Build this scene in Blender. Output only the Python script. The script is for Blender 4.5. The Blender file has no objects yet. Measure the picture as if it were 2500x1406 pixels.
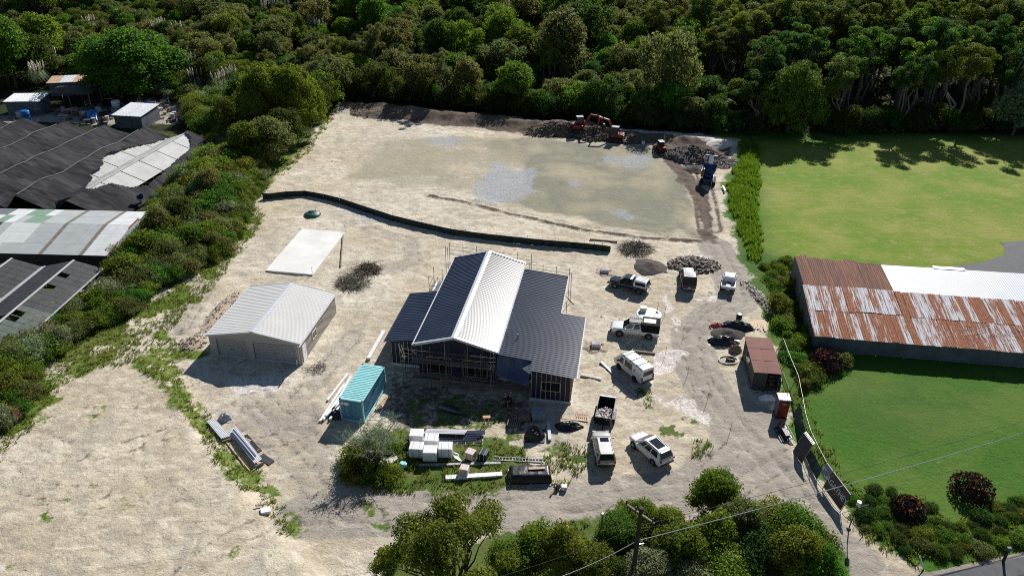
import bpy, bmesh, math, random
import numpy as np
from mathutils import Vector, Matrix
random.seed(7)
rng = np.random.default_rng(7)
SC = bpy.context.scene
COL = SC.collection
R = math.radians

# ------------------------------------------------------------------ camera, sky, sun, exposure
CAM_F, CAM_PITCH, CAM_H, CAM_ROLL = 1907.2, 0.5158, 49.789, 0.0123
_c, _s = math.cos(CAM_PITCH), math.sin(CAM_PITCH)
_fw = np.array([0, _c, -_s]); _up = np.array([0, _s, _c]); _r = np.array([1.0, 0, 0])
_r2 = _r * math.cos(CAM_ROLL) + _up * math.sin(CAM_ROLL)
_u2 = -_r * math.sin(CAM_ROLL) + _up * math.cos(CAM_ROLL)
cam_data = bpy.data.cameras.new('camera')
cam_data.sensor_width = 36.0
cam_data.lens = CAM_F / 2500 * 36.0
cam_data.clip_end = 3000
cam_data.clip_start = 0.5
cam = bpy.data.objects.new('camera', cam_data)
COL.objects.link(cam)
mw = Matrix.Identity(4)
for i in range(3):
    mw[i][0] = _r2[i]; mw[i][1] = _u2[i]; mw[i][2] = -_fw[i]
mw[2][3] = CAM_H
cam.matrix_world = mw
SC.camera = cam

SUN_AZ, SUN_EL = R(25.0), R(34.8)
world = bpy.data.worlds.new('World'); SC.world = world; world.use_nodes = True
wn = world.node_tree.nodes; wl = world.node_tree.links
bg = wn.get('Background') or wn.new('ShaderNodeBackground')
sky = wn.new('ShaderNodeTexSky'); sky.sky_type = 'NISHITA'; sky.sun_disc = False
sky.sun_elevation = SUN_EL; sky.sun_rotation = SUN_AZ; sky.air_density = 1.0; sky.dust_density = 0.2; sky.altitude = 600
wl.new(sky.outputs[0], bg.inputs[0]); bg.inputs[1].default_value = 0.05
sun_d = bpy.data.lights.new('sun', 'SUN'); sun_d.energy = 4.9; sun_d.angle = R(0.53); sun_d.color = (1.0, 0.965, 0.905)
sun = bpy.data.objects.new('sun', sun_d); COL.objects.link(sun)
sdir = Vector((-math.sin(SUN_AZ) * math.cos(SUN_EL), -math.cos(SUN_AZ) * math.cos(SUN_EL), -math.sin(SUN_EL)))
sun.rotation_euler = sdir.to_track_quat('-Z', 'Y').to_euler(); sun.location = (0, 0, 80)
SC.view_settings.view_transform = 'Standard'; SC.view_settings.look = 'None'
SC.view_settings.exposure = 0.47; SC.view_settings.gamma = 1.0; SC.view_settings.use_curve_mapping = False
SC.cycles.filter_width = 1.0; SC.cycles.use_denoising = False

# ------------------------------------------------------------------ photo point -> place on the ground
def P(u, v, z=0.0):
    d = _fw + _r2 * (u - 1250) / CAM_F - _u2 * (v - 703) / CAM_F
    t = (z - CAM_H) / d[2]
    return Vector((d[0] * t, d[1] * t, z))
def heading(a, b, z=0.0):
    A, B = P(*a, z), P(*b, z)
    return math.atan2(B.y - A.y, B.x - A.x)

# ------------------------------------------------------------------ noise
_tab = rng.random((256, 256))
def vnoise(x, y):
    x = np.asarray(x, float); y = np.asarray(y, float)
    xi = np.floor(x).astype(int); yi = np.floor(y).astype(int)
    fx = x - xi; fy = y - yi
    fx = fx * fx * (3 - 2 * fx); fy = fy * fy * (3 - 2 * fy)
    a = _tab[xi & 255, yi & 255]; b = _tab[(xi + 1) & 255, yi & 255]
    c = _tab[xi & 255, (yi + 1) & 255]; d = _tab[(xi + 1) & 255, (yi + 1) & 255]
    return (a * (1 - fx) + b * fx) * (1 - fy) + (c * (1 - fx) + d * fx) * fy
def fbm(x, y, o=4):
    s = 0; a = .5; n = 0
    for i in range(o):
        s = s + a * vnoise(x * 2 ** i + 17 * i, y * 2 ** i + 31 * i); n += a; a *= .5
    return s / n
_tl = _tab.tolist()
def snoise(x, y):
    xi = math.floor(x); yi = math.floor(y); fx = x - xi; fy = y - yi; fx = fx * fx * (3 - 2 * fx); fy = fy * fy * (3 - 2 * fy)
    r0 = _tl[xi & 255]; r1 = _tl[(xi + 1) & 255]; j = yi & 255; k = (yi + 1) & 255
    return (r0[j] * (1 - fx) + r1[j] * fx) * (1 - fy) + (r0[k] * (1 - fx) + r1[k] * fx) * fy
def sfbm(x, y, o=4):
    s = 0.0; a = .5; n = 0.0
    for i in range(o): s += a * snoise(x * 2 ** i + 17 * i, y * 2 ** i + 31 * i); n += a; a *= .5
    return s / n
def smooth(a, b, x):
    t = np.clip((np.asarray(x, float) - a) / (b - a), 0, 1)
    return t * t * (3 - 2 * t)
def wpoly(px, z=0.0):
    return np.array([P(u, v, z)[:2] for u, v in px])
def seg_dist(x, y, pts, closed=False):
    best = np.full(np.shape(x), 1e9)
    n = len(pts)
    for i in range(n if closed else n - 1):
        a = pts[i]; b = pts[(i + 1) % n]; dx, dy = b - a
        L = dx * dx + dy * dy + 1e-9
        t = np.clip(((x - a[0]) * dx + (y - a[1]) * dy) / L, 0, 1)
        best = np.minimum(best, np.hypot(x - a[0] - t * dx, y - a[1] - t * dy))
    return best
def inside(x, y, pts):
    r = np.zeros(np.shape(x), bool); n = len(pts)
    for i in range(n):
        a = pts[i]; b = pts[(i + 1) % n]
        c = ((a[1] > y) != (b[1] > y)) & (x < (b[0] - a[0]) * (y - a[1]) / (b[1] - a[1] + 1e-12) + a[0])
        r ^= c
    return r
def sdf(x, y, pts):
    d = seg_dist(x, y, pts, True)
    return np.where(inside(x, y, pts), d, -d)

# ------------------------------------------------------------------ terrain height
BANK = wpoly([(380, 840), (440, 930), (500, 1050), (600, 1170), (680, 1270), (740, 1340), (800, 1420)])
BERM = wpoly([(835, 268), (930, 268), (1050, 285), (1200, 300), (1330, 312), (1420, 318)])
BERM2 = wpoly([(1420, 318), (1560, 335), (1700, 345), (1790, 355)])
DITCH = wpoly([(1050, 478), (1130, 492), (1250, 522), (1400, 556), (1550, 578), (1700, 587), (1745, 588)])
def side_of_bank(x, y):
    d = seg_dist(x, y, BANK)
    # left of the polyline (towards -x) is the raised lot
    xi = np.interp(y, BANK[::-1, 1], BANK[::-1, 0])
    return np.where(x < xi, d, -d)
def gz(x, y):
    x = np.asarray(x, float); y = np.asarray(y, float)
    z = np.where(y > 178, (np.maximum(y - 178, 0)) * 0.105, 0.0)
    z = z + 14 * smooth(260, 420, y)
    lot = smooth(-0.7, 1.6, side_of_bank(x, y)) * smooth(84, 72, y)
    z = z + 0.55 * lot
    near = smooth(190, 170, y)
    b = np.exp(-(seg_dist(x, y, BERM) / 2.6) ** 2) * 1.3 + np.exp(-(seg_dist(x, y, BERM2) / 2.2) ** 2) * 0.75
    z = z + b * near * (0.65 + 0.7 * fbm(x * .45, y * .45, 3))
    dd = seg_dist(x, y, DITCH)
    z = z + np.exp(-(dd / .45) ** 2) * .22 * vnoise(x * .9, y * .9) - np.exp(-((dd - .7) / .4) ** 2) * .10
    return z
def relief(x, y):
    return (fbm(x * .35, y * .35, 4) - .5) * .24 + (fbm(x * 1.1 + 40, y * 1.1, 3) - .5) * .17
_hx, _hy = np.arange(-215, 225, .5), np.arange(30, 300, .5)
_hm = gz(*np.meshgrid(_hx, _hy)).tolist()
def H0(x, y):
    i = min(max((x + 215) * 2, 0), len(_hx) - 2.001); j = min(max((y - 30) * 2, 0), len(_hy) - 2.001); a, b = int(i), int(j); u, v = i - a, j - b
    return (_hm[b][a] * (1 - u) + _hm[b][a + 1] * u) * (1 - v) + (_hm[b + 1][a] * (1 - u) + _hm[b + 1][a + 1] * u) * v
def PT(u, v):
    z = 0.0
    for i in range(25):
        p = P(u, v, z); z = .5 * z + .5 * H0(p.x, p.y)
    p = P(u, v, z); p.z = z
    return p

# ------------------------------------------------------------------ mesh helpers
class MB:
    def __init__(s): s.v = []; s.f = []
    def add(s, vs, fs):
        n = len(s.v); s.v += [tuple(p) for p in vs]; s.f += [tuple(i + n for i in f) for f in fs]; return s
    def box(s, c, size, rz=0, M=None, taper=1.0):
        x, y, z = [a / 2 for a in size]; t = taper
        vs = [(-x, -y, -z), (x, -y, -z), (x, y, -z), (-x, y, -z), (-x * t, -y * t, z), (x * t, -y * t, z), (x * t, y * t, z), (-x * t, y * t, z)]
        m = M if M else Matrix.Rotation(rz, 4, 'Z')
        vs = [m @ Vector(p) + Vector(c) for p in vs]
        return s.add(vs, [(3, 2, 1, 0), (4, 5, 6, 7), (0, 1, 5, 4), (1, 2, 6, 5), (2, 3, 7, 6), (3, 0, 4, 7)])
    def tube(s, a, b, r0, r1=None, n=8, caps=True):
        r1 = r0 if r1 is None else r1; a = Vector(a); b = Vector(b); d = (b - a)
        if d.length < 1e-6: return s
        q = d.to_track_quat('Z', 'Y')
        vs = []
        for p, r in ((a, r0), (b, r1)):
            for i in range(n):
                t = 2 * math.pi * i / n; vs.append(p + q @ Vector((r * math.cos(t), r * math.sin(t), 0)))
        fs = [(i, (i + 1) % n, n + (i + 1) % n, n + i) for i in range(n)]
        if caps: fs += [tuple(range(n - 1, -1, -1)), tuple(range(n, 2 * n))]
        return s.add(vs, fs)
    def bar(s, a, b, w, h):
        a = Vector(a); b = Vector(b); d = b - a; q = d.to_track_quat('X', 'Z')
        M = q.to_matrix().to_4x4()
        return s.box((a + b) / 2, (d.length, w, h), M=M)
    def path(s, pts, r, n=6):
        for a, b in zip(pts[:-1], pts[1:]): s.tube(a, b, r, r, n)
        return s
    def prism(s, poly, z0, z1):
        n = len(poly); vs = [(p[0], p[1], z0) for p in poly] + [(p[0], p[1], z1) for p in poly]
        return s.add(vs, [tuple(range(n - 1, -1, -1)), tuple(range(n, 2 * n))] + [(i, (i + 1) % n, n + (i + 1) % n, n + i) for i in range(n)])
    def loft(s, rings, caps=True, closed=True):
        n = len(rings[0]); vs = [p for r in rings for p in r]; fs = []
        for k in range(len(rings) - 1):
            for i in range(n if closed else n - 1):
                j = (i + 1) % n; fs.append((k * n + i, k * n + j, (k + 1) * n + j, (k + 1) * n + i))
        if caps: fs += [tuple(range(n - 1, -1, -1)), tuple(range((len(rings) - 1) * n, len(rings) * n))]
        return s.add(vs, fs)
    def slab(s, q, off, th=.012):
        a, b, c, d = [Vector(p) for p in q]; n = (b - a).cross(d - a)
        n = n.normalized() if n.length > 1e-9 else Vector((0, 0, 1))
        lo = [p + n * (off - th) for p in (a, b, c, d)]; hi = [p + n * off for p in (a, b, c, d)]
        return s.add(lo + hi, [(3, 2, 1, 0), (4, 5, 6, 7), (0, 1, 5, 4), (1, 2, 6, 5), (2, 3, 7, 6), (3, 0, 4, 7)])
    def corr(s, q, pitch, amp, kind='trap', rows=1, both=True):
        """corrugated sheet on the quad a,b,c,d: ribs repeat from a to b, run from a to d"""
        a, b, c, d = [Vector(p) for p in q]; L = (b - a).length; n = max(1, int(round(L / pitch)))
        nr = (b - a).cross(d - a).normalized()
        if kind == 'trap': prof = [(0, 0), (.66, 0), (.73, 1), (.93, 1)]
        else: prof = [(0, 0), (1 / 6, .25), (2 / 6, .75), (3 / 6, 1), (4 / 6, .75), (5 / 6, .25)]
        us = [((k + t) / n, h) for k in range(n) for t, h in prof] + [(1.0, 0)]
        vs = []
        for r in range(rows + 1):
            t = r / rows
            for u, h in us:
                p = (a * (1 - u) + b * u) * (1 - t) + (d * (1 - u) + c * u) * t
                vs.append(p + nr * (h * amp))
        m = len(us); fs = [(r * m + i, r * m + i + 1, (r + 1) * m + i + 1, (r + 1) * m + i) for r in range(rows) for i in range(m - 1)]
        return s.add(vs, fs)
    def mesh(s, name, smooth_=False):
        me = bpy.data.meshes.new(name); me.from_pydata(s.v, [], s.f)
        if smooth_: me.polygons.foreach_set('use_smooth', [True] * len(me.polygons))
        me.update(); return me

def obj(name, mb, mat, parent=None, smooth_=False, bevel=0.0, label=None):
    me = mb.mesh(name, smooth_) if isinstance(mb, MB) else mb
    if mat is not None and not len(me.materials): me.materials.append(mat)
    o = bpy.data.objects.new(name, me); COL.objects.link(o)
    if parent is not None: o.parent = parent
    if bevel:
        b = o.modifiers.new('bevel', 'BEVEL'); b.width = bevel; b.segments = 2; b.limit_method = 'ANGLE'
    if label: o['label'] = label
    return o
def tag(o, label=None, cat=None, group=None, kind=None):
    if label: o['label'] = label
    if cat: o['category'] = cat
    if group: o['group'] = group
    if kind: o['kind'] = kind
    return o
def thing(name, label, cat, loc=(0, 0, 0), rz=0, group=None):
    o = bpy.data.objects.new(name, None); COL.objects.link(o); o.location = loc; o.rotation_euler = (0, 0, rz)
    o.empty_display_size = .3
    return tag(o, label, cat, group)
def copy_tree(o, parent=None):
    c = o.copy(); COL.objects.link(c); c.parent = parent
    for ch in o.children: copy_tree(ch, c)
    return c

# ------------------------------------------------------------------ materials
MATS = {}
def mat(name, col, rough=.6, metal=0.0, var=.15, scale=2.0, bump=0.0, bscale=None, spec=.5, objvar=0.0, col2=None, coat=0.0):
    if name in MATS: return MATS[name]
    m = bpy.data.materials.new(name); m.use_nodes = True; nt = m.node_tree; N = nt.nodes; L = nt.links
    b = N['Principled BSDF']; b.inputs['Roughness'].default_value = rough; b.inputs['Metallic'].default_value = metal
    b.inputs['Specular IOR Level'].default_value = spec
    if coat: b.inputs['Coat Weight'].default_value = coat; b.inputs['Coat Roughness'].default_value = .06
    tc = N.new('ShaderNodeTexCoord'); no = N.new('ShaderNodeTexNoise'); no.inputs['Scale'].default_value = scale
    no.inputs['Detail'].default_value = 6; no.inputs['Roughness'].default_value = .65
    L.new(tc.outputs['Object'], no.inputs['Vector'])
    rp = N.new('ShaderNodeValToRGB'); rp.color_ramp.elements[0].position = .3; rp.color_ramp.elements[1].position = .7
    c1 = [max(0, c * (1 - var)) for c in col]; c2 = [min(1, c * (1 + var)) for c in (col2 or col)]
    if col2: c1 = list(col); c2 = list(col2)
    rp.color_ramp.elements[0].color = (*c1, 1); rp.color_ramp.elements[1].color = (*c2, 1)
    L.new(no.outputs['Fac'], rp.inputs[0]); out = rp.outputs[0]
    if objvar:
        oi = N.new('ShaderNodeObjectInfo'); hs = N.new('ShaderNodeHueSaturation'); mr = N.new('ShaderNodeMapRange')
        mr.inputs[3].default_value = 1 - objvar; mr.inputs[4].default_value = 1 + objvar
        L.new(oi.outputs['Random'], mr.inputs[0]); L.new(mr.outputs[0], hs.inputs['Value']); L.new(out, hs.inputs['Color']); out = hs.outputs[0]
    L.new(out, b.inputs['Base Color'])
    if bump:
        n2 = N.new('ShaderNodeTexNoise'); n2.inputs['Scale'].default_value = bscale or scale * 6; n2.inputs['Detail'].default_value = 4
        L.new(tc.outputs['Object'], n2.inputs['Vector'])
        bp = N.new('ShaderNodeBump'); bp.inputs['Strength'].default_value = bump; bp.inputs['Distance'].default_value = .05
        L.new(n2.outputs['Fac'], bp.inputs['Height']); L.new(bp.outputs[0], b.inputs['Normal'])
    MATS[name] = m; return m
def leafmat(name, c1, c2, trans=.50, objvar=.17, huevar=.035):
    if name in MATS: return MATS[name]
    m = bpy.data.materials.new(name); m.use_nodes = True; nt = m.node_tree; N = nt.nodes; L = nt.links
    for n in list(N): N.remove(n)
    out = N.new('ShaderNodeOutputMaterial')
    tc = N.new('ShaderNodeTexCoord'); no = N.new('ShaderNodeTexNoise'); no.inputs['Scale'].default_value = .9; no.inputs['Detail'].default_value = 5
    no.inputs['Roughness'].default_value = .7
    L.new(tc.outputs['Object'], no.inputs['Vector'])
    rp = N.new('ShaderNodeValToRGB'); rp.color_ramp.elements[0].position = .32; rp.color_ramp.elements[1].position = .68
    rp.color_ramp.elements[0].color = (*c1, 1); rp.color_ramp.elements[1].color = (*c2, 1); L.new(no.outputs['Fac'], rp.inputs[0])
    oi = N.new('ShaderNodeObjectInfo'); hs = N.new('ShaderNodeHueSaturation')
    mr = N.new('ShaderNodeMapRange'); mr.inputs[3].default_value = 1 - objvar; mr.inputs[4].default_value = 1 + objvar * 1.3
    mh = N.new('ShaderNodeMapRange'); mh.inputs[3].default_value = .5 - huevar; mh.inputs[4].default_value = .5 + huevar
    ml = N.new('ShaderNodeMath'); ml.operation = 'MULTIPLY'; ml.inputs[1].default_value = 7.13
    fr = N.new('ShaderNodeMath'); fr.operation = 'FRACT'
    L.new(oi.outputs['Random'], mr.inputs[0]); L.new(oi.outputs['Random'], ml.inputs[0]); L.new(ml.outputs[0], fr.inputs[0]); L.new(fr.outputs[0], mh.inputs[0])
    L.new(mr.outputs[0], hs.inputs['Value']); L.new(mh.outputs[0], hs.inputs['Hue']); L.new(rp.outputs[0], hs.inputs['Color'])
    pb = N.new('ShaderNodeBsdfPrincipled'); pb.inputs['Roughness'].default_value = .65; pb.inputs['Specular IOR Level'].default_value = .12
    tr = N.new('ShaderNodeBsdfTranslucent'); mx = N.new('ShaderNodeMixShader'); mx.inputs[0].default_value = trans
    tg = N.new('ShaderNodeHueSaturation'); tg.inputs['Hue'].default_value = .485; tg.inputs['Saturation'].default_value = 1.05; tg.inputs['Value'].default_value = 1.5
    L.new(hs.outputs[0], pb.inputs['Base Color']); L.new(hs.outputs[0], tg.inputs['Color']); L.new(tg.outputs[0], tr.inputs['Color'])
    L.new(pb.outputs[0], mx.inputs[1]); L.new(tr.outputs[0], mx.inputs[2]); L.new(mx.outputs[0], out.inputs[0])
    MATS[name] = m; return m
# ------------------------------------------------------------------ ground
SITE = wpoly([(-200, 1260), (0, 1150), (50, 1085), (110, 1010), (180, 945), (240, 905), (330, 893), (430, 885), (500, 865), (455, 850), (400, 822), (440, 775), (500, 715),
              (560, 650), (612, 590), (642, 540), (612, 505), (640, 470), (690, 420), (740, 365), (790, 300), (825, 268), (860, 256), (950, 256), (1060, 268), (1250, 288),
              (1400, 303), (1560, 318), (1700, 328), (1805, 342), (1790, 400), (1762, 450), (1772, 520), (1800, 600), (1826, 660), (1846, 740), (1875, 800), (1893, 870),
              (1905, 960), (1925, 1050), (1985, 1140), (2050, 1235), (2085, 1290), (2150, 1335), (2240, 1385), (2290, 1430), (2060, 1430), (2075, 1360), (2010, 1290),
              (1920, 1262), (1800, 1275), (1700, 1280), (1640, 1240), (1560, 1235), (1480, 1265), (1400, 1280), (1300, 1290), (1230, 1312), (1000, 1330), (920, 1340),
              (940, 1420), (940, 1520), (-300, 1520)])
LAWN_FAR = wpoly([(1850, 346), (2800, 346), (2800, 700), (1930, 640), (1865, 600)])
VERGE_GRASS = wpoly([(320, 885), (400, 870), (440, 900), (475, 985), (520, 1055), (585, 1110), (640, 1170), (700, 1240), (735, 1300), (715, 1310), (640, 1215), (560, 1165), (500, 1085), (440, 1010), (395, 945), (330, 905)])
MOUND = wpoly([(838, 1165), (850, 1110), (905, 1060), (985, 1050), (1080, 1078), (1200, 1070), (1290, 1080), (1300, 1120), (1290, 1180), (1200, 1205), (1060, 1203), (950, 1205), (870, 1195)])
SHADY_GRASS = wpoly([(990, 975), (1100, 965), (1230, 990), (1230, 1040), (1290, 1060), (1400, 1075), (1390, 1120), (1330, 1125), (1250, 1095), (1150, 1060), (1000, 1050)])
PATCHES = [wpoly(p) for p in ([(1555, 940), (1585, 955), (1590, 1000), (1560, 995)], [(1620, 1010), (1690, 1030), (1680, 1075), (1620, 1060)], [(1690, 1080), (1740, 1075), (1735, 1110), (1690, 1115)],
                              [(1720, 670), (1745, 690), (1735, 715), (1715, 700)], [(1830, 830), (1850, 900), (1835, 930), (1800, 880)], [(880, 1230), (940, 1235), (930, 1290), (890, 1280)],
                              [(200, 1010), (260, 1000), (240, 1050)], [(90, 1230), (150, 1240), (120, 1290)], [(1390, 1120), (1450, 1100), (1440, 1150)], [(600, 1140), (680, 1180), (700, 1260), (640, 1200)])]
PAD = wpoly([(1180, 345), (1320, 335), (1480, 350), (1590, 350), (1625, 395), (1665, 460), (1700, 520), (1720, 582), (1600, 568), (1440, 548), (1300, 515), (1240, 480), (1260, 420)])
PADSOFT = wpoly([(900, 330), (1200, 330), (1590, 350), (1720, 582), (1440, 548), (1100, 475), (820, 440)])
BLUE = [wpoly(p) for p in ([(1165, 450), (1185, 420), (1220, 395), (1250, 415), (1310, 405), (1305, 470), (1280, 490), (1200, 500), (1150, 490)], [(1040, 335), (1100, 330), (1160, 345), (1100, 360), (1050, 352)],
                           [(1450, 375), (1530, 378), (1560, 368), (1595, 385), (1590, 410), (1560, 412), (1470, 400)], [(1480, 515), (1520, 505), (1560, 520), (1550, 540), (1490, 540)], [(1380, 440), (1440, 450), (1400, 465)],
                           [(825, 520), (870, 505), (960, 540), (880, 545)], [(1450, 560), (1540, 565), (1580, 580), (1470, 575)])]
MUD = [wpoly(p) for p in ([(825, 270), (860, 254), (960, 254), (1100, 270), (1300, 292), (1430, 305), (1440, 318), (1600, 332), (1790, 352), (1780, 372), (1700, 372), (1640, 362), (1590, 352), (1480, 350), (1320, 335), (1180, 315), (1050, 305), (960, 290), (900, 278)],
                          [(1600, 362), (1640, 360), (1690, 440), (1730, 470), (1745, 585), (1715, 590), (1700, 500), (1660, 440)], [(1640, 350), (1780, 362), (1760, 410), (1690, 400)])]
PALEBACK = wpoly([(1440, 303), (1560, 316), (1700, 330), (1800, 345), (1785, 360), (1740, 358), (1680, 340), (1560, 326), (1440, 312)])
DRIVE = wpoly([(1750, 1010), (1800, 960), (1870, 1000), (1905, 1060), (1960, 1150), (2040, 1240), (2090, 1300), (2160, 1345), (2290, 1430), (2060, 1430), (2060, 1350), (2000, 1280), (1900, 1250), (1700, 1262), (1500, 1245), (1250, 1290), (1200, 1260), (1400, 1230), (1640, 1180), (1740, 1110)])
DRIVE2 = wpoly([(560, 960), (640, 1000), (800, 1000), (820, 1080), (720, 1090), (640, 1060), (580, 1010)])
LIME = [wpoly(p) for p in ([(1635, 985), (1665, 960), (1700, 990), (1755, 1050), (1740, 1058), (1690, 1020)], [(1600, 860), (1650, 845), (1680, 860), (1640, 900), (1595, 920), (1600, 960), (1640, 985), (1625, 1000), (1590, 970), (1585, 920)],
                           [(1625, 720), (1645, 760), (1660, 790), (1655, 810), (1640, 780), (1618, 735)], [(1640, 630), (1720, 615), (1740, 640), (1700, 650)], [(560, 925), (700, 925), (690, 950), (580, 965)], [(1700, 730), (1750, 725), (1745, 735), (1705, 738)])]
TRACKS = [wpoly(p) for p in ([(1745, 600), (1790, 690), (1800, 740), (1740, 770), (1690, 820), (1700, 900), (1760, 990), (1850, 1100), (1960, 1230)], [(1690, 735), (1760, 730), (1690, 800), (1680, 860), (1720, 960)],
                             [(1700, 380), (1730, 480), (1745, 560)], [(1660, 400), (1710, 490), (1722, 570)], [(560, 1000), (700, 1110), (800, 1230)], [(620, 960), (770, 1090), (860, 1230)], [(480, 700), (420, 810)], [(500, 705), (440, 805)],
                             [(740, 1260), (1000, 1250), (1400, 1230), (1700, 1190), (1800, 1080)], [(860, 820), (790, 910), (720, 980)], [(900, 560), (1000, 590), (1010, 640), (930, 660)])]
_rt = random.Random(12)
for _k in range(22):
    _c = P(_rt.uniform(150, 1750), _rt.uniform(300, 1300)); _a = _rt.uniform(0, 6.3); _cv = _rt.uniform(-.09, .09); _pts = []
    for _i in range(9): _pts.append((_c.x, _c.y)); _c = _c + Vector((math.cos(_a), math.sin(_a), 0)) * 2.2; _a += _cv * 2.2
    TRACKS.append(np.array(_pts))
SHEET_ASPHALT = [[(2440, 592), (2452, 600), (2452, 622), (2400, 640), (2330, 650), (2290, 656), (2600, 700), (2800, 700), (2800, 590), (2500, 588)],
                 [(2180, 1430), (2250, 1410), (2500, 1358), (2800, 1290), (2900, 1600), (2000, 1600)]]

HOUSE_SHADE_MUD = wpoly([(950, 915), (1080, 945), (1230, 975), (1300, 990), (1310, 1050), (1240, 1050), (1180, 1030), (1090, 1045), (990, 1050), (940, 985)])
YARDP = wpoly([(-60, 292), (30, 282), (120, 280), (180, 262), (275, 268), (330, 248), (400, 243), (470, 255), (462, 302), (385, 302), (265, 308), (100, 300), (-60, 302)])
def maskp(x, y, poly, soft=.8, amp=1.2, sc=.5):
    return smooth(-soft, soft, sdf(x, y, poly) + (fbm(x * sc + 9, y * sc + 3, 3) - .5) * 2 * amp)

def build_ground():
    xs = np.concatenate([-62 - np.geomspace(1, 900, 34)[::-1], np.arange(-62, 62.01, .3), 62 + np.geomspace(1, 900, 34)])
    ya = [36.0]; st = .22
    while ya[-1] < 174: ya.append(ya[-1] + st); st = min(.5, st + .0006)
    ys = np.concatenate([36 - np.geomspace(.6, 130, 18)[::-1], np.array(ya), ya[-1] + np.geomspace(.8, 900, 60)])
    X, Y = np.meshgrid(xs, ys); x = X.ravel(); y = Y.ravel()
    site = maskp(x, y, SITE, .9, 1.3, .35)
    z = gz(x, y)
    rl = relief(x, y)
    pad = maskp(x, y, PADSOFT, 2.0, 1.0)
    for k_, t in enumerate(TRACKS):
        d = seg_dist(x, y, t)
        w = .9; dk = 1.0 if k_ in (0, 2, 3) else .35
        rut = np.exp(-((np.abs(d - w)) / .28) ** 2)
        z = z - dk * rut * .10 * site + np.exp(-((np.abs(d - w - .45)) / .25) ** 2) * .035 * dk * site
    mud = np.zeros_like(x)
    for p in MUD: mud = np.maximum(mud, maskp(x, y, p, .8, 1.0, .5))
    dd = seg_dist(x, y, DITCH)
    mud = np.maximum(mud, np.exp(-(dd / .6) ** 2) * (.65 + .35 * smooth(.3, .5, fbm(x * .5, y * .5, 2))))
    for t in TRACKS[2:4]:
        mud = np.maximum(mud, np.exp(-((np.abs(seg_dist(x, y, t) - .9)) / .4) ** 2) * .8)
    for t in TRACKS: mud = np.maximum(mud, np.exp(-((np.abs(seg_dist(x, y, t) - .9)) / .26) ** 2) * .46)
    mud = np.maximum(mud, .62 * maskp(x, y, HOUSE_SHADE_MUD, 1.5, 1.5, .4))  # mud colour painted over the house's cast shadow to deepen it
    houses = smooth(-.2, .6, np.maximum(sdf(x, y, wpoly([(510, 865), (740, 892), (826, 763), (640, 740)])), sdf(x, y, wpoly([(940, 900), (1400, 990), (1420, 850), (1380, 740), (1150, 720)]))))
    near = smooth(182, 165, y) * smooth(70, 60, np.abs(x))
    z = z + rl * np.clip(site, .25, 1) * (1 - .75 * pad * (1 - mud)) * (1 - houses) * near * (1 + 1.2 * mud)
    sh = [sdf(x, y, wpoly(p)) for p in SHEET_ASPHALT]
    z = np.where(np.maximum(*sh) > -1.0, z * (1 - smooth(-1, 0, np.maximum(*sh))) - .03 * smooth(-1, 0, np.maximum(*sh)), z)
    blue = np.zeros_like(x)
    for i, p in enumerate(BLUE): blue = np.maximum(blue, (1.0 if i == 0 else .72) * maskp(x, y, p, 1.4, 1.6, .5))
    olive = np.maximum(maskp(x, y, PAD, 4.0, 4.0, .12), .52 * maskp(x, y, PADSOFT, 3, 3, .15))
    grass = 1 - site
    pt = fbm(x * .9, y * .9, 4)
    thin = smooth(-14, -20, x) * smooth(112, 100, y); grass = grass * (1 - thin * .8 * smooth(.54, .42, fbm(x * .5 + 3, y * .5, 4)))
    for p, w in ((VERGE_GRASS, .82), (MOUND, .9), (SHADY_GRASS, .7)):
        grass = np.maximum(grass, maskp(x, y, p, .7, 1.4, .6) * w * smooth(.30, .5, pt + (w - .7)))
    for p in PATCHES: grass = np.maximum(grass, maskp(x, y, p, .9, 1.0, .8) * smooth(.38, .56, pt))
    # sparse weeds over the raised lot and the open ground by the garage
    lot = smooth(.5, 3, side_of_bank(x, y)) * smooth(76, 66, y)
    grass = np.maximum(grass, lot * smooth(.64, .80, fbm(x * .55 + 50, y * .55, 4)) * .6)
    yard = maskp(x, y, YARDP, 1.0, 1.5, .4)
    grass = grass * (1 - .75 * yard)
    lawn = np.maximum(maskp(x, y, LAWN_FAR, 3, 2.5, .2), .38 * smooth(-8, -12, x) * smooth(150, 140, y))
    drive = np.maximum(maskp(x, y, DRIVE, 1.6, 2.2, .3), .6 * maskp(x, y, DRIVE2, 1.6, 2.0, .3))
    drive = np.maximum(drive, yard)
    for k_, t in enumerate(TRACKS[:11]): drive = np.maximum(drive, (.85 * smooth(3.4, 1.8, seg_dist(x, y, t)) if k_ in (0, 8) else .5 * smooth(2.2, 1.2, seg_dist(x, y, t))))
    lime = np.zeros_like(x)
    for p in LIME: lime = np.maximum(lime, maskp(x, y, p, .5, 1.0, .9))
    lime = np.maximum(lime, maskp(x, y, PALEBACK, .6, .8, .5))
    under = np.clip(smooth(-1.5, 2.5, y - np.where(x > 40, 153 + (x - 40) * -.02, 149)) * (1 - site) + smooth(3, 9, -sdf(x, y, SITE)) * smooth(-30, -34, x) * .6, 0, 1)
    nx = len(xs); ny = len(ys)
    idx = np.arange(nx * ny).reshape(ny, nx)
    f = np.stack([idx[:-1, :-1], idx[:-1, 1:], idx[1:, 1:], idx[1:, :-1]], -1).reshape(-1, 4)
    me = bpy.data.meshes.new('ground')
    me.vertices.add(nx * ny); me.vertices.foreach_set('co', np.stack([x, y, z], -1).astype(np.float32).ravel())
    me.loops.add(f.size); me.loops.foreach_set('vertex_index', f.astype(np.int32).ravel())
    me.polygons.add(len(f)); me.polygons.foreach_set('loop_start', (np.arange(len(f)) * 4).astype(np.int32))
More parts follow.
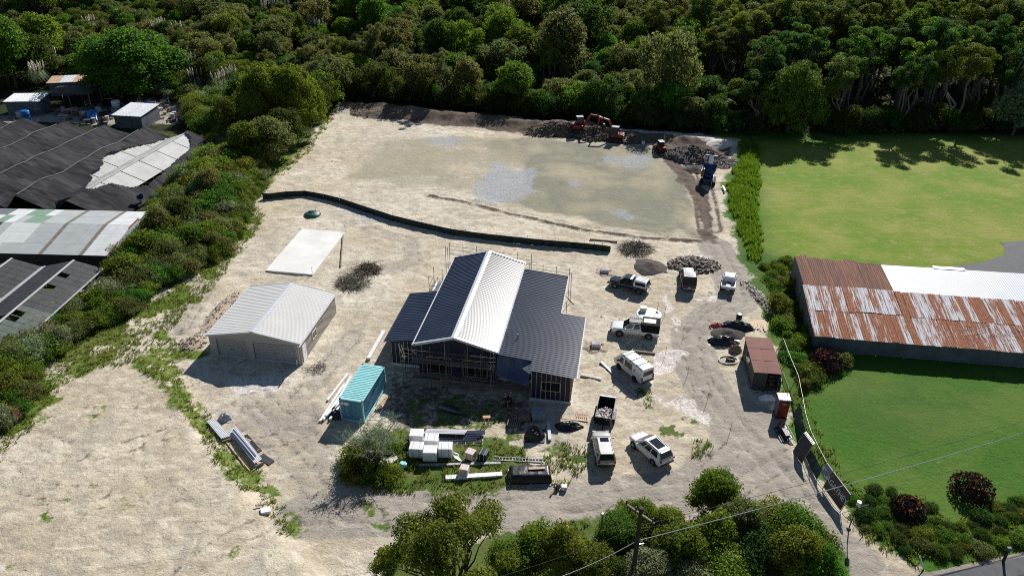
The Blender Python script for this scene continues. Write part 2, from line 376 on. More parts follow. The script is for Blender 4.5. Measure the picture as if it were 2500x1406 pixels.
    me.polygons.foreach_set('use_smooth', np.ones(len(f), bool))
    me.update(calc_edges=True)
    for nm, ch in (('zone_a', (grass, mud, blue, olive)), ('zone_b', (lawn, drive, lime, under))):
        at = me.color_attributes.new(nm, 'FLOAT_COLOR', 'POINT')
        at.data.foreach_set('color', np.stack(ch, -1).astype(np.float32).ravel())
    return me

def ground_material():
    m = bpy.data.materials.new('site_ground'); m.use_nodes = True; nt = m.node_tree; N = nt.nodes; L = nt.links
    b = N['Principled BSDF']; b.inputs['Roughness'].default_value = .92; b.inputs['Specular IOR Level'].default_value = .15
    tc = N.new('ShaderNodeTexCoord')
    def noise(scale, detail=6, rough=.6, dist=0.0, stretch=None):
        n = N.new('ShaderNodeTexNoise'); n.inputs['Scale'].default_value = scale; n.inputs['Detail'].default_value = detail
        n.inputs['Roughness'].default_value = rough; n.inputs['Distortion'].default_value = dist
        if stretch:
            mp = N.new('ShaderNodeMapping'); mp.inputs['Scale'].default_value = stretch[:3]; mp.inputs['Rotation'].default_value = (0, 0, stretch[3])
            L.new(tc.outputs['Object'], mp.inputs[0]); L.new(mp.outputs[0], n.inputs['Vector'])
        else: L.new(tc.outputs['Object'], n.inputs['Vector'])
        return n.outputs['Fac']
    def ramp(f, stops):
        r = N.new('ShaderNodeValToRGB'); e = r.color_ramp.elements
        e[0].position = stops[0][0]; e[0].color = (*stops[0][1], 1); e[1].position = stops[-1][0]; e[1].color = (*stops[-1][1], 1)
        for p, c in stops[1:-1]:
            q = e.new(p); q.color = (*c, 1)
        L.new(f, r.inputs[0]); return r.outputs[0]
    def mixc(f, a, c, blend='MIX'):
        n = N.new('ShaderNodeMix'); n.data_type = 'RGBA'; n.blend_type = blend
        if isinstance(f, float): n.inputs[0].default_value = f
        else: L.new(f, n.inputs[0])
        for k, v in ((6, a), (7, c)):
            if isinstance(v, tuple): n.inputs[k].default_value = (*v, 1)
            else: L.new(v, n.inputs[k])
        return n.outputs[2]
    def math_(op, a, c=None):
        n = N.new('ShaderNodeMath'); n.operation = op
        for k, v in ((0, a), (1, c)):
            if v is None: continue
            if isinstance(v, (int, float)): n.inputs[k].default_value = v
            else: L.new(v, n.inputs[k])
        return n.outputs[0]
    def step(f, lo, hi):
        n = N.new('ShaderNodeMapRange'); n.interpolation_type = 'SMOOTHSTEP'; n.inputs[1].default_value = lo; n.inputs[2].default_value = hi
        L.new(f, n.inputs[0]); return n.outputs[0]
    A = N.new('ShaderNodeAttribute'); A.attribute_name = 'zone_a'; B = N.new('ShaderNodeAttribute'); B.attribute_name = 'zone_b'
    sa = N.new('ShaderNodeSeparateColor'); L.new(A.outputs['Color'], sa.inputs[0]); sb = N.new('ShaderNodeSeparateColor'); L.new(B.outputs['Color'], sb.inputs[0])
    nbig = noise(.09, 5, .6, .3); nmid = noise(.6, 7, .68, .4); nfin = noise(3.2, 7, .72, .2); nstr = noise(.7, 8, .72, .8, (1.0, 1.7, 1, -.45)); nclod = noise(7.5, 4, .7); nblo = noise(1.5, 8, .7, .5)
    def edge(mask, n=nmid, w=.55):
        return step(math_('ADD', mask, math_('MULTIPLY', math_('SUBTRACT', n, .5), w * 2)), .35, .65)
    nhue = noise(.035, 4, .6, .6)
    sand = mixc(step(nbig, .35, .65), mixc(step(nhue, .4, .6), (.47, .395, .285), (.53, .47, .37)), mixc(step(nhue, .4, .6), (.63, .558, .43), (.66, .608, .51)))
    sand = mixc(step(nmid, .3, .62), mixc(.55, sand, (.40, .335, .265)), sand)
    sand = mixc(math_('MULTIPLY', step(nblo, .51, .62), .55), sand, (.31, .265, .20))
    sand = mixc(math_('MULTIPLY', step(nstr, .56, .66), .5), sand, (.28, .225, .175))  # dark streaks and specks: mottling plus clod shadows put into the colour
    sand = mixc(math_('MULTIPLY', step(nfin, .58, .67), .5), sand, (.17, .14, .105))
    sand = mixc(math_('MULTIPLY', math_('SUBTRACT', 1.0, step(nfin, .30, .46)), .3), sand, (.76, .70, .60))
    nscr = noise(.30, 6, .62, 1.6, (1.0, 2.4, 1, -.5)); nscr2 = noise(.16, 5, .6, 1.0, (2.2, 1.0, 1, .3))
    sand = mixc(math_('MULTIPLY', step(nscr, .54, .64), .5), sand, (.70, .64, .525))
    sand = mixc(math_('MULTIPLY', math_('SUBTRACT', 1.0, step(nscr, .36, .47)), .5), sand, (.35, .295, .215))
    sand = mixc(math_('MULTIPLY', step(nscr2, .55, .64), .55), sand, (.37, .335, .28))
    olive = ramp(nbig, [(.25, (.36, .325, .235)), (.42, (.19, .19, .145)), (.55, (.30, .275, .195)), (.75, (.43, .375, .265))])
    olive = mixc(math_('MULTIPLY', step(nmid, .45, .7), .5), olive, (.20, .19, .145))
    olive = mixc(math_('MULTIPLY', step(nstr, .5, .75), .5), olive, (.18, .165, .13))
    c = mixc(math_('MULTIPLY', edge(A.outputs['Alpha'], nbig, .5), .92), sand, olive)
    drive = mixc(nmid, (.27, .24, .205), (.385, .345, .295)); drive = mixc(math_('MULTIPLY', step(nscr, .54, .62), .4), drive, (.52, .475, .41)); drive = mixc(math_('MULTIPLY', step(nfin, .5, .7), .5), drive, (.25, .235, .225))
    c = mixc(math_('MULTIPLY', edge(sb.outputs[1], nmid, .4), .92), c, drive)
    blue = mixc(step(nfin, .42, .6), (.42, .44, .48), (.22, .24, .28))
    c = mixc(math_('MULTIPLY', step(math_('ADD', sa.outputs[2], math_('ADD', math_('MULTIPLY', math_('SUBTRACT', nfin, .5), 1.6), math_('MULTIPLY', math_('SUBTRACT', nblo, .5), 1.6))), .35, .8), .7), c, blue)
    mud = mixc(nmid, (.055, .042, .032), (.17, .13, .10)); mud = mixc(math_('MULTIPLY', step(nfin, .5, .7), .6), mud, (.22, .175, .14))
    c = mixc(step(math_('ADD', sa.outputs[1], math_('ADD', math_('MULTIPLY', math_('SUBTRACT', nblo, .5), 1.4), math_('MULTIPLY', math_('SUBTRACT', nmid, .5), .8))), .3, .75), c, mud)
    lime = mixc(step(nfin, .4, .62), (.78, .74, .72), (.42, .37, .32))
    c = mixc(math_('MULTIPLY', edge(sb.outputs[2], nfin, .7), .85), c, lime)
    gr = mixc(nmid, (.03, .10, .006), (.07, .185, .014)); gr = mixc(step(nfin, .45, .7), gr, (.04, .08, .014)); gr = mixc(math_('MULTIPLY', step(nbig, .42, .62), .6), gr, (.11, .17, .03)); gr = mixc(math_('MULTIPLY', step(nmid, .52, .66), .3), gr, (.04, .075, .012)); gr = mixc(math_('MULTIPLY', step(nblo, .52, .66), .22), gr, (.11, .12, .04))
    far = mixc(step(nbig, .36, .62), (.12, .225, .012), (.245, .27, .05)); far = mixc(step(nfin, .3, .7), far, mixc(.5, far, (.12, .18, .02)))
    far = mixc(math_('MULTIPLY', step(nmid, .48, .66), .5), far, (.31, .27, .11)); far = mixc(math_('MULTIPLY', step(nbig, .5, .66), .4), far, (.30, .29, .09)); far = mixc(math_('MULTIPLY', step(noise(.5, 3, .5, .2, (.12, 3.2, 1, .05)), .5, .6), .22), far, (.10, .17, .015)); far = mixc(math_('MULTIPLY', step(nblo, .55, .68), .35), far, (.085, .14, .015))
    gr = mixc(math_('MULTIPLY', step(nhue, .52, .62), .25), gr, (.075, .085, .03)); sx = N.new('ShaderNodeSeparateXYZ'); L.new(tc.outputs['Object'], sx.inputs[0])
    gr = mixc(math_('MULTIPLY', math_('SUBTRACT', 1.0, step(sx.outputs[0], 20, 27)), .62), gr, mixc(step(nmid, .35, .65), (.075, .105, .022), (.15, .145, .055)))
    gr = mixc(sb.outputs[0], gr, far)
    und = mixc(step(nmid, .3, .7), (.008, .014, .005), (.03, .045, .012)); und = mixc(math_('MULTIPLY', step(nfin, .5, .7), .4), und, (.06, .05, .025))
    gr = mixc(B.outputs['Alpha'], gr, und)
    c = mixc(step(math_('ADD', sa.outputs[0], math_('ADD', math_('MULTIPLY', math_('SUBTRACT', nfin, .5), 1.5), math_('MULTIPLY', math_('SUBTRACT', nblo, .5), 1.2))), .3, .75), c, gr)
    L.new(c, b.inputs['Base Color'])
    # clods and tufts
    h = math_('ADD', math_('MULTIPLY', nfin, .55), math_('MULTIPLY', nclod, .25)); h = math_('ADD', h, math_('MULTIPLY', nblo, -.8)); h = math_('ADD', h, math_('MULTIPLY', nstr, -.5))
    bp = N.new('ShaderNodeBump'); bp.inputs['Strength'].default_value = .9; bp.inputs['Distance'].default_value = .16; L.new(h, bp.inputs['Height']); L.new(bp.outputs[0], b.inputs['Normal'])
    return m
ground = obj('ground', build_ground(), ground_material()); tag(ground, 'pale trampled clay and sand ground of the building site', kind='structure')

asphalt = mat('asphalt', (.075, .078, .085), .85, 0, .3, 1.2, .25, 30)
shoulder = mat('shoulder_gravel', (.25, .225, .19), .95, 0, .35, 3, .5, 20)
def sheet(name, px, z, m, label):
    q = wpoly(px); mb = MB().add([(a, b, z) for a, b in q], [tuple(range(len(q)))])
    return tag(obj(name, mb, m), label, kind='structure')
sheet('driveway', SHEET_ASPHALT[0], .02, asphalt, 'dark asphalt driveway curving behind the long white roof')
sheet('road', SHEET_ASPHALT[1], .02, asphalt, 'grey asphalt road in the bottom corner')
sheet('road_shoulder', [(2150, 1432), (2250, 1400), (2500, 1346), (2800, 1275), (2800, 1290), (2500, 1358), (2250, 1410), (2180, 1430)], .015, shoulder, 'narrow gravel shoulder along the road edge')
# ------------------------------------------------------------------ shared materials
M_NAVYROOF = mat('navy_roofing', (.032, .042, .07), .235, 0, .25, .4, spec=.36)
M_GREYROOF = mat('pale_grey_roofing', (.66, .645, .62), .32, 0, .06, .4, spec=.5)
M_GREYWALL = mat('grey_cladding', (.42, .385, .35), .45, 0, .06, .4)
M_GREYDOOR = mat('grey_door_paint', (.34, .33, .32), .4, 0, .06, .5)
M_FLASH = mat('light_flashing', (.55, .56, .60), .3, 0, .06, .5, spec=.6)
M_WRAP = mat('navy_building_wrap', (.016, .018, .045), .55, 0, .3, 1.5)
M_TIMBER = mat('pine_timber', (.50, .38, .25), .75, 0, .25, 1.5)
M_OLDTIMBER = mat('grey_weathered_timber', (.22, .18, .14), .85, 0, .35, 1.5)
M_CONC = mat('pale_concrete', (.60, .58, .54), .85, 0, .10, .7, .15)
M_SLABW = mat('white_slab_concrete', (.68, .67, .64), .75, 0, .13, .3, .05)
M_GALV = mat('galvanised_steel', (.30, .31, .33), .55, .3, .2, 3)
M_GLASS = mat('dark_glass', (.010, .012, .016), .10, 0, .2, 1, spec=.5)
M_BLACK = mat('black_plastic', (.014, .014, .016), .45, 0, .3, 2)
M_RUBBER = mat('black_rubber', (.012, .012, .012), .85, 0, .3, 4)
M_WHITE = mat('white_paint', (.78, .78, .77), .35, 0, .04, .8)
M_WHITEPL = mat('white_plastic_wrap', (.74, .74, .76), .32, 0, .08, 2, .3, 8)
M_TARPBLUE = mat('blue_grey_tarpaulin', (.045, .06, .12), .45, 0, .3, 1.2, .5, 5)
M_TARPBLK = mat('black_polythene', (.012, .013, .017), .4, 0, .4, 3, .3, 5, spec=.4)
M_RED = mat('red_machine_paint', (.20, .012, .012), .4, 0, .25, 1.5)
M_BLUEM = mat('blue_machine_paint', (.012, .045, .16), .45, 0, .3, 1.5)
M_STEELDK = mat('dark_steel', (.05, .05, .055), .55, .4, .4, 3)

# ------------------------------------------------------------------ house under construction
HX, HRZ = Vector((-5.91, 67.08, 0)), R(-8.71)
house = thing('unfinished_house', 'unfinished navy house with long gabled metal roof and low wings', 'house', HX, HRZ)
def wall_box(parent, name, x0, x1, y0, y1, z0, z1, m): return obj(name, MB().box(((x0 + x1) / 2, (y0 + y1) / 2, (z0 + z1) / 2), (x1 - x0, y1 - y0, z1 - z0)), m, parent)
base = MB()
for x0, x1, y0, y1 in ((-4.1, 4.25, .7, 19.7), (-7.6, -4.1, 2.2, 12.4), (4.25, 8.2, 1.6, 18.9), (8.2, 12.4, -1.4, 10.0), (8.2, 9.7, 10.0, 18.9)):
    base.box(((x0 + x1) / 2, (y0 + y1) / 2, .15), (x1 - x0 + .1, y1 - y0 + .1, .3))
obj('foundation', base, M_CONC, house)
# walls
wm = MB(); z0, ze, zr = .3, 4.42, 5.7
prof = [(-4.1, z0), (4.25, z0), (4.25, ze), (0, zr - .05), (-4.1, ze)]
wm.loft([[(a, .9, b) for a, b in prof], [(a, 19.6, b) for a, b in prof]])
obj('main_wall', wm, M_WRAP, house)
def wing_z(x): return 4.2 - .098 * (x - 4.5)
for nm, poly, h in (('wing_wall', [(-7.6, 2.25), (-4.1, 2.25), (-4.1, 12.3), (-7.6, 12.3)], None), ('wing_wall', [(4.25, 1.8), (8.25, 1.8), (8.25, -1.35), (12.35, -1.35), (12.35, 9.95), (9.65, 9.95), (9.65, 18.8), (4.25, 18.8)], None)):
    n = len(poly); ztop = [(3.0 + (a + 8.15) * .17 if a < 0 else wing_z(a)) - .12 for a, b in poly]
    vs = [(a, b, .3) for a, b in poly] + [(a, b, z) for (a, b), z in zip(poly, ztop)]
    obj(nm, MB().add(vs, [(i, (i + 1) % n, n + (i + 1) % n, n + i) for i in range(n)]), M_WRAP, house)
def batten(a, b, w=.045, parent=house): return obj('batten', MB().bar(a, b, w, .05), M_TIMBER, parent)
# battens of the two wing fronts and of the main gable wall
for k in range(9):
    x = 8.3 + k * .5
    zt = wing_z(x) - .2
    if 2.0 < k < 6 and k != 3:
        batten((x, -1.38, .32), (x, -1.38, 1.35)); batten((x, -1.38, 2.55), (x, -1.38, zt))
    else: batten((x, -1.38, .32), (x, -1.38, zt))
for k in range(8):
    x = -7.5 + k * .46; batten((x, 2.22, .32), (x, 2.22, 2.95 + (x + 7.5) * .15))
for k in range(18):
    y = 2.4 + k * .58; batten((-7.63, y, .32), (-7.63, y, 2.85))
for k in range(15): y = -1.1 + k * .75; batten((12.38, y, .32), (12.38, y, 3.2))
for k in range(4): batten((-3.7 + k * 2.45, .88, .32), (-3.7 + k * 2.45, .88, 4.3 + (1 - abs(-3.7 + k * 2.45) / 4.3) * 1.0), .07)
def window(parent, c, w, h, axis, m=M_GLASS, fm=M_TIMBER, fw=.07):
    """axis 'x': faces -y; axis 'y': faces +x"""
    fr = MB(); gl = MB(); cx, cy, cz = c
    if axis == 'x':
        gl.box((cx, cy - .01, cz), (w, .02, h))
        for s in (-1, 1): fr.box((cx + s * (w / 2), cy - .03, cz), (fw, .06, h + fw)); fr.box((cx, cy - .03, cz + s * h / 2), (w, .056, fw))
        fr.box((cx, cy - .03, cz), (fw * .7, .05, h))
    else:
        gl.box((cx + .01, cy, cz), (.02, w, h))
        for s in (-1, 1): fr.box((cx + .03, cy + s * w / 2, cz), (.06, fw, h + fw)); fr.box((cx + .03, cy, cz + s * h / 2), (.056, w, fw))
        fr.box((cx + .03, cy, cz), (.05, fw * .7, h))
    g = obj('window', gl, m, parent); obj('window_frame', fr, fm, g); return g
window(house, (10.3, -1.36, 1.95), 1.9, 1.1, 'x'); window(house, (-6.1, 2.24, 1.9), 1.0, 1.1, 'x')
window(house, (-1.9, .89, 1.5), 2.6, 2.0, 'x'); window(house, (2.0, .89, 1.5), 2.6, 2.0, 'x')
# stacked off-cuts under the gable read as pale dashes: the gable framing blocks
gb = MB()
for k in range(26):
    x = -3.9 + k * .31; zt = 5.55 - abs(x) * .29
    obj('framing_block', MB().box((x, .86, zt - .22), (.14, .05, .24)), M_OLDTIMBER, house)

# roofs
def roof(name, quads, m, parent, pitch=.37, amp=.04, kind='trap', label=None):
    mb = MB()
    for q in quads: mb.corr(q, pitch, amp, kind)
    return obj(name, mb, m, parent, label=label)
roof('roof_slope', [[(4.52, 0, 4.5), (4.52, 20.02, 4.5), (.0, 20.02, 5.78), (.0, 0, 5.78)]], M_NAVYROOF, house, label='corrugated slope that glares white in the sun')
roof('roof_slope', [[(0, 0, 5.78), (0, 20.02, 5.78), (-4.36, 20.02, 4.5), (-4.36, 0, 4.5)]], M_NAVYROOF, house, label='dark navy corrugated slope')
zw = lambda x: wing_z(x)
roof('wing_roof', [[(12.85, -1.6, zw(12.85)), (12.85, .15, zw(12.85)), (8.1, .15, zw(8.1)), (8.1, -1.6, zw(8.1))],
                   [(12.85, .15, zw(12.85)), (12.85, 10.2, zw(12.85)), (4.45, 10.2, zw(4.45)), (4.45, .15, zw(4.45))],
                   [(10.05, 10.2, zw(10.05)), (10.05, 19.1, zw(10.05)), (4.45, 19.1, zw(4.45)), (4.45, 10.2, zw(4.45))]], M_NAVYROOF, house, label='wide low wing roof striped by its ribs')
roof('wing_roof', [[(-4.3, 2.0, 3.78), (-4.3, 12.6, 3.78), (-8.15, 12.6, 3.1), (-8.15, 2.0, 3.1)]], M_NAVYROOF, house, label='narrow low wing roof beside the dark slope')
fl = MB(); fl.slab([(.32, -.03, 5.73), (.32, 20.05, 5.73), (0, 20.05, 5.83), (0, -.03, 5.83)], .02); fl.slab([(0, -.03, 5.83), (0, 20.05, 5.83), (-.32, 20.05, 5.73), (-.32, -.03, 5.73)], .02)
obj('ridge_cap', fl, M_FLASH, house)
for s, xe in ((1, 4.55), (-1, -4.4)):
    for y in (-.04, 20.04):
        b = MB(); b.bar((0, y, 5.74), (xe, y, 4.46), .06, .26); b.bar((0, y + (.1 if y < 1 else -.1), 5.845), (xe, y + (.1 if y < 1 else -.1), 4.565), .26, .02)
        obj('barge_board', b, M_FLASH, house)
    obj('gutter', MB().box((xe + s * .05, 10, 4.43), (.13, 20.0, .11)), M_FLASH, house)
obj('gutter', MB().box((12.92, 4.3, zw(12.85) - .03), (.12, 11.8, .11)), M_FLASH, house)
obj('gutter', MB().box((10.12, 14.7, zw(10.05) - .03), (.12, 8.9, .11)), M_FLASH, house)
obj('gutter', MB().box((-8.22, 7.3, 3.06), (.12, 10.6, .11)), M_BLACK, house)
obj('vent_pipe', MB().tube((6.1, 3.7, 3.9), (6.1, 3.7, 4.6), .06), M_GALV, house)
# blue tarpaulin over the porch
def cloth(name, q, m, parent=None, n=14, sag=.12, wr=.06, seed=0, thick=.02):
    a, b, c, d = [Vector(p) for p in q]; mb = MB(); vs = []; nr = (b - a).cross(d - a).normalized()
    for j in range(n + 1):
        for i in range(n + 1):
            u, v = i / n, j / n; p = (a * (1 - u) + b * u) * (1 - v) + (d * (1 - u) + c * u) * v
            h = -sag * 16 * u * (1 - u) * v * (1 - v) + wr * (sfbm(u * 5 + seed * 3.1, v * 2.2 + seed, 3) - .5) * 2
            vs.append(p + nr * h)
    fs = [(j * (n + 1) + i, j * (n + 1) + i + 1, (j + 1) * (n + 1) + i + 1, (j + 1) * (n + 1) + i) for j in range(n) for i in range(n)]
    mb.add(vs, fs); o = obj(name, mb, m, parent, True)
    if thick:
        s = o.modifiers.new('thick', 'SOLIDIFY'); s.thickness = thick
    return o
tp = cloth('tarpaulin', [(4.5, -.9, 2.3), (8.1, -1.75, 1.9), (8.1, .2, 3.85), (4.5, .12, 4.1)], M_TARPBLUE, None, 16, .25, .12, 3)
tp.location = HX; tp.rotation_euler = (0, 0, HRZ); tag(tp, 'blue grey tarpaulin hung over the porch of the unfinished house', 'tarpaulin')
obj('folded_corner', MB().add([(7.2, -.55, 3.25), (8.12, -1.0, 2.9), (8.2, -.1, 3.75), (7.75, -.35, 3.55)], [(0, 1, 2, 3)]), M_WHITEPL, tp, label='pale folded back corner of the tarpaulin')

# ------------------------------------------------------------------ scaffolding
scaf = thing('scaffold', 'tube scaffold with planks across the front gable of the house', 'scaffold', HX, HRZ)
SR = .032
M_SCAF = mat('dull_scaffold_tube', (.13, .125, .12), .6, .3, .3, 3)
xs_ = [-5.3, -4.2, -2.3, -.6, 1.4, 3.0, 4.35]
for x in xs_:
    for y in (-1.05, -.15):
        if x in (-2.3, 1.4) and y == -.15: continue
        top = 5.0 if x < 4 else 5.3
        obj('upright', MB().tube((x, y, 0), (x, y, top + random.uniform(-.3, .3)), SR, n=6), M_SCAF, scaf)
for z in (1.0, 1.55, 3.0, 3.5, 4.0, 4.5):
    for y in (-1.05, -.15):
        if y > -1 and z > 3.2: continue
        obj('ledger', MB().tube((-5.4, y, z), (4.5, y, z), SR * .8, n=6), M_SCAF, scaf)
for z in (1.05, 3.05):
    for k in range(3):
        for j in range(3):
            x0 = -4.3 + k * 2.95
            obj('plank', MB().box((x0 + 1.45, -.95 + j * .26, z + .03 + .01 * k), (2.9, .225, .04), rz=random.uniform(-.01, .01)), M_OLDTIMBER if (k + j) % 3 else M_SCAF, scaf)
for a, b in (((-4.2, -1.07, 4.4), (-2.3, -1.07, 3.0)), ((1.4, -1.07, 1.0), (3.0, -1.07, 3.0))): obj('brace', MB().tube(a, b, SR * .8, n=6), M_SCAF, scaf)
obj('brace', MB().tube((4.15, -3.7, 0), (4.4, -1.0, 4.6), SR, n=6), M_SCAF, scaf, label='long raking prop to the ground')
obj('brace', MB().tube((-.65, -1.7, 0), (-.6, -1.0, 3.6), SR, n=6), M_SCAF, scaf)
for k in range(2): obj('rail', MB().tube((-6.3 + .35 * k, .9, 3.7), (-5.0 + .1 * k, -1.3, 3.4), SR, n=6), M_SCAF, scaf)
sc2 = thing('scaffold', 'tube edge scaffold along the back gable of the house', 'scaffold', HX, HRZ)
for k in range(7):
    x = -5.3 + k * 1.75; obj('upright', MB().tube((x, 20.9, 0), (x, 20.9, 6.1 - .12 * k), SR, n=6), M_SCAF, sc2)
for z in (4.3, 4.9, 5.4): obj('ledger', MB().tube((-5.4, 20.9, z + .2), (5.3, 20.9, z - .4), SR * .8, n=6), M_SCAF, sc2)
for k in range(2): obj('upright', MB().tube((-5.5 + .35 * k, 19.6 - .3 * k, 0), (-5.5 + .35 * k, 19.6 - .3 * k, 6.2), SR, n=6), M_SCAF, sc2)
sc3 = thing('scaffold', 'low tube guard rail along the back of the wide wing roof', 'scaffold', HX, HRZ)
for k in range(4): obj('upright', MB().tube((5.2 + k * 1.65, 19.5, 0), (5.2 + k * 1.65, 19.5, 4.9 - .1 * k), SR, n=6), M_SCAF, sc3)
for z in (4.2, 4.7): obj('ledger', MB().tube((5.0, 19.5, z), (10.3, 19.5, z - .4), SR * .8, n=6), M_SCAF, sc3)
obj('upright', MB().tube((10.5, 12.4, 0), (10.5, 12.4, 3.9), SR, n=6), M_SCAF, sc3); obj('upright', MB().tube((10.45, 18.9, 0), (10.45, 18.9, 4.3), SR, n=6), M_SCAF, sc3)
sc4 = thing('scaffold', 'tube scaffold bay standing beside the dark roof slope', 'scaffold', HX, HRZ)
for k, (x, y) in enumerate(((-5.0, 13.4), (-6.1, 13.4), (-5.0, 15.6), (-6.1, 15.8))): obj('upright', MB().tube((x, y, 0), (x, y, 5.2), SR, n=6), M_SCAF, sc4)
for z in (2.0, 3.2, 3.9): obj('ledger', MB().tube((-6.1, 13.4, z), (-5.0, 13.4, z), SR, n=6), M_SCAF, sc4); obj('ledger', MB().tube((-6.1, 13.4, z), (-6.1, 15.8, z), SR, n=6), M_SCAF, sc4)
for k in range(4): obj('plank', MB().box((-5.9 + k * .25, 14.6, 3.25), (.22, 2.5, .04)), M_WHITE if k == 1 else M_SCAF, sc4)

# ------------------------------------------------------------------ garage
GX, GRZ = Vector((-28.08, 70.97, 0)), 1.426 - math.pi / 2
gar = thing('garage', 'pale grey metal double garage with two roller doors', 'garage', GX, GRZ)
GW, GL, GH, GR_ = 5.28, 10.85, 2.72, 3.66
obj('floor_slab', MB().box((0, GL / 2 + .05, .05), (GW * 2 + .1, GL, .1)), M_CONC, gar)
for s in (-1, 1):
    q = [(s * GW, .1, .1), (s * GW, GL, .1), (s * GW, GL, GH), (s * GW, .1, GH)]
    if s < 0: q = [q[1], q[0], q[3], q[2]]
    obj('side_wall', MB().corr(q, .3, .03), M_GREYWALL, gar)
w = MB()
def gtop(x): return GH + (GR_ - GH) * (1 - abs(x) / GW)
DOORS = [(-4.5, -1.05, 2.15), (-.2, 4.6, 2.2)]
cut = sorted({-GW, GW, 0.0} | {d[0] for d in DOORS} | {d[1] for d in DOORS})
for a, b in zip(cut[:-1], cut[1:]):
    z0 = .1
    for d in DOORS:
        if a >= d[0] - 1e-6 and b <= d[1] + 1e-6: z0 = d[2]
    n = max(1, int((b - a) / .3)); 
    for k in range(n):
        xa = a + (b - a) * k / n; xb = a + (b - a) * (k + 1) / n; xm = xa + (xb - xa) * .65
        w.add([(xa, .1, z0), (xm, .1, z0), (xm, .1, gtop(xm)), (xa, .1, gtop(xa))], [(0, 1, 2, 3)])
        w.add([(xm + .02, .075, z0), (xb - .02, .075, z0), (xb - .02, .075, gtop(xb)), (xm + .02, .075, gtop(xm))], [(0, 1, 2, 3)])
        w.add([(xm, .1, z0), (xm + .02, .075, z0), (xm + .02, .075, gtop(xm)), (xm, .1, gtop(xm))], [(0, 1, 2, 3)])
        w.add([(xb - .02, .075, z0), (xb, .1, z0), (xb, .1, gtop(xb)), (xb - .02, .075, gtop(xb))], [(0, 1, 2, 3)])
obj('front_wall', w, M_GREYWALL, gar)
obj('back_wall', MB().add([(-GW, GL, .1), (GW, GL, .1), (GW, GL, GH), (0, GL, GR_), (-GW, GL, GH)], [(4, 3, 2, 1, 0)]), M_GREYWALL, gar)
for x0, x1, zt in DOORS:
    d = MB(); n = 11
    for k in range(n):
        za = .1 + (zt - .1) * k / n; zb = .1 + (zt - .1) * (k + 1) / n
        d.box(((x0 + x1) / 2, .2 + .012 * (k % 2), (za + zb) / 2), (x1 - x0, .04, zb - za - .012))
    dr = obj('roller_door', d, M_GREYDOOR, gar); obj('handle', MB().box(((x0 + x1) / 2, .16, 1.0), (.3, .04, .06)), M_BLACK, dr)
    fr = MB()
    for x in (x0, x1): fr.box((x, .08, zt / 2 + .05), (.09, .09, zt))
    fr.box(((x0 + x1) / 2, .08, zt + .04), (x1 - x0 + .1, .085, .09)); obj('door_frame', fr, M_GREYDOOR, dr)
window(gar, (GW + .03, 3.9, 1.55), 1.15, .85, 'y', M_GLASS, M_WHITE, .06)
pd = obj('side_door', MB().box((GW + .045, .85, 1.1), (.05, .95, 2.0)), M_WHITE, gar); obj('handle', MB().box((GW + .1, 1.2, 1.1), (.06, .12, .04)), M_GALV, pd)
roof('roof_slope', [[(GW + .12, -.06, GH + .03), (GW + .12, GL + .12, GH + .03), (0, GL + .12, GR_ + .06), (0, -.06, GR_ + .06)]], M_GREYROOF, gar, .36, .022)
roof('roof_slope', [[(0, -.06, GR_ + .06), (0, GL + .12, GR_ + .06), (-GW - .12, GL + .12, GH + .03), (-GW - .12, -.06, GH + .03)]], M_GREYROOF, gar, .36, .022)
c = MB(); c.slab([(.3, -.09, GR_ + .05), (.3, GL + .15, GR_ + .05), (0, GL + .15, GR_ + .11), (0, -.09, GR_ + .11)], .02); c.slab([(0, -.09, GR_ + .11), (0, GL + .15, GR_ + .11), (-.3, GL + .15, GR_ + .05), (-.3, -.09, GR_ + .05)], .02)
obj('ridge_cap', c, M_FLASH, gar)
for s in (-1, 1):
    obj('gutter', MB().box((s * (GW + .19), GL / 2, GH - .02), (.13, GL + (.3 if s < 0 else 1.2), .1)), M_FLASH, gar)
    for y in (-.08, GL + .14): obj('barge_board', MB().bar((0, y, GR_ + .0), (s * (GW + .15), y, GH - .03), .05, .2), M_FLASH, gar)
obj('downpipe', MB().tube((GW - .25, .0, .05), (GW - .25, .0, GH - .1), .045, n=8), M_WHITE, gar)
obj('downpipe', MB().tube((GW - .5, -.25, .02), (GW - .5, -.25, .75), .06, n=8), M_WHITE, gar)

# ------------------------------------------------------------------ shipping container
CX, CRZ = Vector((-15.5925, 60.7058, 0)), 1.3591 - math.pi / 2
con = thing('shipping_container', 'teal twenty foot shipping container with ribbed roof', 'container', CX, CRZ)
M_TEAL = mat('light_teal_paint', (.30, .64, .66), .5, 0, .15, .7); M_TEALD = mat('blue_grey_container_paint', (.07, .24, .36), .5, 0, .25, .7); M_RUST = mat('rusty_corner_steel', (.16, .06, .03), .8, .1, .4, 3)  # lighter teal on roof and frame, darker blue on sides and doors
W2, CL, CH = 1.2, 6.06, 2.59
roof('roof_panel', [[(W2, .2, CH - .02), (W2, CL - .2, CH - .02), (-W2, CL - .2, CH - .02), (-W2, .2, CH - .02)]], M_TEAL, con, .275, .035)
for s in (-1, 1):
    q = [(s * (W2 - .02), .1, .15), (s * (W2 - .02), CL - .1, .15), (s * (W2 - .02), CL - .1, CH - .08), (s * (W2 - .02), .1, CH - .08)]
    if s < 0: q = [q[1], q[0], q[3], q[2]]
    obj('side_panel', MB().corr(q, .29, .036), M_TEALD, con)
fr = MB()
for s in (-1, 1):
    for y in (.06, CL - .06): fr.box((s * (W2 - .03), y, CH / 2), (.14, .13, CH - .02))
    fr.box((s * (W2 + .0), CL / 2, CH - .05), (.08, CL - .1, .1)); fr.box((s * (W2 + .0), CL / 2, .09), (.1, CL - .1, .16))
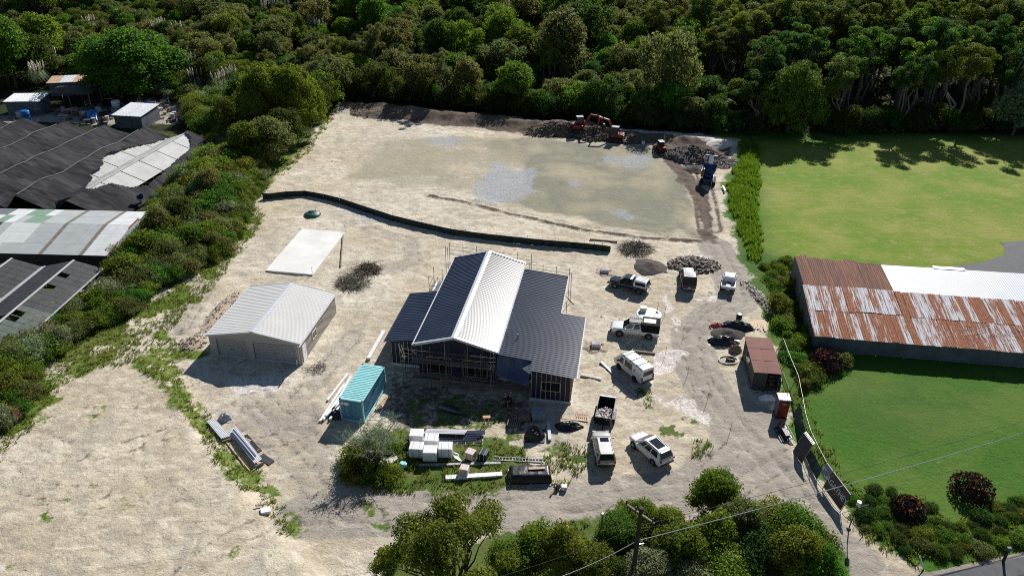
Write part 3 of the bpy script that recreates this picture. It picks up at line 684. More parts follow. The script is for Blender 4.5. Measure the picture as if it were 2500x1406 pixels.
for y in (.06, CL - .06):
    fr.box((0, y, CH - .06), (2.3, .12, .118)); fr.box((0, y, .085), (2.3, .12, .15))
fr.box((0, .14, CH - .008), (2.36, .22, .02)); fr.box((0, CL - .14, CH - .008), (2.36, .22, .02))
obj('frame', fr, M_TEAL, con)
for s in (-1, 1):
    for y in (.08, CL - .08): obj('corner_casting', MB().box((s * (W2 - .06), y, CH - .05), (.19, .19, .135)), M_RUST, con)
for s in (-1, 1):
    d = obj('door', MB().box((s * .555, .04, 1.3), (1.08, .06, 2.3)), M_TEALD, con)
    for k in range(2): obj('locking_bar', MB().tube((s * (.3 + .5 * k), -.02, .25), (s * (.3 + .5 * k), -.02, 2.45), .022, n=6), M_GALV, d)
def text_obj(name, body, size, M, m, parent=None, ext=.006, align='CENTER'):
    cu = bpy.data.curves.new(name, 'FONT'); cu.body = body; cu.size = size; cu.extrude = ext; cu.align_x = align; cu.align_y = 'CENTER'
    cu.resolution_u = 2
    o = bpy.data.objects.new(name, cu); COL.objects.link(o)
    bpy.context.view_layer.update()
    me = bpy.data.meshes.new_from_object(o.evaluated_get(bpy.context.evaluated_depsgraph_get()))
    bpy.data.objects.remove(o)
    me.materials.clear(); me.materials.append(m); me.transform(M)
    o = bpy.data.objects.new(name, me); COL.objects.link(o)
    if parent: o.parent = parent
    return o
FRONT = Matrix.Rotation(math.pi / 2, 4, 'X')   # lettering that faces -y
lp = obj('door_placard', MB().box((-.62, .0, 2.05), (.8, .012, .32)), M_WHITE, con)
obj('back_panel', MB().box((0, CL - .05, 1.3), (2.2, .05, 2.3)), M_TEALD, con)
# ------------------------------------------------------------------ vehicles (x forward, y left, origin on the ground at the middle)
M_SILVER = mat('champagne_silver_paint', (.46, .46, .445), .28, .25, .05, .5, coat=.6)
M_CARWHITE = mat('white_car_paint', (.76, .77, .78), .25, 0, .03, .5, coat=.6)
M_CARBLACK = mat('black_car_paint', (.010, .011, .015), .18, 0, .2, .5, coat=.8)
M_CARGREY = mat('bronze_grey_car_paint', (.075, .07, .06), .35, .3, .1, .5)
M_RIM = mat('alloy_rim', (.42, .42, .44), .35, .7, .1, 3)
M_LAMPR = mat('red_lamp_plastic', (.25, .012, .01), .25, 0, .1, 3)
M_LAMPW = mat('clear_lamp_plastic', (.55, .57, .6), .15, 0, .1, 3)
M_PLATE = mat('number_plate_white', (.6, .6, .58), .4, 0, .05, 4)
M_MATBLACK = mat('matt_black_canopy', (.012, .012, .013), .9, 0, .2, 2, spec=.15)
M_MATBRONZE = mat('matt_bronze_canopy', (.045, .042, .036), .85, 0, .2, 2, spec=.2)
def sub(q, u0, u1, v0, v1):
    a, b, c, d = [Vector(p) for p in q]
    f = lambda u, v: (a * (1 - u) + b * u) * (1 - v) + (d * (1 - u) + c * u) * v
    return [f(u0, v0), f(u1, v0), f(u1, v1), f(u0, v1)]
def wheels(t, xs, track, r, w=.24, rim=M_RIM):
    for x in xs:
        for s in (1, -1):
            tb = MB(); y = s * track / 2; n = 20
            ring = lambda rr, yy: [(x + rr * math.cos(2 * math.pi * i / n), yy, r + rr * math.sin(2 * math.pi * i / n)) for i in range(n)]
            a, b = y - s * w / 2, y + s * w / 2
            tb.loft([ring(r * .6, a), ring(r * .96, a), ring(r, a + s * .05), ring(r, b - s * .05), ring(r * .96, b), ring(r * .62, b + s * .004)])
            tb_ = obj('wheel', tb, M_RUBBER, t, True)
            rm = MB(); rm.tube((x, b - s * .06, r), (x, b - s * .02, r), r * .6, r * .58, 16)
            for k in range(5):
                an = 2 * math.pi * k / 5; rm.bar((x, b + s * .006, r), (x + r * .58 * math.cos(an), b + s * .006, r + r * .58 * math.sin(an)), .05, .09)
            obj('rim', rm, rim, tb_)
def bodyloft(stations, ground=.26):
    """stations: (x, half width, top z) -> rounded lower body"""
    rings = []
    for st in stations:
        x, w, zt = st[:3]; zb = st[3] if len(st) > 3 else ground
        h = zt - zb
        half = [(w * .80, zb), (w * .97, zb + .10 * h), (w, zb + .45 * h), (w * .985, zb + .72 * h), (w * .93, zb + .93 * h), (w * .80, zt - .005), (w * .4, zt + .012)]
        rings.append([(x, y, z) for y, z in half] + [(x, -y, z) for y, z in half[::-1]])
    return MB().loft(rings)
def cabin(t, B, T, zb, zt, m, win=True, wins=((.04, .47), (.53, .96)), wv=(.16, .9), front=True, rear=True, roofm=None):
    """B: (x_rear, x_front, half width) at the belt, T: the same at the roof"""
    b = [(B[1], B[2], zb), (B[0], B[2], zb), (B[0], -B[2], zb), (B[1], -B[2], zb)]
    tt = [(T[1], T[2], zt), (T[0], T[2], zt), (T[0], -T[2], zt), (T[1], -T[2], zt)]
    mid = [(T[1] - .25, T[2] - .06, zt + .05), (T[0] + .2, T[2] - .06, zt + .05), (T[0] + .2, -T[2] + .06, zt + .05), (T[1] - .25, -T[2] + .06, zt + .05)]
    mb = MB().loft([b, tt, mid]); c = obj('cabin', mb, m, t, bevel=.05)
    L_ = [(B[1], B[2], zb), (T[1], T[2], zt), (T[0], T[2], zt), (B[0], B[2], zb)]
    left = [b[1], b[0], tt[0], tt[1]]; right = [b[3], b[2], tt[2], tt[3]]; fr = [b[0], b[3], tt[3], tt[0]]; rr = [b[2], b[1], tt[1], tt[2]]
    if win:
        for u0, u1 in wins:
            for q, f in ((left, False), (right, True)):
                qq = sub(q, *((1 - u1, 1 - u0) if f else (u0, u1)), *wv)
                obj('side_window', MB().slab(qq[::-1] if False else qq, .014, .03), M_GLASS, c)
    if front: obj('windscreen', MB().slab(sub(fr, .06, .94, .06, .95), .014, .03), M_GLASS, c)
    if rear: obj('rear_window', MB().slab(sub(rr, .08, .92, .12, .9), .014, .03), M_GLASS, c)
    return c
def roundoff(t):
    for o in t.children:
        if o.name.split('.')[0] == 'body':
            m = o.modifiers.new('round', 'SUBSURF'); m.levels = 1; m.render_levels = 2
def lights(t, xf, xr, w, zf, zr, hr=.18):
    for s in (1, -1):
        obj('headlight', MB().box((xf - .08, s * (w - .22), zf), (.16, .36, .14)), M_LAMPW, t, bevel=.03)
        obj('tail_light', MB().box((xr + .04, s * (w - .12), zr), (.1, .22, hr)), M_LAMPR, t, bevel=.02)
def mirrors(t, x, w, z, m):
    for s in (1, -1): obj('mirror', MB().box((x, s * (w + .1), z), (.12, .22, .15)), m, t, bevel=.03)
def plate(t, x, z): obj('number_plate', MB().box((x, 0, z), (.02, .42, .13)), M_PLATE, t)
def arches(t, xs, w, r):
    for x in xs:
        for s in (1, -1): obj('wheel_arch', MB().tube((x, s * (w - .2), r + .02), (x, s * (w + .012), r + .02), r * 1.16, r * 1.16, 20), M_BLACK, t)
def place_by_wheels(t, F, Rr, track, mid=0.0):
    A, B = P(*F), P(*Rr); h = math.atan2(A.y - B.y, A.x - B.x); fwd = Vector((math.cos(h), math.sin(h), 0)); right = Vector((math.sin(h), -math.cos(h), 0))
    c = (A + B) / 2 + right * (track / 2) + fwd * mid; t.location = (c.x, c.y, H0(c.x, c.y)); t.rotation_euler = (0, 0, h)
def place(t, u, v, h): p = PT(u, v); t.location = p; t.rotation_euler = (0, 0, h)

# white SUV
t = thing('parked_car', 'white SUV with black panoramic sunroof on the gravel', 'car')
obj('body', bodyloft([(-2.19, .72, .86, .42), (-2.12, .82, .98), (-1.7, .90, 1.0), (-.6, .915, .98), (.7, .915, .96), (1.35, .90, .93), (1.85, .84, .84), (2.1, .74, .74), (2.19, .6, .62, .42)]), M_CARWHITE, t, True)
c = cabin(t, (-2.06, 1.2, .82), (-1.72, .3, .65), .95, 1.6, M_CARWHITE, wins=((.10, .38), (.42, .66), (.70, .88))); obj('sunroof', MB().box((-.7, 0, 1.655), (1.25, .86, .02)), M_GLASS, c); obj('spoiler', MB().box((-1.72, 0, 1.57), (.3, 1.05, .05)), M_CARWHITE, c, bevel=.02)
for s in (1, -1): obj('roof_rail', MB().bar((-1.5, s * .57, 1.67), (.05, s * .57, 1.67), .04, .04), M_GALV, c)
arches(t, (1.33, -1.33), .90, .34); wheels(t, (1.33, -1.33), 1.60, .35); lights(t, 2.08, -2.2, .84, .74, .92); mirrors(t, .72, .9, 1.02, M_CARWHITE); plate(t, -2.215, .72)
obj('rear_bumper', MB().box((-2.16, 0, .5), (.12, 1.5, .22)), M_BLACK, t, bevel=.04); obj('front_bumper', MB().box((2.12, 0, .5), (.14, 1.3, .22)), M_BLACK, t, bevel=.04)
roundoff(t); place_by_wheels(t, (1545, 1091), (1596, 1137), 1.7); t.scale = (1.06,) * 3
# silver SUV
t = thing('parked_car', 'silver SUV with dark rear window behind the tipper trailer', 'car')
obj('body', bodyloft([(-2.35, .72, .88, .42), (-2.28, .84, 1.0), (-1.7, .92, 1.02), (-.5, .93, 1.0), (.8, .93, .98), (1.5, .91, .95), (2.0, .84, .86), (2.28, .72, .74), (2.36, .58, .62, .42)]), M_SILVER, t, True)
c = cabin(t, (-2.24, 1.3, .84), (-1.95, .35, .68), .97, 1.64, M_SILVER, wins=((.08, .34), (.38, .62), (.66, .86))); obj('sunroof', MB().box((-.1, 0, 1.695), (.55, .8, .02)), M_GLASS, c); obj('spoiler', MB().box((-1.9, 0, 1.66), (.34, 1.15, .05)), M_SILVER, c, bevel=.02)
for s in (1, -1): obj('roof_rail', MB().bar((-1.7, s * .6, 1.72), (.1, s * .6, 1.72), .045, .05), M_GALV, c)
arches(t, (1.42, -1.4), .92, .36); wheels(t, (1.42, -1.4), 1.64, .36); lights(t, 2.26, -2.36, .86, .76, .95, .3); mirrors(t, .85, .92, 1.05, M_SILVER); plate(t, -2.375, .8)
obj('rear_bumper', MB().box((-2.3, 0, .5), (.16, 1.6, .26)), M_BLACK, t, bevel=.04)
roundoff(t); place(t, 1472, 1105, heading((1478, 1140), (1463, 1062)))
# white van
t = thing('delivery_van', 'white van with three black roof bars beside the wide wing roof', 'van')
rings = []
for x, w, zt, zb in ((-2.35, .80, 1.72, .40), (-2.3, .845, 1.93, .30), (-1.6, .85, 1.97, .28), (.6, .85, 1.98, .28), (1.15, .85, 1.93, .28), (1.55, .84, 1.6, .28), (1.95, .83, 1.13, .28), (2.2, .80, .95, .3), (2.34, .72, .7, .38)):
    tw = w * .86 if zt > 1.2 else w * .93
    half = [(w * .9, zb), (w, zb + .15), (w, .98 if zt > 1.05 else zt - .12), (tw + .03, zt - .1), (tw - .07, zt), (tw * .4, zt + .025)]
    rings.append([(x, y, z) for y, z in half] + [(x, -y, z) for y, z in half[::-1]])
bd = obj('body', MB().loft(rings), M_CARWHITE, t)
for s in (1, -1):
    q = [(1.32, s * .853, 1.02), (.62, s * .853, 1.02), (.66, s * .76, 1.72), (1.05, s * .76, 1.72)]
    obj('side_window', MB().slab(q if s < 0 else q[::-1], .012, .025), M_GLASS, bd)
    q = [(.42, s * .853, 1.05), (-.75, s * .853, 1.05), (-.75, s * .77, 1.72), (.42, s * .77, 1.72)]
    obj('side_window', MB().slab(q if s < 0 else q[::-1], .012, .025), M_GLASS, bd)
obj('windscreen', MB().slab([(1.95, .68, 1.17), (1.95, -.68, 1.17), (1.28, -.64, 1.85), (1.28, .64, 1.85)], .03, .05), M_GLASS, bd)
obj('rear_window', MB().slab([(-2.345, -.66, 1.15), (-2.345, .66, 1.15), (-2.33, .62, 1.68), (-2.33, -.62, 1.68)], .02, .04), M_GLASS, bd)
for x in (.75, -.35, -1.35):
    rb = obj('roof_bar', MB().box((x, 0, 2.09), (.07, 1.5, .045)), M_WHITE, t)
    for s in (1, -1): obj('bar_foot', MB().box((x, s * .74, 2.03), (.11, .1, .14)), M_BLACK, rb)
text_obj('lettering', 'F E', .26, Matrix.Translation((-1.15, .862, 1.3)) @ Matrix.Rotation(math.pi, 4, 'Z') @ FRONT, M_BLACK, bd)
arches(t, (1.28, -1.29), .845, .33); wheels(t, (1.28, -1.29), 1.5, .34, rim=M_STEELDK); lights(t, 2.26, -2.37, .84, .82, .85, .42); mirrors(t, 1.35, .86, 1.12, M_BLACK); plate(t, -2.37, .86)
obj('rear_bumper', MB().box((-2.36, 0, .45), (.16, 1.6, .2)), M_BLACK, t, bevel=.03)
place_by_wheels(t, (1510.6, 900), (1549, 931), 1.62); t.scale = (1.04,) * 3
# utes
def ute(label, paint, uv_wheels=None, pos=None, rear='canopy', rearm=M_CARWHITE, scale=1.0):
    t = thing('pickup_truck', label, 'pickup')
    st = [(-2.62, .84, .98, .5), (-2.55, .90, 1.02), (-1.1, .925, 1.05), (-.4, .925, 1.05), (.9, .925, 1.05), (1.6, .91, 1.04), (2.3, .86, .99), (2.55, .76, .9), (2.65, .6, .7, .5)]
    if rear == 'tray': st = [(-.75, .9, 1.05, .45)] + [s for s in st if s[0] > -.5]
    obj('body', bodyloft(st, .42), paint, t, True)
    c = cabin(t, (-.72, 1.35, .83), (-.5, .55, .66), 1.03, 1.74, paint, wins=((.05, .46), (.53, .93)))
    if rear != 'tray': arches(t, (1.62, -1.58), .92, .39)
    else: arches(t, (1.62,), .92, .39)
    wheels(t, (1.62, -1.58), 1.62, .39, .26); lights(t, 2.55, -2.64, .88, .85, .95, .3); mirrors(t, 1.0, .95, 1.15, paint)
    obj('front_bumper', MB().box((2.62, 0, .58), (.2, 1.6, .28)), M_BLACK, t, bevel=.05); plate(t, -2.7, .75)
    if rear != 'tray': obj('rear_bumper', MB().box((-2.66, 0, .58), (.16, 1.6, .2)), M_GALV, t, bevel=.03)
    if rear == 'canopy':
        k = MB().loft([[(-.78, .88, 1.0), (-2.6, .88, 1.0), (-2.6, -.88, 1.0), (-.78, -.88, 1.0)], [(-.82, .72, 1.7), (-2.4, .72, 1.68), (-2.4, -.72, 1.68), (-.82, -.72, 1.7)], [(-.95, .62, 1.79), (-2.2, .62, 1.77), (-2.2, -.62, 1.77), (-.95, -.62, 1.79)]])
        k = obj('canopy', k, rearm, t, bevel=.04)
        for s in (1, -1):
            q = [(-1.0, s * .845, 1.18), (-2.4, s * .845, 1.18), (-2.28, s * .745, 1.58), (-1.02, s * .745, 1.58)]
            obj('side_window', MB().slab(q if s < 0 else q[::-1], .02, .03), M_GLASS, k)
        obj('rear_window', MB().slab([(-2.585, -.72, 1.1), (-2.585, .72, 1.1), (-2.42, .62, 1.6), (-2.42, -.62, 1.6)], .015, .03), M_GLASS, k)
        for y in (-.4, 0, .4): obj('roof_rib', MB().box((-1.58, y, 1.79), (1.2, .06, .03)), rearm, k)
    if rear == 'box':
        k = obj('canopy', MB().box((-1.72, 0, 1.4), (1.95, 1.82, 1.0)), M_MATBLACK, t, bevel=.05)
        obj('solar_panel', MB().box((-1.55, 0, 1.925), (1.35, .9, .03)), M_GALV, k, bevel=.01)
    roundoff(t); return t
t = ute('black pickup with white ribbed canopy on the pale clay', M_CARBLACK, rearm=M_CARWHITE); place_by_wheels(t, (1503, 705), (1556, 718), 1.75)
t = ute('white pickup with square black canopy and roof rack', M_CARWHITE, rear='box'); place_by_wheels(t, (1514, 821), (1581, 829), 1.75); t.scale = (1.05,) * 3
rk = obj('roof_rack', MB().box((.05, 0, 1.88), (1.25, 1.25, .04)), M_BLACK, t)
for k in range(6): obj('rack_rung', MB().box((.6 - k * .23, -.55, 2.02), (.03, .5, .03)), M_WHITE, rk)
for y in (-.8, -.3): obj('rack_rail', MB().box((.05, y, 2.02), (1.4, .035, .04)), M_WHITE, rk)
t = ute('bronze grey pickup with slatted roof box by the rock pile', M_CARGREY, rear='none'); place(t, 1677, 690, heading((1680, 712), (1670, 655)))
k = obj('canopy', MB().loft([[(-.78, .9, 1.0), (-2.65, .9, 1.0), (-2.65, -.9, 1.0), (-.78, -.9, 1.0)], [(-.8, .86, 2.05), (-2.35, .86, 2.05), (-2.35, -.86, 2.05), (-.8, -.86, 2.05)]]), M_MATBRONZE, t, bevel=.04)
for i in range(6): obj('roof_slat', MB().box((-.95 - i * .25, 0, 2.1), (.13, 1.5, .04)), M_FLASH, k)
obj('roof_rack', MB().box((.05, 0, 1.86), (1.2, 1.3, .05)), M_BLACK, t); obj('solar_panel', MB().box((.05, 0, 1.9), (1.0, .75, .03)), M_GALV, t, bevel=.01)
t = ute('small white flatbed pickup facing the earthworks', M_CARWHITE, rear='tray', scale=.9); place(t, 1778, 697, heading((1776, 716), (1783, 672))); t.scale = (.9, .95, .9)
M_TRAY = mat('pale_aluminium_tray', (.5, .48, .47), .45, .3, .15, 2)
k = obj('tray_floor', MB().box((-1.72, 0, .92), (1.95, 1.8, .08)), M_TRAY, t)
for s in (1, -1): obj('tray_side', MB().box((-1.72, s * .9, 1.12), (1.95, .05, .34)), M_CARWHITE, k)
obj('tailgate', MB().box((-2.7, 0, 1.1), (.05, 1.82, .36)), M_CARWHITE, k); obj('load', MB().box((-1.75, 0, 1.05), (1.3, .5, .2)), M_BLACK, k); obj('headboard', MB().box((-.76, 0, 1.4), (.06, 1.75, .9)), M_CARWHITE, k)
obj('white_box', MB().box((-2.3, 0, 1.06), (.55, .5, .2)), M_WHITE, k)
# tipper trailer full of wrap and off-cuts
t = thing('tipper_trailer', 'black tipper trailer heaped with pale wrapping waste', 'trailer', (9.43, 61.55, H0(9.4, 61.5)), heading((1454, 1018), (1465, 968), 1.4) + math.pi)
L2, W_ = 1.72, .82
tb = MB()
tb.box((0, 0, .62), (3.44, 1.64, .08))
obj('tub_floor', tb, M_CARBLACK, t)
for s in (1, -1): obj('tub_side', MB().box((0, s * W_, 1.06), (3.44, .05, .82)), M_CARBLACK, t); obj('top_rail', MB().box((0, s * W_, 1.49), (3.5, .05, .04)), M_STEELDK, t)
obj('tub_front', MB().box((L2, 0, 1.06), (.05, 1.6, .82)), M_CARBLACK, t); obj('tailgate', MB().box((-L2, 0, 1.06), (.05, 1.6, .82)), M_CARBLACK, t)
obj('top_rail', MB().box((L2, 0, 1.49), (.06, 1.6, .04)), M_STEELDK, t); obj('top_rail', MB().box((-L2 - .02, 0, 1.49), (.16, 1.66, .06)), M_WHITE, t)
wheels(t, (.42, -.42), 1.9, .33, .2); obj('drawbar', MB().bar((L2, 0, .5), (L2 + 1.2, 0, .45), .1, .1), M_STEELDK, t)
for s in (1, -1): obj('mudguard', MB().box((0, s * .98, .78), (1.75, .2, .05)), M_STEELDK, t)
rub = MB()
for k in range(150):
    x = random.uniform(-.6, 1.6); y = random.uniform(-.72, .72); z = .75 + random.uniform(0, .55) * (1 - abs(y)) * (.6 + .4 * (x > 0))
    M = Matrix.Rotation(random.uniform(0, 6.3), 4, 'Z') @ Matrix.Rotation(random.uniform(-.8, .8), 4, 'X')
    rub.box((x, y, z), (random.uniform(.1, .4), random.uniform(.06, .25), random.uniform(.01, .06)), M=M)
o = obj('load', rub, mat('mixed_packing_waste', (.66, .6, .6), .6, 0, .3, 9, col2=(.28, .22, .2)), t); o['kind'] = 'stuff'
text_obj('lettering', 'F', .22, Matrix.Translation((L2 + .028, .3, 1.28)) @ Matrix.Rotation(math.pi / 2, 4, 'Z') @ FRONT, M_WHITE, t)

# ------------------------------------------------------------------ excavators, skid steer, screening machine
def excavator(label, px, h, pose, group):
    t = thing('excavator', label, 'excavator'); place(t, *px, h)
    for s in (1, -1):
        tr = MB(); n = 14; pts = []
        for i in range(n):
            a = math.pi / 2 + math.pi * i / (n - 1); pts.append((-.85 + .33 * math.cos(a), .33 + .33 * math.sin(a)))
        for i in range(n):
            a = -math.pi / 2 + math.pi * i / (n - 1); pts.append((.85 + .33 * math.cos(a), .33 + .33 * math.sin(a)))
        tr.loft([[(x, s * .68, z) for x, z in pts], [(x, s * 1.08, z) for x, z in pts]]); k = obj('track', tr, M_RUBBER, t)
        for x in (-.8, -.27, .27, .8): obj('roller', MB().tube((x, s * 1.07, .3), (x, s * 1.11, .3), .15, n=10), M_STEELDK, k)
    obj('undercarriage', MB().box((0, 0, .5), (1.5, 1.35, .3)), M_STEELDK, t)
    b = MB().loft([[(.75, .85, .75), (-1.0, .85, .75), (-1.25, .5, .75), (-1.25, -.5, .75), (-1.0, -.85, .75), (.75, -.85, .75)], [(.75, .85, 1.25), (-1.0, .85, 1.45), (-1.22, .5, 1.45), (-1.22, -.5, 1.45), (-1.0, -.85, 1.45), (.75, -.85, 1.25)]])
    obj('engine_body', b, M_RED, t, bevel=.06); obj('counterweight', MB().box((-1.15, 0, .98), (.3, 1.2, .4)), M_BLACK, t, bevel=.08)
    c = MB().loft([[(.85, .88, 1.2), (-.45, .88, 1.2), (-.45, -.05, 1.2), (.85, -.05, 1.2)], [(.7, .82, 2.5), (-.35, .82, 2.5), (-.35, .02, 2.5), (.7, .02, 2.5)]])
    cb = obj('cab', c, M_GLASS, t, bevel=.03); obj('cab_roof', MB().box((.17, .42, 2.55), (1.2, .9, .1)), M_FLASH, cb, bevel=.03)
    fr = MB()
    for x, x2 in ((.85, .7), (-.45, -.35)):
        for y, y2 in ((.88, .82), (-.05, .02)): fr.bar((x, y, 1.2), (x2, y2, 2.5), .07, .07)
    obj('cab_frame', fr, M_BLACK, cb)
    p = [Vector((.7, -.45, 1.2))] + [Vector((x, -.45, z)) for x, z in pose]
    obj('boom', MB().bar(p[0], p[1], .26, .32).bar(p[1] - (p[1] - p[0]).normalized() * .1, p[2], .24, .28), M_RED, t)
    obj('dipper_arm', MB().bar(p[2], p[3], .2, .24), M_RED, t)
    obj('ram', MB().tube(p[0] + Vector((.15, 0, -.1)), p[1] + Vector((.1, 0, -.18)), .06), M_STEELDK, t); obj('ram', MB().tube((p[1] + p[2]) / 2 + Vector((0, 0, .25)), p[2] * .75 + p[3] * .25 + Vector((.1, 0, .2)), .05), M_STEELDK, t)
    q = p[3]; prof = [(0, .15), (.35, .1), (.45, -.25), (.25, -.6), (-.1, -.7), (-.35, -.55), (-.2, -.25)]
    obj('bucket', MB().loft([[(q.x + a, -.45 - .4, q.z + b_) for a, b_ in prof], [(q.x + a, -.45 + .4, q.z + b_) for a, b_ in prof]]), M_STEELDK, t)
    bl = obj('blade', MB().box((-1.75, 0, .35), (.12, 2.1, .5)), M_STEELDK, t); obj('blade_arm', MB().bar((-1.7, .5, .35), (-.9, .5, .45), .12, .12).bar((-1.7, -.5, .35), (-.9, -.5, .45), .12, .12), M_STEELDK, bl)
    return t
e1 = excavator('red excavator behind the other with boom arched over the berm', (1413, 322), R(12), [(1.9, 3.1), (3.6, 2.6), (4.1, 1.2)], 'excavators'); e1.scale = (1.15,) * 3
e2 = excavator('red excavator in front with its dark cab beside the pale pad', (1504, 344), R(158), [(1.6, 3.3), (3.2, 3.5), (3.6, 1.5)], 'excavators'); e2.scale = (1.15,) * 3
t = thing('skid_steer_loader', 'red skid steer loader seen from behind on the muddy track', 'loader'); place(t, 1612, 372, R(100))
obj('body', MB().loft([[(1.1, .55, .35), (-1.3, .6, .35), (-1.3, -.6, .35), (1.1, -.55, .35)], [(.9, .55, 1.2), (-1.35, .6, 1.35), (-1.35, -.6, 1.35), (.9, -.55, 1.2)]]), M_RED, t, bevel=.05)
c = obj('cab', MB().loft([[(.8, .5, 1.15), (-.6, .5, 1.25), (-.6, -.5, 1.25), (.8, -.5, 1.15)], [(.6, .46, 2.1), (-.5, .46, 2.1), (-.5, -.46, 2.1), (.6, -.46, 2.1)]]), M_GLASS, t, bevel=.03); obj('cab_roof', MB().box((.05, 0, 2.14), (1.2, 1.0, .08)), M_FLASH, c)
wheels(t, (.65, -.65), 1.55, .42, .32, M_RED)
for s in (1, -1): obj('lift_arm', MB().bar((-1.1, s * .8, 1.5), (.9, s * .8, 1.1), .14, .2).bar((.9, s * .8, 1.1), (1.6, s * .8, .4), .14, .2), M_RED, t)
obj('bucket', MB().box((1.85, 0, .38), (.6, 1.8, .6), taper=.8), M_STEELDK, t); obj('rear_grille', MB().box((-1.35, 0, .85), (.04, .8, .5)), M_BLACK, t)
t = thing('screening_machine', 'blue tracked screening machine beside the dark rubble heap', 'machine'); place(t, 1728, 445, heading((1723, 452), (1733, 405))); t.scale = (1.1,) * 3
for s in (1, -1): obj('track', MB().loft([[(x, s * .75, z) for x, z in ((-1.6, .25), (-1.35, 0), (1.2, 0), (1.5, .3), (1.2, .6), (-1.3, .6))], [(x, s * 1.15, z) for x, z in ((-1.6, .25), (-1.35, 0), (1.2, 0), (1.5, .3), (1.2, .6), (-1.3, .6))]]), M_RUBBER, t)
obj('chassis', MB().box((0, 0, .9), (3.4, 1.5, .35)), M_BLUEM, t)
obj('hopper', MB().loft([[(1.2, .5, 1.1), (-.8, .5, 1.1), (-.8, -.5, 1.1), (1.2, -.5, 1.1)], [(1.7, 1.0, 2.4), (-1.0, 1.0, 2.4), (-1.0, -1.0, 2.4), (1.7, -1.0, 2.4)]], caps=False).box((.3, 0, 1.5), (2.0, 1.2, .1)), M_BLUEM, t)
obj('conveyor', MB().bar((.5, 0, 1.5), (3.6, 0, 2.9), .7, .25), M_BLUEM, t); obj('conveyor', MB().bar((-.9, .0, 1.2), (-2.4, 0, 1.9), .7, .22), M_STEELDK, t)
obj('engine_box', MB().box((-.2, .95, 1.6), (1.5, .5, .9)), mat('ochre_machine_panel', (.25, .13, .02), .5, 0, .2, 2), t, bevel=.03)
obj('feed_frame', MB().bar((1.6, .8, 2.3), (2.8, .9, 3.3), .1, .12).bar((1.6, -.8, 2.3), (2.8, -.9, 3.3), .1, .12).bar((2.8, .9, 3.3), (2.8, -.9, 3.3), .1, .2), M_GALV, t)
# ------------------------------------------------------------------ neighbour's rusty sheds
def rust_material(name, zinc, rust, rust2, lo, hi, spread):
    m = bpy.data.materials.new(name); m.use_nodes = True; nt = m.node_tree; N = nt.nodes; L = nt.links; b = N['Principled BSDF']; b.inputs['Roughness'].default_value = .75; b.inputs['Specular IOR Level'].default_value = .2
    tc = N.new('ShaderNodeTexCoord'); oi = N.new('ShaderNodeObjectInfo')
    cm = N.new('ShaderNodeCombineXYZ'); sc = N.new('ShaderNodeMath'); sc.operation = 'MULTIPLY'; sc.inputs[1].default_value = 91
    L.new(oi.outputs['Random'], sc.inputs[0]); L.new(sc.outputs[0], cm.inputs[0]); L.new(sc.outputs[0], cm.inputs[1])
    ad = N.new('ShaderNodeVectorMath'); L.new(tc.outputs['Object'], ad.inputs[0]); L.new(cm.outputs[0], ad.inputs[1])
    mp = N.new('ShaderNodeMapping'); mp.inputs['Scale'].default_value = (4.5, .28, 1); L.new(ad.outputs[0], mp.inputs[0])
    n1 = N.new('ShaderNodeTexNoise'); n1.inputs['Scale'].default_value = 1.3; n1.inputs['Detail'].default_value = 8; n1.inputs['Roughness'].default_value = .7; L.new(mp.outputs[0], n1.inputs['Vector'])
    n2 = N.new('ShaderNodeTexNoise'); n2.inputs['Scale'].default_value = 5; n2.inputs['Detail'].default_value = 5; L.new(ad.outputs[0], n2.inputs['Vector'])
    sh = N.new('ShaderNodeMapRange'); sh.inputs[3].default_value = -spread; sh.inputs[4].default_value = spread; L.new(oi.outputs['Random'], sh.inputs[0])
    s = N.new('ShaderNodeMath'); s.operation = 'ADD'; L.new(n1.outputs['Fac'], s.inputs[0]); L.new(sh.outputs[0], s.inputs[1])
    r = N.new('ShaderNodeMapRange'); r.inputs[1].default_value = lo; r.inputs[2].default_value = hi; L.new(s.outputs[0], r.inputs[0])
    rc = N.new('ShaderNodeValToRGB'); rc.color_ramp.elements[0].color = (*rust, 1); rc.color_ramp.elements[1].color = (*rust2, 1); rc.color_ramp.elements[0].position = .35; rc.color_ramp.elements[1].position = .65; L.new(n2.outputs['Fac'], rc.inputs[0])
    mx = N.new('ShaderNodeMix'); mx.data_type = 'RGBA'; L.new(r.outputs[0], mx.inputs[0]); mx.inputs[6].default_value = (*zinc, 1); L.new(rc.outputs[0], mx.inputs[7]); L.new(mx.outputs[2], b.inputs['Base Color'])
    return m
M_RUSTY = rust_material('rusty_roof_iron', (.55, .57, .61), (.15, .048, .02), (.36, .125, .05), .40, .50, .12)
M_RUSTB = rust_material('brown_rusted_iron', (.26, .09, .045), (.075, .030, .020), (.12, .048, .03), .36, .55, .05)
M_OLDWALL = mat('weathered_grey_iron', (.11, .125, .15), .65, .2, .35, .8)
M_WHITEROOF = mat('white_roof_coating', (.40, .44, .49), .5, 0, .10, .3, spec=.3)
AX, ARZ = Vector((34.1, 74.0, 0)), R(-7.5)
sh = thing('rusty_shed', 'long low shed roofed with patchy rusty corrugated iron sheets', 'shed', AX, ARZ)
LEN = 34
obj('front_wall', MB().corr([(.1, .25, .05), (.1, .25, 2.05), (LEN, .25, 2.05), (LEN, .25, .05)], .3, .03, 'sin'), M_OLDWALL, sh)
obj('end_wall', MB().add([(.1, .2, 0), (.1, 9, 0), (.1, 9, 3.5), (.1, .2, 2.0)], [(0, 1, 2, 3)]), M_OLDWALL, sh)
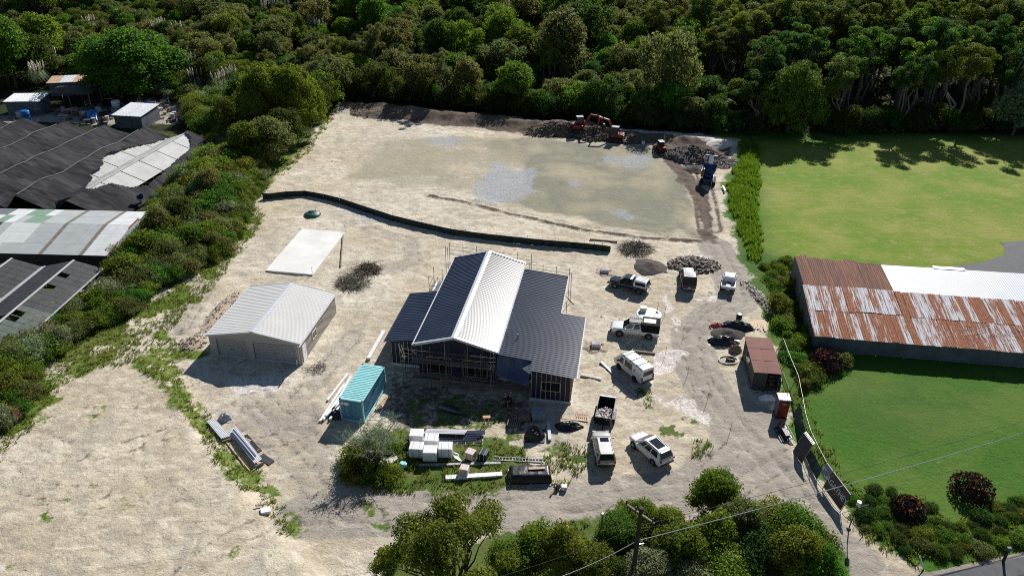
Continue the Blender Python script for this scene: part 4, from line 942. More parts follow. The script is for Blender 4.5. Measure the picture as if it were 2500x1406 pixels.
obj('back_wall', MB().add([(.1, 9, 0), (LEN, 9, 0), (LEN, 9, 3.5), (.1, 9, 3.5)], [(0, 1, 2, 3)]), M_OLDWALL, sh)
obj('beam', MB().box((LEN / 2, .15, 2.0), (LEN, .1, .16)), M_OLDTIMBER, sh)
W = .76
slp = lambda y: 2.1 + y * (1.5 / 9)
me_lo = MB().corr([(0, -.05, slp(-.05)), (W, -.05, slp(-.05)), (W, 4.7, slp(4.7)), (0, 4.7, slp(4.7))], .253, .05, 'sin').mesh('roof_sheet', True); me_lo.materials.append(M_RUSTY)
me_hi = MB().corr([(0, 4.55, slp(4.55) + .03), (W, 4.55, slp(4.55) + .03), (W, 9.1, slp(9.1) + .03), (0, 9.1, slp(9.1) + .03)], .253, .05, 'sin').mesh('roof_sheet', True); me_hi.materials.append(M_RUSTY)
for k in range(int(LEN / W)):
    for me in (me_lo, me_hi):
        o = obj('roof_sheet', me, None, sh); o.location = (k * W, random.uniform(-.12, .12) + (.25 if 6 < k < 14 and me is me_hi else 0), random.uniform(0, .025)); o.rotation_euler = (0, 0, random.uniform(-.006, .006))
sb = thing('rusty_shed', 'brown rusted iron shed with ragged upper edge behind the patchy one', 'shed', AX, ARZ)
n = 14
for k in range(n):
    top = 17.0 - .055 * k + random.choice([0, 0, -.35, -.5, .1]) - (.5 if k > 10 else 0)
    q = [(k * .75 + .35, 9.3, 3.25), (k * .75 + 1.1, 9.3, 3.25), (k * .75 + 1.1, top, 3.8), (k * .75 + .35, top, 3.8)]
    obj('roof_sheet', MB().corr(q, .25, .045, 'sin'), M_RUSTB, sb, True)
obj('end_wall', MB().add([(.4, 9.3, 0), (.4, 16.8, 0), (.4, 16.8, 3.75), (.4, 9.3, 3.2)], [(0, 1, 2, 3)]), M_OLDWALL, sb)
obj('back_wall', MB().add([(.4, 16.5, 0), (10.8, 16.3, 0), (10.8, 16.3, 3.6), (.4, 16.5, 3.6)], [(0, 1, 2, 3)]), M_OLDWALL, sb)
swr = thing('long_shed', 'long shed with glaring white metal roof beside the rusty sheds', 'shed', AX, ARZ)
roof('roof', [[(10.9, 9.25, 3.3), (LEN + 2, 9.25, 3.3), (LEN + 2, 16.4, 3.75), (10.9, 15.9, 3.75)]], M_WHITEROOF, swr, .3, .02)
obj('wall', MB().add([(11, 15.7, 0), (LEN + 2, 16.2, 0), (LEN + 2, 16.2, 3.7), (11, 15.7, 3.7)], [(0, 1, 2, 3)]), M_OLDWALL, swr)
obj('skylight', MB().box((19.2, 16.2, 3.78), (3.8, .7, .06), rz=.02), M_WHITE, swr)
br = MB()
for k in range(70):
    a = Vector((19.5 + random.gauss(0, 2.0), 2.6 + random.gauss(0, .7), 2.75 + random.uniform(0, .3))); b = a + Vector((random.uniform(-.9, .9), random.uniform(-.4, .4), random.uniform(-.05, .35)))
    br.tube(a, b, .018, .006, 4)
bo = obj('fallen_branch', br, mat('dead_grey_twigs', (.16, .14, .12), .9, 0, .3, 3)); bo.location = AX; bo.rotation_euler = (0, 0, ARZ); tag(bo, 'tangle of dead grey branches lying on the rusty roof', 'branch')

# ------------------------------------------------------------------ site cabin and portable toilet
M_CABROOF = mat('faded_red_brown_roof', (.17, .065, .052), .85, 0, .25, .6); M_CABWALL = mat('dark_plywood_wall', (.05, .05, .055), .7, 0, .3, 1)
cb = thing('site_hut', 'dark site hut with faded red brown roof and open front', 'hut', (26.65, 66.3, 0), R(83.8) - math.pi / 2)
hw, hl = 1.35, 6.7
for s in (-1, 1): obj('side_wall', MB().box((s * (hw - .06), hl / 2, 1.2), (.06, hl - .2, 2.4)), M_CABWALL, cb)
obj('back_wall', MB().box((0, hl - .08, 1.2), (2 * hw - .2, .06, 2.4)), M_CABWALL, cb)
obj('front_wall', MB().box((-.6, .1, 1.2), (1.3, .06, 2.4)), M_CABWALL, cb); obj('floor', MB().box((0, hl / 2, .12), (2.5, hl - .2, .1)), M_OLDTIMBER, cb)
obj('door', MB().box((1.27, -.55, 1.2), (.05, 1.2, 2.2), rz=R(-6)), mat('green_door_paint', (.02, .06, .05), .6), cb)
for j in range(3):
    for i in range(2):
        x0 = -1.42 + i * 1.43; y0 = -.15 + j * 2.33
        obj('roof_sheet', MB().slab([(x0, y0, 2.5 - .02 * j + .01 * i), (x0 + 1.42, y0, 2.5 - .02 * j), (x0 + 1.42, y0 + 2.31, 2.46 - .02 * j), (x0, y0 + 2.31, 2.46 - .02 * j)], .02, .04), M_CABROOF, cb)
window(cb, (-1.36, 3.8, 1.5), 1.8, 1.0, 'y', M_GLASS, M_GALV)
sf = MB()
for k in range(3): sf.box((.75, 1.3, .5 + .6 * k), (.9, 1.6, .04))
obj('shelf', sf, M_OLDTIMBER, cb)
for k in range(3): obj('stored_box', MB().box((.75, .75 + .4 * k, .66 + .6 * (k % 2)), (.4, .32, .28)), mat('carton_brown', (.22, .13, .07), .8), cb)
pl = thing('portable_toilet', 'dark red portable toilet with ribbed white roof', 'toilet', (27.25, 62.55, 0), R(-6))
M_PRED = mat('dark_red_plastic', (.22, .010, .014), .4, 0, .1, 1); M_PGREY = mat('grey_plastic', (.11, .12, .15), .5, 0, .15, 1)
obj('cabin', MB().box((0, 0, 1.12), (1.1, 1.1, 2.14)), M_PGREY, pl, bevel=.03)
d = obj('door', MB().box((0, -.56, 1.1), (.96, .05, 2.0)), M_PRED, pl, bevel=.02); obj('door_sign', MB().box((.05, -.59, 1.75), (.4, .01, .12)), mat('pale_pink_sticker', (.5, .3, .32), .5), d)
rf = obj('roof', MB().box((0, 0, 2.24), (1.2, 1.2, .12)), M_WHITE, pl, bevel=.04)
for k in range(5): obj('roof_rib', MB().box((-.44 + k * .22, 0, 2.31), (.08, 1.05, .04)), M_WHITE, rf)
obj('vent_pipe', MB().tube((.42, .42, 2.2), (.42, .42, 2.5), .05), M_STEELDK, pl); obj('skid_base', MB().box((0, 0, .05), (1.2, 1.2, .1)), M_BLACK, pl)

# ------------------------------------------------------------------ temporary fence on the right boundary
FB = [P(*q) for q in ((1893, 862), (1908, 905), (1928, 955), (1938, 1010), (1944, 1050), (1956, 1092), (1972, 1128), (1993, 1170), (2008, 1192), (2050, 1251))]
LEAN = Vector((.30, .06, 1.0))
fence = thing('boundary_fence', 'temporary mesh fence with green windbreak cloth along the driveway', 'fence')
M_WIND = mat('dark_green_windbreak', (.008, .045, .045), .7, 0, .3, 1.5); M_DKMESH = mat('dark_mesh', (.02, .025, .03), .6, 0, .2, 2)
for p in FB: obj('post', MB().tube((p.x, p.y, 0), p + LEAN * 2.0, .03, n=6), M_STEELDK, fence)
for i, (a, b) in enumerate(zip(FB[:-1], FB[1:])):
    for z in (1.95, .12): obj('rail', MB().tube(a + LEAN * z, b + LEAN * z, .025, n=6), M_GALV if z > 1 else M_STEELDK, fence)
    if i in (0, 1, 2, 5, 6):
        mesh = MB(); d = b - a; n = int(d.length / .18)
        for k in range(1, n): q = a + d * (k / n); mesh.tube(q + LEAN * .15, q + LEAN * 1.95, .008, n=3)
        o = obj('mesh_wires', mesh, M_STEELDK, fence); o['kind'] = 'stuff'
    if i in (3, 4, 5, 6):
        zt = (1.5, 1.35, 1.0, 1.15)[i - 3]; off = Vector((-.05, -.02, 0))
        cloth('windbreak_cloth', [a + LEAN * .05 + off, b + LEAN * .05 + off, b + LEAN * zt + off, a + LEAN * zt + off], M_WIND, fence, 8, .05, .05, i)
def fence_sign(a, b, name, label, m, z0, z1, cat):
    d = Vector((b.x - a.x, b.y - a.y, 0)); L_ = d.length; s = thing(name, label, cat, (a.x, a.y, 0), math.atan2(d.y, d.x))
    s.rotation_euler = (R(-17), 0, math.atan2(d.y, d.x))
    obj('sheet', MB().box((L_ / 2, -.07, (z0 + z1) / 2), (L_ - .04, .03, z1 - z0)), m, s); return s, L_
M_SIGNG = mat('slate_sign_vinyl', (.17, .19, .24), .45, 0, .08, 1); M_SIGNK = mat('black_banner_vinyl', (.018, .018, .022), .45, 0, .15, 1); M_SIGNW = mat('grey_print', (.75, .76, .8), .5)
s, L_ = fence_sign(FB[7], FB[8], 'fence_sign', 'slate grey sign with pale emblem at the end of the fence', M_SIGNG, .85, 2.05, 'sign')
em = MB()
for c_, r_, a0 in (((L_ / 2 - .25, 1.45), .2, .4), ((L_ / 2 + .2, 1.2), .2, 3.6)):
    pts = [(c_[0] + r_ * math.cos(a0 + t_ * .55), c_[1] + r_ * math.sin(a0 + t_ * .55)) for t_ in range(7)]
    for p, q in zip(pts[:-1], pts[1:]): em.bar((p[0], -.095, p[1]), (q[0], -.095, q[1]), .02, .09)
obj('emblem', em, M_SIGNW, s)
s, L_ = fence_sign(FB[8], FB[9], 'fence_banner', 'black banner with large grey AGATHEY lettering on the fence', M_SIGNK, .25, 2.05, 'banner')
text_obj('lettering', 'AGATHEY', .74, Matrix.Translation((L_ / 2, -.093, 1.2)) @ FRONT, M_SIGNW, s)
obj('prop', MB().tube((L_ + .1, .05, 0), (L_ + .75, 1.4, 1.9), .03, n=6), M_GALV, s)
# gate leaves leaning against the fence
ga, gb_ = P(1936, 1102), P(1957, 1132)
g = thing('gate_panel', 'dark mesh gate panel leaning beside the fence', 'gate', (0, 0, 0))
up = Vector((.75, .35, 1.95)); q = [Vector((ga.x, ga.y, .05)), Vector((gb_.x, gb_.y, .05))]; q += [q[1] + up, q[0] + up]
fr = MB()
for i in range(4): fr.tube(q[i], q[(i + 1) % 4], .035, n=6)
obj('frame', fr, M_GALV, g); obj('mesh_sheet', MB().slab(q, .01, .02), M_DKMESH, g)
for k in range(3): obj('rail', MB().tube(q[3] + Vector((.12 * k, .05 * k, .02 * k)), q[2] + Vector((.12 * k, .05 * k, .02 * k)), .03, n=6), M_WHITE, g)
for k in range(4): obj('rail', MB().tube(q[0] + Vector((-.09 * k, -.04 * k, 0)), q[1] + Vector((-.09 * k, -.04 * k, 0)), .025, n=6), M_GALV, g)
# ------------------------------------------------------------------ nursery on the left
NO = Vector((-64.1, 109.4, 0)); NRZ = R(79.4) - math.pi / 2
def shade_mat():
    m = bpy.data.materials.new('black_shade_cloth'); m.use_nodes = True; nt = m.node_tree; N = nt.nodes; L = nt.links; b = N['Principled BSDF']; b.inputs['Roughness'].default_value = .8; b.inputs['Specular IOR Level'].default_value = .15
    tc = N.new('ShaderNodeTexCoord'); br_ = N.new('ShaderNodeTexBrick'); br_.inputs['Scale'].default_value = .16; br_.inputs['Mortar Size'].default_value = 0; br_.inputs['Color1'].default_value = (.014, .014, .017, 1); br_.inputs['Color2'].default_value = (.036, .036, .040, 1)
    mp = N.new('ShaderNodeMapping'); mp.inputs['Rotation'].default_value = (0, 0, .12); L.new(tc.outputs['Object'], mp.inputs[0]); L.new(mp.outputs[0], br_.inputs['Vector'])
    no = N.new('ShaderNodeTexNoise'); no.inputs['Scale'].default_value = .35; no.inputs['Detail'].default_value = 7; L.new(tc.outputs['Object'], no.inputs['Vector'])
    mp2 = N.new('ShaderNodeMapping'); mp2.inputs['Scale'].default_value = (.6, 8, 1); L.new(tc.outputs['Object'], mp2.inputs[0]); n2 = N.new('ShaderNodeTexNoise'); n2.inputs['Scale'].default_value = .7; n2.inputs['Detail'].default_value = 5; L.new(mp2.outputs[0], n2.inputs['Vector'])
    rp = N.new('ShaderNodeValToRGB'); rp.color_ramp.elements[0].position = .38; rp.color_ramp.elements[1].position = .68; rp.color_ramp.elements[0].color = (.6, .6, .6, 1); rp.color_ramp.elements[1].color = (1.7, 1.65, 1.6, 1); L.new(n2.outputs['Fac'], rp.inputs[0])
    mx = N.new('ShaderNodeMix'); mx.data_type = 'RGBA'; mx.blend_type = 'MULTIPLY'; mx.inputs[0].default_value = 1; L.new(br_.outputs[0], mx.inputs[6]); L.new(rp.outputs[0], mx.inputs[7]); L.new(mx.outputs[2], b.inputs['Base Color'])
    return m
M_SHADE = shade_mat()
M_GHWHITE = mat('whitewashed_polycarbonate', (.44, .44, .43), .6, 0, .16, .5, spec=.3); M_GHGREY = mat('cool_grey_whitewash', (.42, .44, .47), .5, 0, .12, .5)  # second one is the plain cool grey of the gutters
def cloth_z(x, y):
    ph = (x / 8.3) % 1.0; tri = np.where(ph < .74, 1 - ph / .74, (ph - .74) / .26)           # 1 on a ridge, 0 in a valley
    sag = -.45 * np.sin(np.pi * ((y / 9.7) % 1.0)) ** 2 * (1 - tri) + (vnoise(x * .2 + 9, y * .2) - .5) * .6 + (fbm(x * .5, y * 1.6, 3) - .5) * .28
    return 2.6 + 1.7 * np.clip(tri * 1.05, 0, 1) ** 1.2 + sag
PX_HOLE = np.array([(204, 462), (225, 432), (214, 425), (250, 402), (246, 388), (262, 372), (330, 356), (375, 348), (420, 330), (452, 316), (468, 335), (468, 362), (440, 385), (395, 428), (360, 455), (318, 459), (272, 448), (230, 462)], float)
def to_px(x, y, z):
    d = np.stack([x, y, z - CAM_H], -1); w_ = d @ _fw; return 1250 + CAM_F * (d @ _r2) / w_, 703 - CAM_F * (d @ _u2) / w_
HOLE = wpoly([tuple(q) for q in PX_HOLE], 3.9)
nur = thing('shade_house', 'large shade house under sagging black cloth with one bare white roof', 'shade house', NO, NRZ)
xs = np.arange(-40, 7.21, .22); ys = np.arange(-5.0, 27.6, .24); X, Y = np.meshgrid(xs, ys)
Z = cloth_z(X, Y); ed = np.minimum.reduce([(7.2 - X) / 2.5, np.full_like(X, 1.0)]); Z = Z * np.clip(.35 + .65 * ed, .3, 1)
cz, sz = math.cos(NRZ), math.sin(NRZ); WX = NO.x + cz * X - sz * Y; WY = NO.y + sz * X + cz * Y
rz_ = np.where(np.abs(X) < 4.1, 4.0 - np.abs(X) * 1.5 / 4.1, np.where((X < 0) & (X > -8.3), 2.5 + (-X - 4.1) * 1.3 / 4.1, 0)); Z = np.maximum(Z, np.where((Y > -3) & (Y < 29), rz_ + .1, 0))
_pu, _pv = to_px(WX, WY, Z); hole = inside(_pu, _pv, PX_HOLE)
hole |= (X > 3.2) & (Y > 27.2 - (X - 3) * .7)
nx = len(xs); mb = MB(); mb.v = [tuple(v) for v in np.stack([X, Y, Z], -1).reshape(-1, 3)]
for j in range(len(ys) - 1):
    for i in range(nx - 1):
        if not (hole[j, i] and hole[j, i + 1] and hole[j + 1, i] and hole[j + 1, i + 1]): mb.f.append((j * nx + i, j * nx + i + 1, (j + 1) * nx + i + 1, (j + 1) * nx + i))
obj('shade_cloth', mb, M_SHADE, nur, True)
for s, m_ in ((1, M_GHWHITE), (-1, M_GHWHITE)):
    for k in range(6):
        y0, y1 = -2 + k * 4.9, -2 + (k + 1) * 4.9 - .18
        q = [(s * 4.1, y0, 2.5), (s * 4.1, y1, 2.5), (.0, y1, 4.0), (.0, y0, 4.0)]
        obj('roof_sheet', MB().slab(q if s > 0 else [q[3], q[2], q[1], q[0]], .0, .03), m_, nur)
for k in range(6):
    y0, y1 = -2 + k * 4.9, -2 + (k + 1) * 4.9 - .18
    obj('roof_sheet', MB().slab([(-4.1, y0, 2.5), (-4.1, y1, 2.5), (-8.2, y1, 3.8), (-8.2, y0, 3.8)], .0, .03), M_GHWHITE, nur)
obj('ridge_cap', MB().box((0, 12.5, 4.03), (.35, 29.5, .08)), M_GHWHITE, nur)
for x in (-37.3, -29, -20.7, -12.4, -4.15, 4.15):
    for y in (-4.5, 2.5, 9.8, 17, 22.4, 27.2): obj('post', MB().tube((x, y, 0), (x, y, 2.4), .05, n=6), M_GALV, nur)
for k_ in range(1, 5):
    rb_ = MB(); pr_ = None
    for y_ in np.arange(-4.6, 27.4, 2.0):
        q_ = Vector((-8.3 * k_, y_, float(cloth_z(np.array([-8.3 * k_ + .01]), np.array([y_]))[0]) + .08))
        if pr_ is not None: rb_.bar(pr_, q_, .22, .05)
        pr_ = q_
    obj('ridge_highlight', rb_, mat('ridge_light_grey', (.14, .14, .15), .7, 0, .3, 1), nur)  # added pale strips stand in for light along the cloth ridges
# fan hood by the hedge
fh = thing('fan_hood', 'round white fan cowl at the edge of the black cloth', 'fan'); p = P(340, 478, 2.6); fh.location = (p.x, p.y, 0)
obj('cowl', MB().tube((0, 0, 2.3), (.3, -.5, 2.7), .55, .62, 16), M_WHITE, fh); obj('duct', MB().tube((0, 0, 0), (0, 0, 2.3), .2), M_GALV, fh); obj('fan_face', MB().tube((.31, -.51, 2.7), (.32, -.53, 2.72), .5, .5, 16), M_BLACK, fh)
# panelled greenhouse
gh = thing('greenhouse', 'greenhouse with patchwork roof of white, green and grey panels', 'greenhouse', (-52.6, 89.8, 0), R(-1.5))
GHM = {'w': mat('greenhouse_white_panel', (.60, .62, .62), .5, 0, .10, .8), 'p': mat('greenhouse_pale_panel', (.40, .42, .42), .5, 0, .10, .8), 'g': mat('greenhouse_green_panel', (.20, .30, .22), .5, 0, .1, .8), 'd': mat('greenhouse_dark_panel', (.05, .05, .058), .5, 0, .2, .8), 'l': mat('lichen_strip', (.17, .15, .13), .8, 0, .3, 2), 'm': mat('greenhouse_mid_panel', (.15, .16, .18), .5, 0, .15, .8)}
x = 0.0; col = 0
right = ['w', 'w', 'l', 'p', 'p', 'p', 'l', 'p', 'p']
while x > -27:
    if col < len(right): wd = .55 if right[col] == 'l' else 1.6; cs = [right[col]] * 5; 
    else:
        wd = 1.35; cs = [random.choice(x_) for x_ in ('wpmd', 'wwdgp', 'wwdmp', 'gpgw', 'gwgm')]
    if col < len(right) and right[col] != 'l' and x > -3: cs = ['w'] * 5
    zs = [(0, 2.9), (2.5, 3.25), (5.0, 3.6), (7.3, 3.9)]
    segs = list(zip(zs[:-1], zs[1:])) + [((7.3, 3.9), (10.2, 3.65)), ((10.2, 3.65), (12.9, 3.4))]
    for i, (A_, B_) in enumerate(segs):
        cc = cs[min(i, 4)]
        sx = lambda yy: -.0 * yy
        o = obj('roof_panel', MB().slab([(x - wd + .03 + sx(A_[0]), A_[0] + .02, A_[1]), (x + sx(A_[0]), A_[0] + .02, A_[1]), (x + sx(B_[0]), B_[0] - .02, B_[1]), (x - wd + .03 + sx(B_[0]), B_[0] - .02, B_[1])], .0, .03), GHM[cc], gh)
    x -= wd; col += 1
obj('front_wall', MB().add([(-27, .2, 0), (.0, .2, 0), (.0, .2, 2.85), (-27, .2, 2.85)], [(0, 1, 2, 3)]), mat('dark_sarking', (.02, .022, .025), .7, 0, .3, 1), gh)
obj('end_wall', MB().add([(-.02, .1, 0), (-.02, 12.8, 0), (-.02, 12.8, 3.35), (-.02, 7.3, 3.85), (-.02, .1, 2.85)], [(0, 1, 2, 3, 4)]), mat('bluish_polythene', (.42, .47, .52), .4, 0, .2, .8), gh)
for k in range(4): obj('fascia', MB().bar((.02, .1 + 3.2 * k, 2.9 + .42 * k if k < 3 else 3.65), (.02, 3.25 + 3.2 * k, 3.3 + .42 * k if k < 2 else (3.85 if k == 2 else 3.4)), .06, .14), mat('faded_red_fascia', (.42, .10, .07), .6, 0, .3, 2) if k % 2 == 0 else M_WHITE, gh)
# glazed shade houses
M_SHG = mat('grimy_green_glazing', (.075, .095, .075), .5, 0, .35, .9); M_SHD = mat('grimy_dark_glazing', (.035, .037, .036), .5, 0, .35, .9)
def glazed(label, ox, oy, rz, wl, wr, length, ridge, eave):
    g = thing('glazed_shade_house', label, 'greenhouse', (ox, oy, 0), rz)
    n = int(length / 1.0)
    for k in range(n):
        for s, w_, nc, m_ in ((1, wr, 3, M_SHG), (-1, wl, 2, M_SHD)):
            for j in range(nc):
                if random.random() < .04: continue
                x0, x1 = w_ * j / nc, w_ * (j + 1) / nc; z0 = ridge - (ridge - eave) * j / nc; z1 = ridge - (ridge - eave) * (j + 1) / nc
                q = [(s * x1, k + .03, z1), (s * x1, k + .98, z1), (s * (x0 + .03), k + .98, z0), (s * (x0 + .03), k + .03, z0)]
                m2 = M_SHG if (k < n * .45 and s > 0) else M_SHD
                obj('pane', MB().slab(q if s > 0 else q[::-1], .0, .02), m2 if s > 0 else m_, g)
    obj('ridge_cap', MB().box((0, length / 2, ridge + .05), (.3, length, .06)), M_GHWHITE, g)
    for s, w_ in ((1, wr), (-1, wl)): obj('gutter', MB().box((s * (w_ + .08), length / 2, eave - .02), (.18, length, .1)), M_GHGREY, g)
    fr_ = MB()
    for k in range(0, n + 1, 2):
        for s, w_ in ((1, wr), (-1, wl)): fr_.bar((0, k, ridge - .06), (s * w_, k, eave - .06), .05, .05); fr_.tube((s * w_, k, 0), (s * w_, k, eave), .04, n=5)
    obj('frame', fr_, M_GALV, g)
    return g
glazed('grimy glazed shade house with white ridge beside the hedge', -56.6, 66.2, R(-3.5), 4.0, 3.5, 21, 3.6, 2.6)
glazed('grimy glazed shade house partly hidden at the picture edge', -64.6, 66.5, R(-3.5), 3.6, 3.6, 21, 3.6, 2.6)
c = cloth('torn_cloth', [P(150, 782, 1.2), P(182, 770, 1.0), P(250, 685, 2.3), P(232, 690, 2.6)], M_WHITEPL, None, 14, .3, .25, 5); tag(c, 'torn white sheeting hanging off the glazed shade house', 'sheeting')
c = cloth('torn_cloth', [P(88, 818, 1.4), P(130, 782, .8), P(140, 770, 2.2), P(92, 812, 2.4)], M_WHITEPL, None, 12, .2, .2, 8); tag(c, 'torn white sheeting draped near the lower gutter', 'sheeting')
# ------------------------------------------------------------------ cluttered yard behind the nursery
def simple_shed(label, fl, fr, depth, h, wm, rm, slope=.3, name='yard_shed', back=1):
    A, B = PT(*fl), PT(*fr); d = B - A; w_ = d.length; t = thing(name, label, 'shed', A, math.atan2(d.y, d.x)); hb = h + slope
    obj('wall', MB().corr([(0, 0, 0), (w_, 0, 0), (w_, 0, h), (0, 0, h)], .3, .03), wm, t)
    obj('wall', MB().add([(w_, 0, 0), (w_, depth, 0), (w_, depth, hb), (w_, 0, h)], [(0, 1, 2, 3)]), wm, t); obj('wall', MB().add([(0, 0, 0), (0, depth, 0), (0, depth, hb), (0, 0, h)], [(0, 1, 2, 3)]), wm, t)
    obj('wall', MB().add([(0, depth, 0), (w_, depth, 0), (w_, depth, hb), (0, depth, hb)], [(0, 1, 2, 3)]), wm, t)
    k = max(1, int(w_ / 2.2))
    for i in range(k):
        x0, x1 = -.3 + (w_ + .6) * i / k, -.3 + (w_ + .6) * (i + 1) / k
        obj('roof_sheet', MB().corr([(x0, -.4, h + .04 + .02 * (i % 2)), (x1, -.4, h + .04 + .02 * (i % 2)), (x1, depth + .3, hb + .05), (x0, depth + .3, hb + .05)], .3, .03), rm[i % len(rm)], t)
    obj('door', MB().box((w_ * .55, -.06, 1.0), (1.0, .05, 2.0)), M_OLDWALL, t)
    return t
M_RUSTP = mat('pale_rusty_roof', (.42, .27, .18), .6, 0, .35, .8); M_TINW = mat('pale_tin', (.55, .58, .62), .45, .2, .12, .5)
simple_shed('grey tin shed with pale roof at the edge of the cluttered yard', (22, 282), (104, 281), 4.5, 2.9, M_OLDWALL, [M_TINW])
simple_shed('old shed with orange rusty roof behind the cluttered yard', (126, 236), (212, 232), 4.5, 3.0, M_OLDWALL, [M_RUSTP, M_TINW])
simple_shed('shiny tin lean-to shed in the middle of the yard', (284, 312), (350, 316), 6.5, 2.6, M_OLDWALL, [M_TINW], .5)
t = thing('carport', 'dark flat roofed lean-to on posts in the yard', 'lean-to', PT(120, 262), 0)
obj('roof', MB().box((4.5, 3, 2.9), (9.5, 5.5, .15)), mat('dark_felt_roof', (.07, .06, .055), .8, 0, .3, 1), t)
for x in (.2, 4.5, 8.8):
    for y in (.5, 5.5): obj('post', MB().box((x, y, 1.45), (.15, .15, 2.9)), M_OLDTIMBER, t)
M_BLUETANK = mat('bright_blue_plastic', (.012, .13, .42), .4, 0, .15, 1)
def drum(label, px, r, h, m):
    t = thing('drum', label, 'drum', PT(*px)); b = MB(); n = 16
    ring = lambda rr, z: [(rr * math.cos(2 * math.pi * i / n), rr * math.sin(2 * math.pi * i / n), z) for i in range(n)]
    b.loft([ring(r * .95, 0), ring(r, .05), ring(r, h * .33), ring(r * 1.05, h * .36), ring(r, h * .39), ring(r, h * .66), ring(r * 1.05, h * .69), ring(r, h * .72), ring(r, h * .97), ring(r * .9, h)]); obj('shell', b, m, t, True); obj('lid', MB().tube((0, 0, h), (0, 0, h + .06), r * .75, n=16), m, t)
drum('tall blue plastic tank leaning in the yard by the pale roofed shed', (67, 298), .85, 2.3, M_BLUETANK)
drum('small blue drum behind the shiny lean-to', (362, 258), .6, 1.2, M_BLUETANK); drum('white plastic tank in the yard beside the lean-to', (285, 262), .9, 1.4, M_WHITE)
drum('dark blue drum on the pale yard floor', (447, 297), .55, .9, M_BLUETANK)
c = cloth('blue_tarpaulin', [PT(214, 300) + Vector((0, 0, .3)), PT(240, 300) + Vector((0, 0, .3)), PT(240, 286) + Vector((0, 0, 1.6)), PT(214, 287) + Vector((0, 0, 1.6))], M_BLUETANK, None, 10, -.5, .4, 2); tag(c, 'blue tarpaulin bundled over stored goods in the yard', 'tarpaulin')
rj = random.Random(5)
YARD = [(12, 290), (120, 286), (180, 300), (265, 305), (275, 272), (330, 250), (400, 245), (470, 255), (460, 300), (385, 300), (370, 270), (200, 262), (130, 280)]
yw = wpoly(YARD); kinds = ['crate', 'bench', 'board', 'bin', 'pot', 'frame']
JM = [mat('yard_white', (.5, .5, .5), .6, 0, .2, 2), mat('yard_brown', (.16, .09, .055), .8, 0, .3, 2), mat('yard_grey', (.13, .14, .15), .7, 0, .3, 2), mat('yard_dark', (.04, .038, .036), .8, 0, .3, 2), mat('yard_cream', (.42, .37, .3), .7, 0, .25, 2)]
JN = ['pale', 'brown', 'grey', 'dark', 'cream']; cnt = 0
while cnt < 95:
    x, y = rj.uniform(yw[:, 0].min(), yw[:, 0].max()), rj.uniform(yw[:, 1].min(), yw[:, 1].max())
    if not inside(np.array([x]), np.array([y]), yw)[0]: continue
    cnt += 1; k = rj.choice(kinds); ci = rj.randrange(5); m = JM[ci]; mb = MB(); a = rj.uniform(0, 3)
    if k == 'crate':
        w_, d_, h_ = rj.uniform(.6, 1.6), rj.uniform(.5, 1.2), rj.uniform(.4, 1.3)
        for s in (-1, 1): mb.box((0, s * d_ / 2, h_ / 2), (w_, .05, h_)); mb.box((s * w_ / 2, 0, h_ / 2), (.05, d_ - .06, h_))
        mb.box((0, 0, h_ * .6), (w_ - .1, d_ - .1, .1)); nm = 'crate'; lb = f'{JN[ci]} open crate standing in the cluttered yard'
    elif k == 'bench':
        mb.box((0, 0, .8), (rj.uniform(1.2, 2.6), .9, .08))
        for sx in (-.5, .5):
            for sy in (-.35, .35): mb.box((sx, sy, .4), (.08, .08, .8))
        nm = 'work_bench'; lb = f'{JN[ci]} potting bench in the cluttered yard'
    elif k == 'board':
        for i in range(4): mb.box((0, .0 + .25 * i, .08 + .07 * i), (rj.uniform(1.5, 3.5), .3, .06), rz=rj.uniform(-.3, .3))
        nm = 'board_stack'; lb = f'{JN[ci]} boards lying loosely in the cluttered yard'
    elif k == 'bin':
        mb.tube((0, 0, 0), (0, 0, 1.0), .3, .38, 12); mb.tube((0, 0, 1.0), (0, 0, 1.06), .42, .4, 12); nm = 'bin'; lb = f'{JN[ci]} round bin in the cluttered yard'
    elif k == 'pot':
        mb.tube((0, 0, 0), (0, 0, .5), .3, .45, 12); mb.tube((0, 0, .5), (0, 0, .56), .5, .5, 12); nm = 'plant_pot'; lb = f'{JN[ci]} large plant pot in the cluttered yard'
    else:
        for s in (-1, 1): mb.bar((s * .6, 0, 0), (s * .5, .2, 1.7), .07, .07)
        for z in (.4, 1.0, 1.6): mb.bar((-.6, .05 + .1 * z, z), (.6, .05 + .1 * z, z), .05, .05)
        mb.box((0, .15, 1.0), (1.0, .3, .05)); nm = 'rack'; lb = f'{JN[ci]} metal rack in the cluttered yard'
    o = obj(nm, mb, m); o.location = (x, y, H0(x, y)); o.rotation_euler = (0, 0, a); tag(o, lb, nm.replace('_', ' ').split()[-1], 'clutter in the nursery yard')
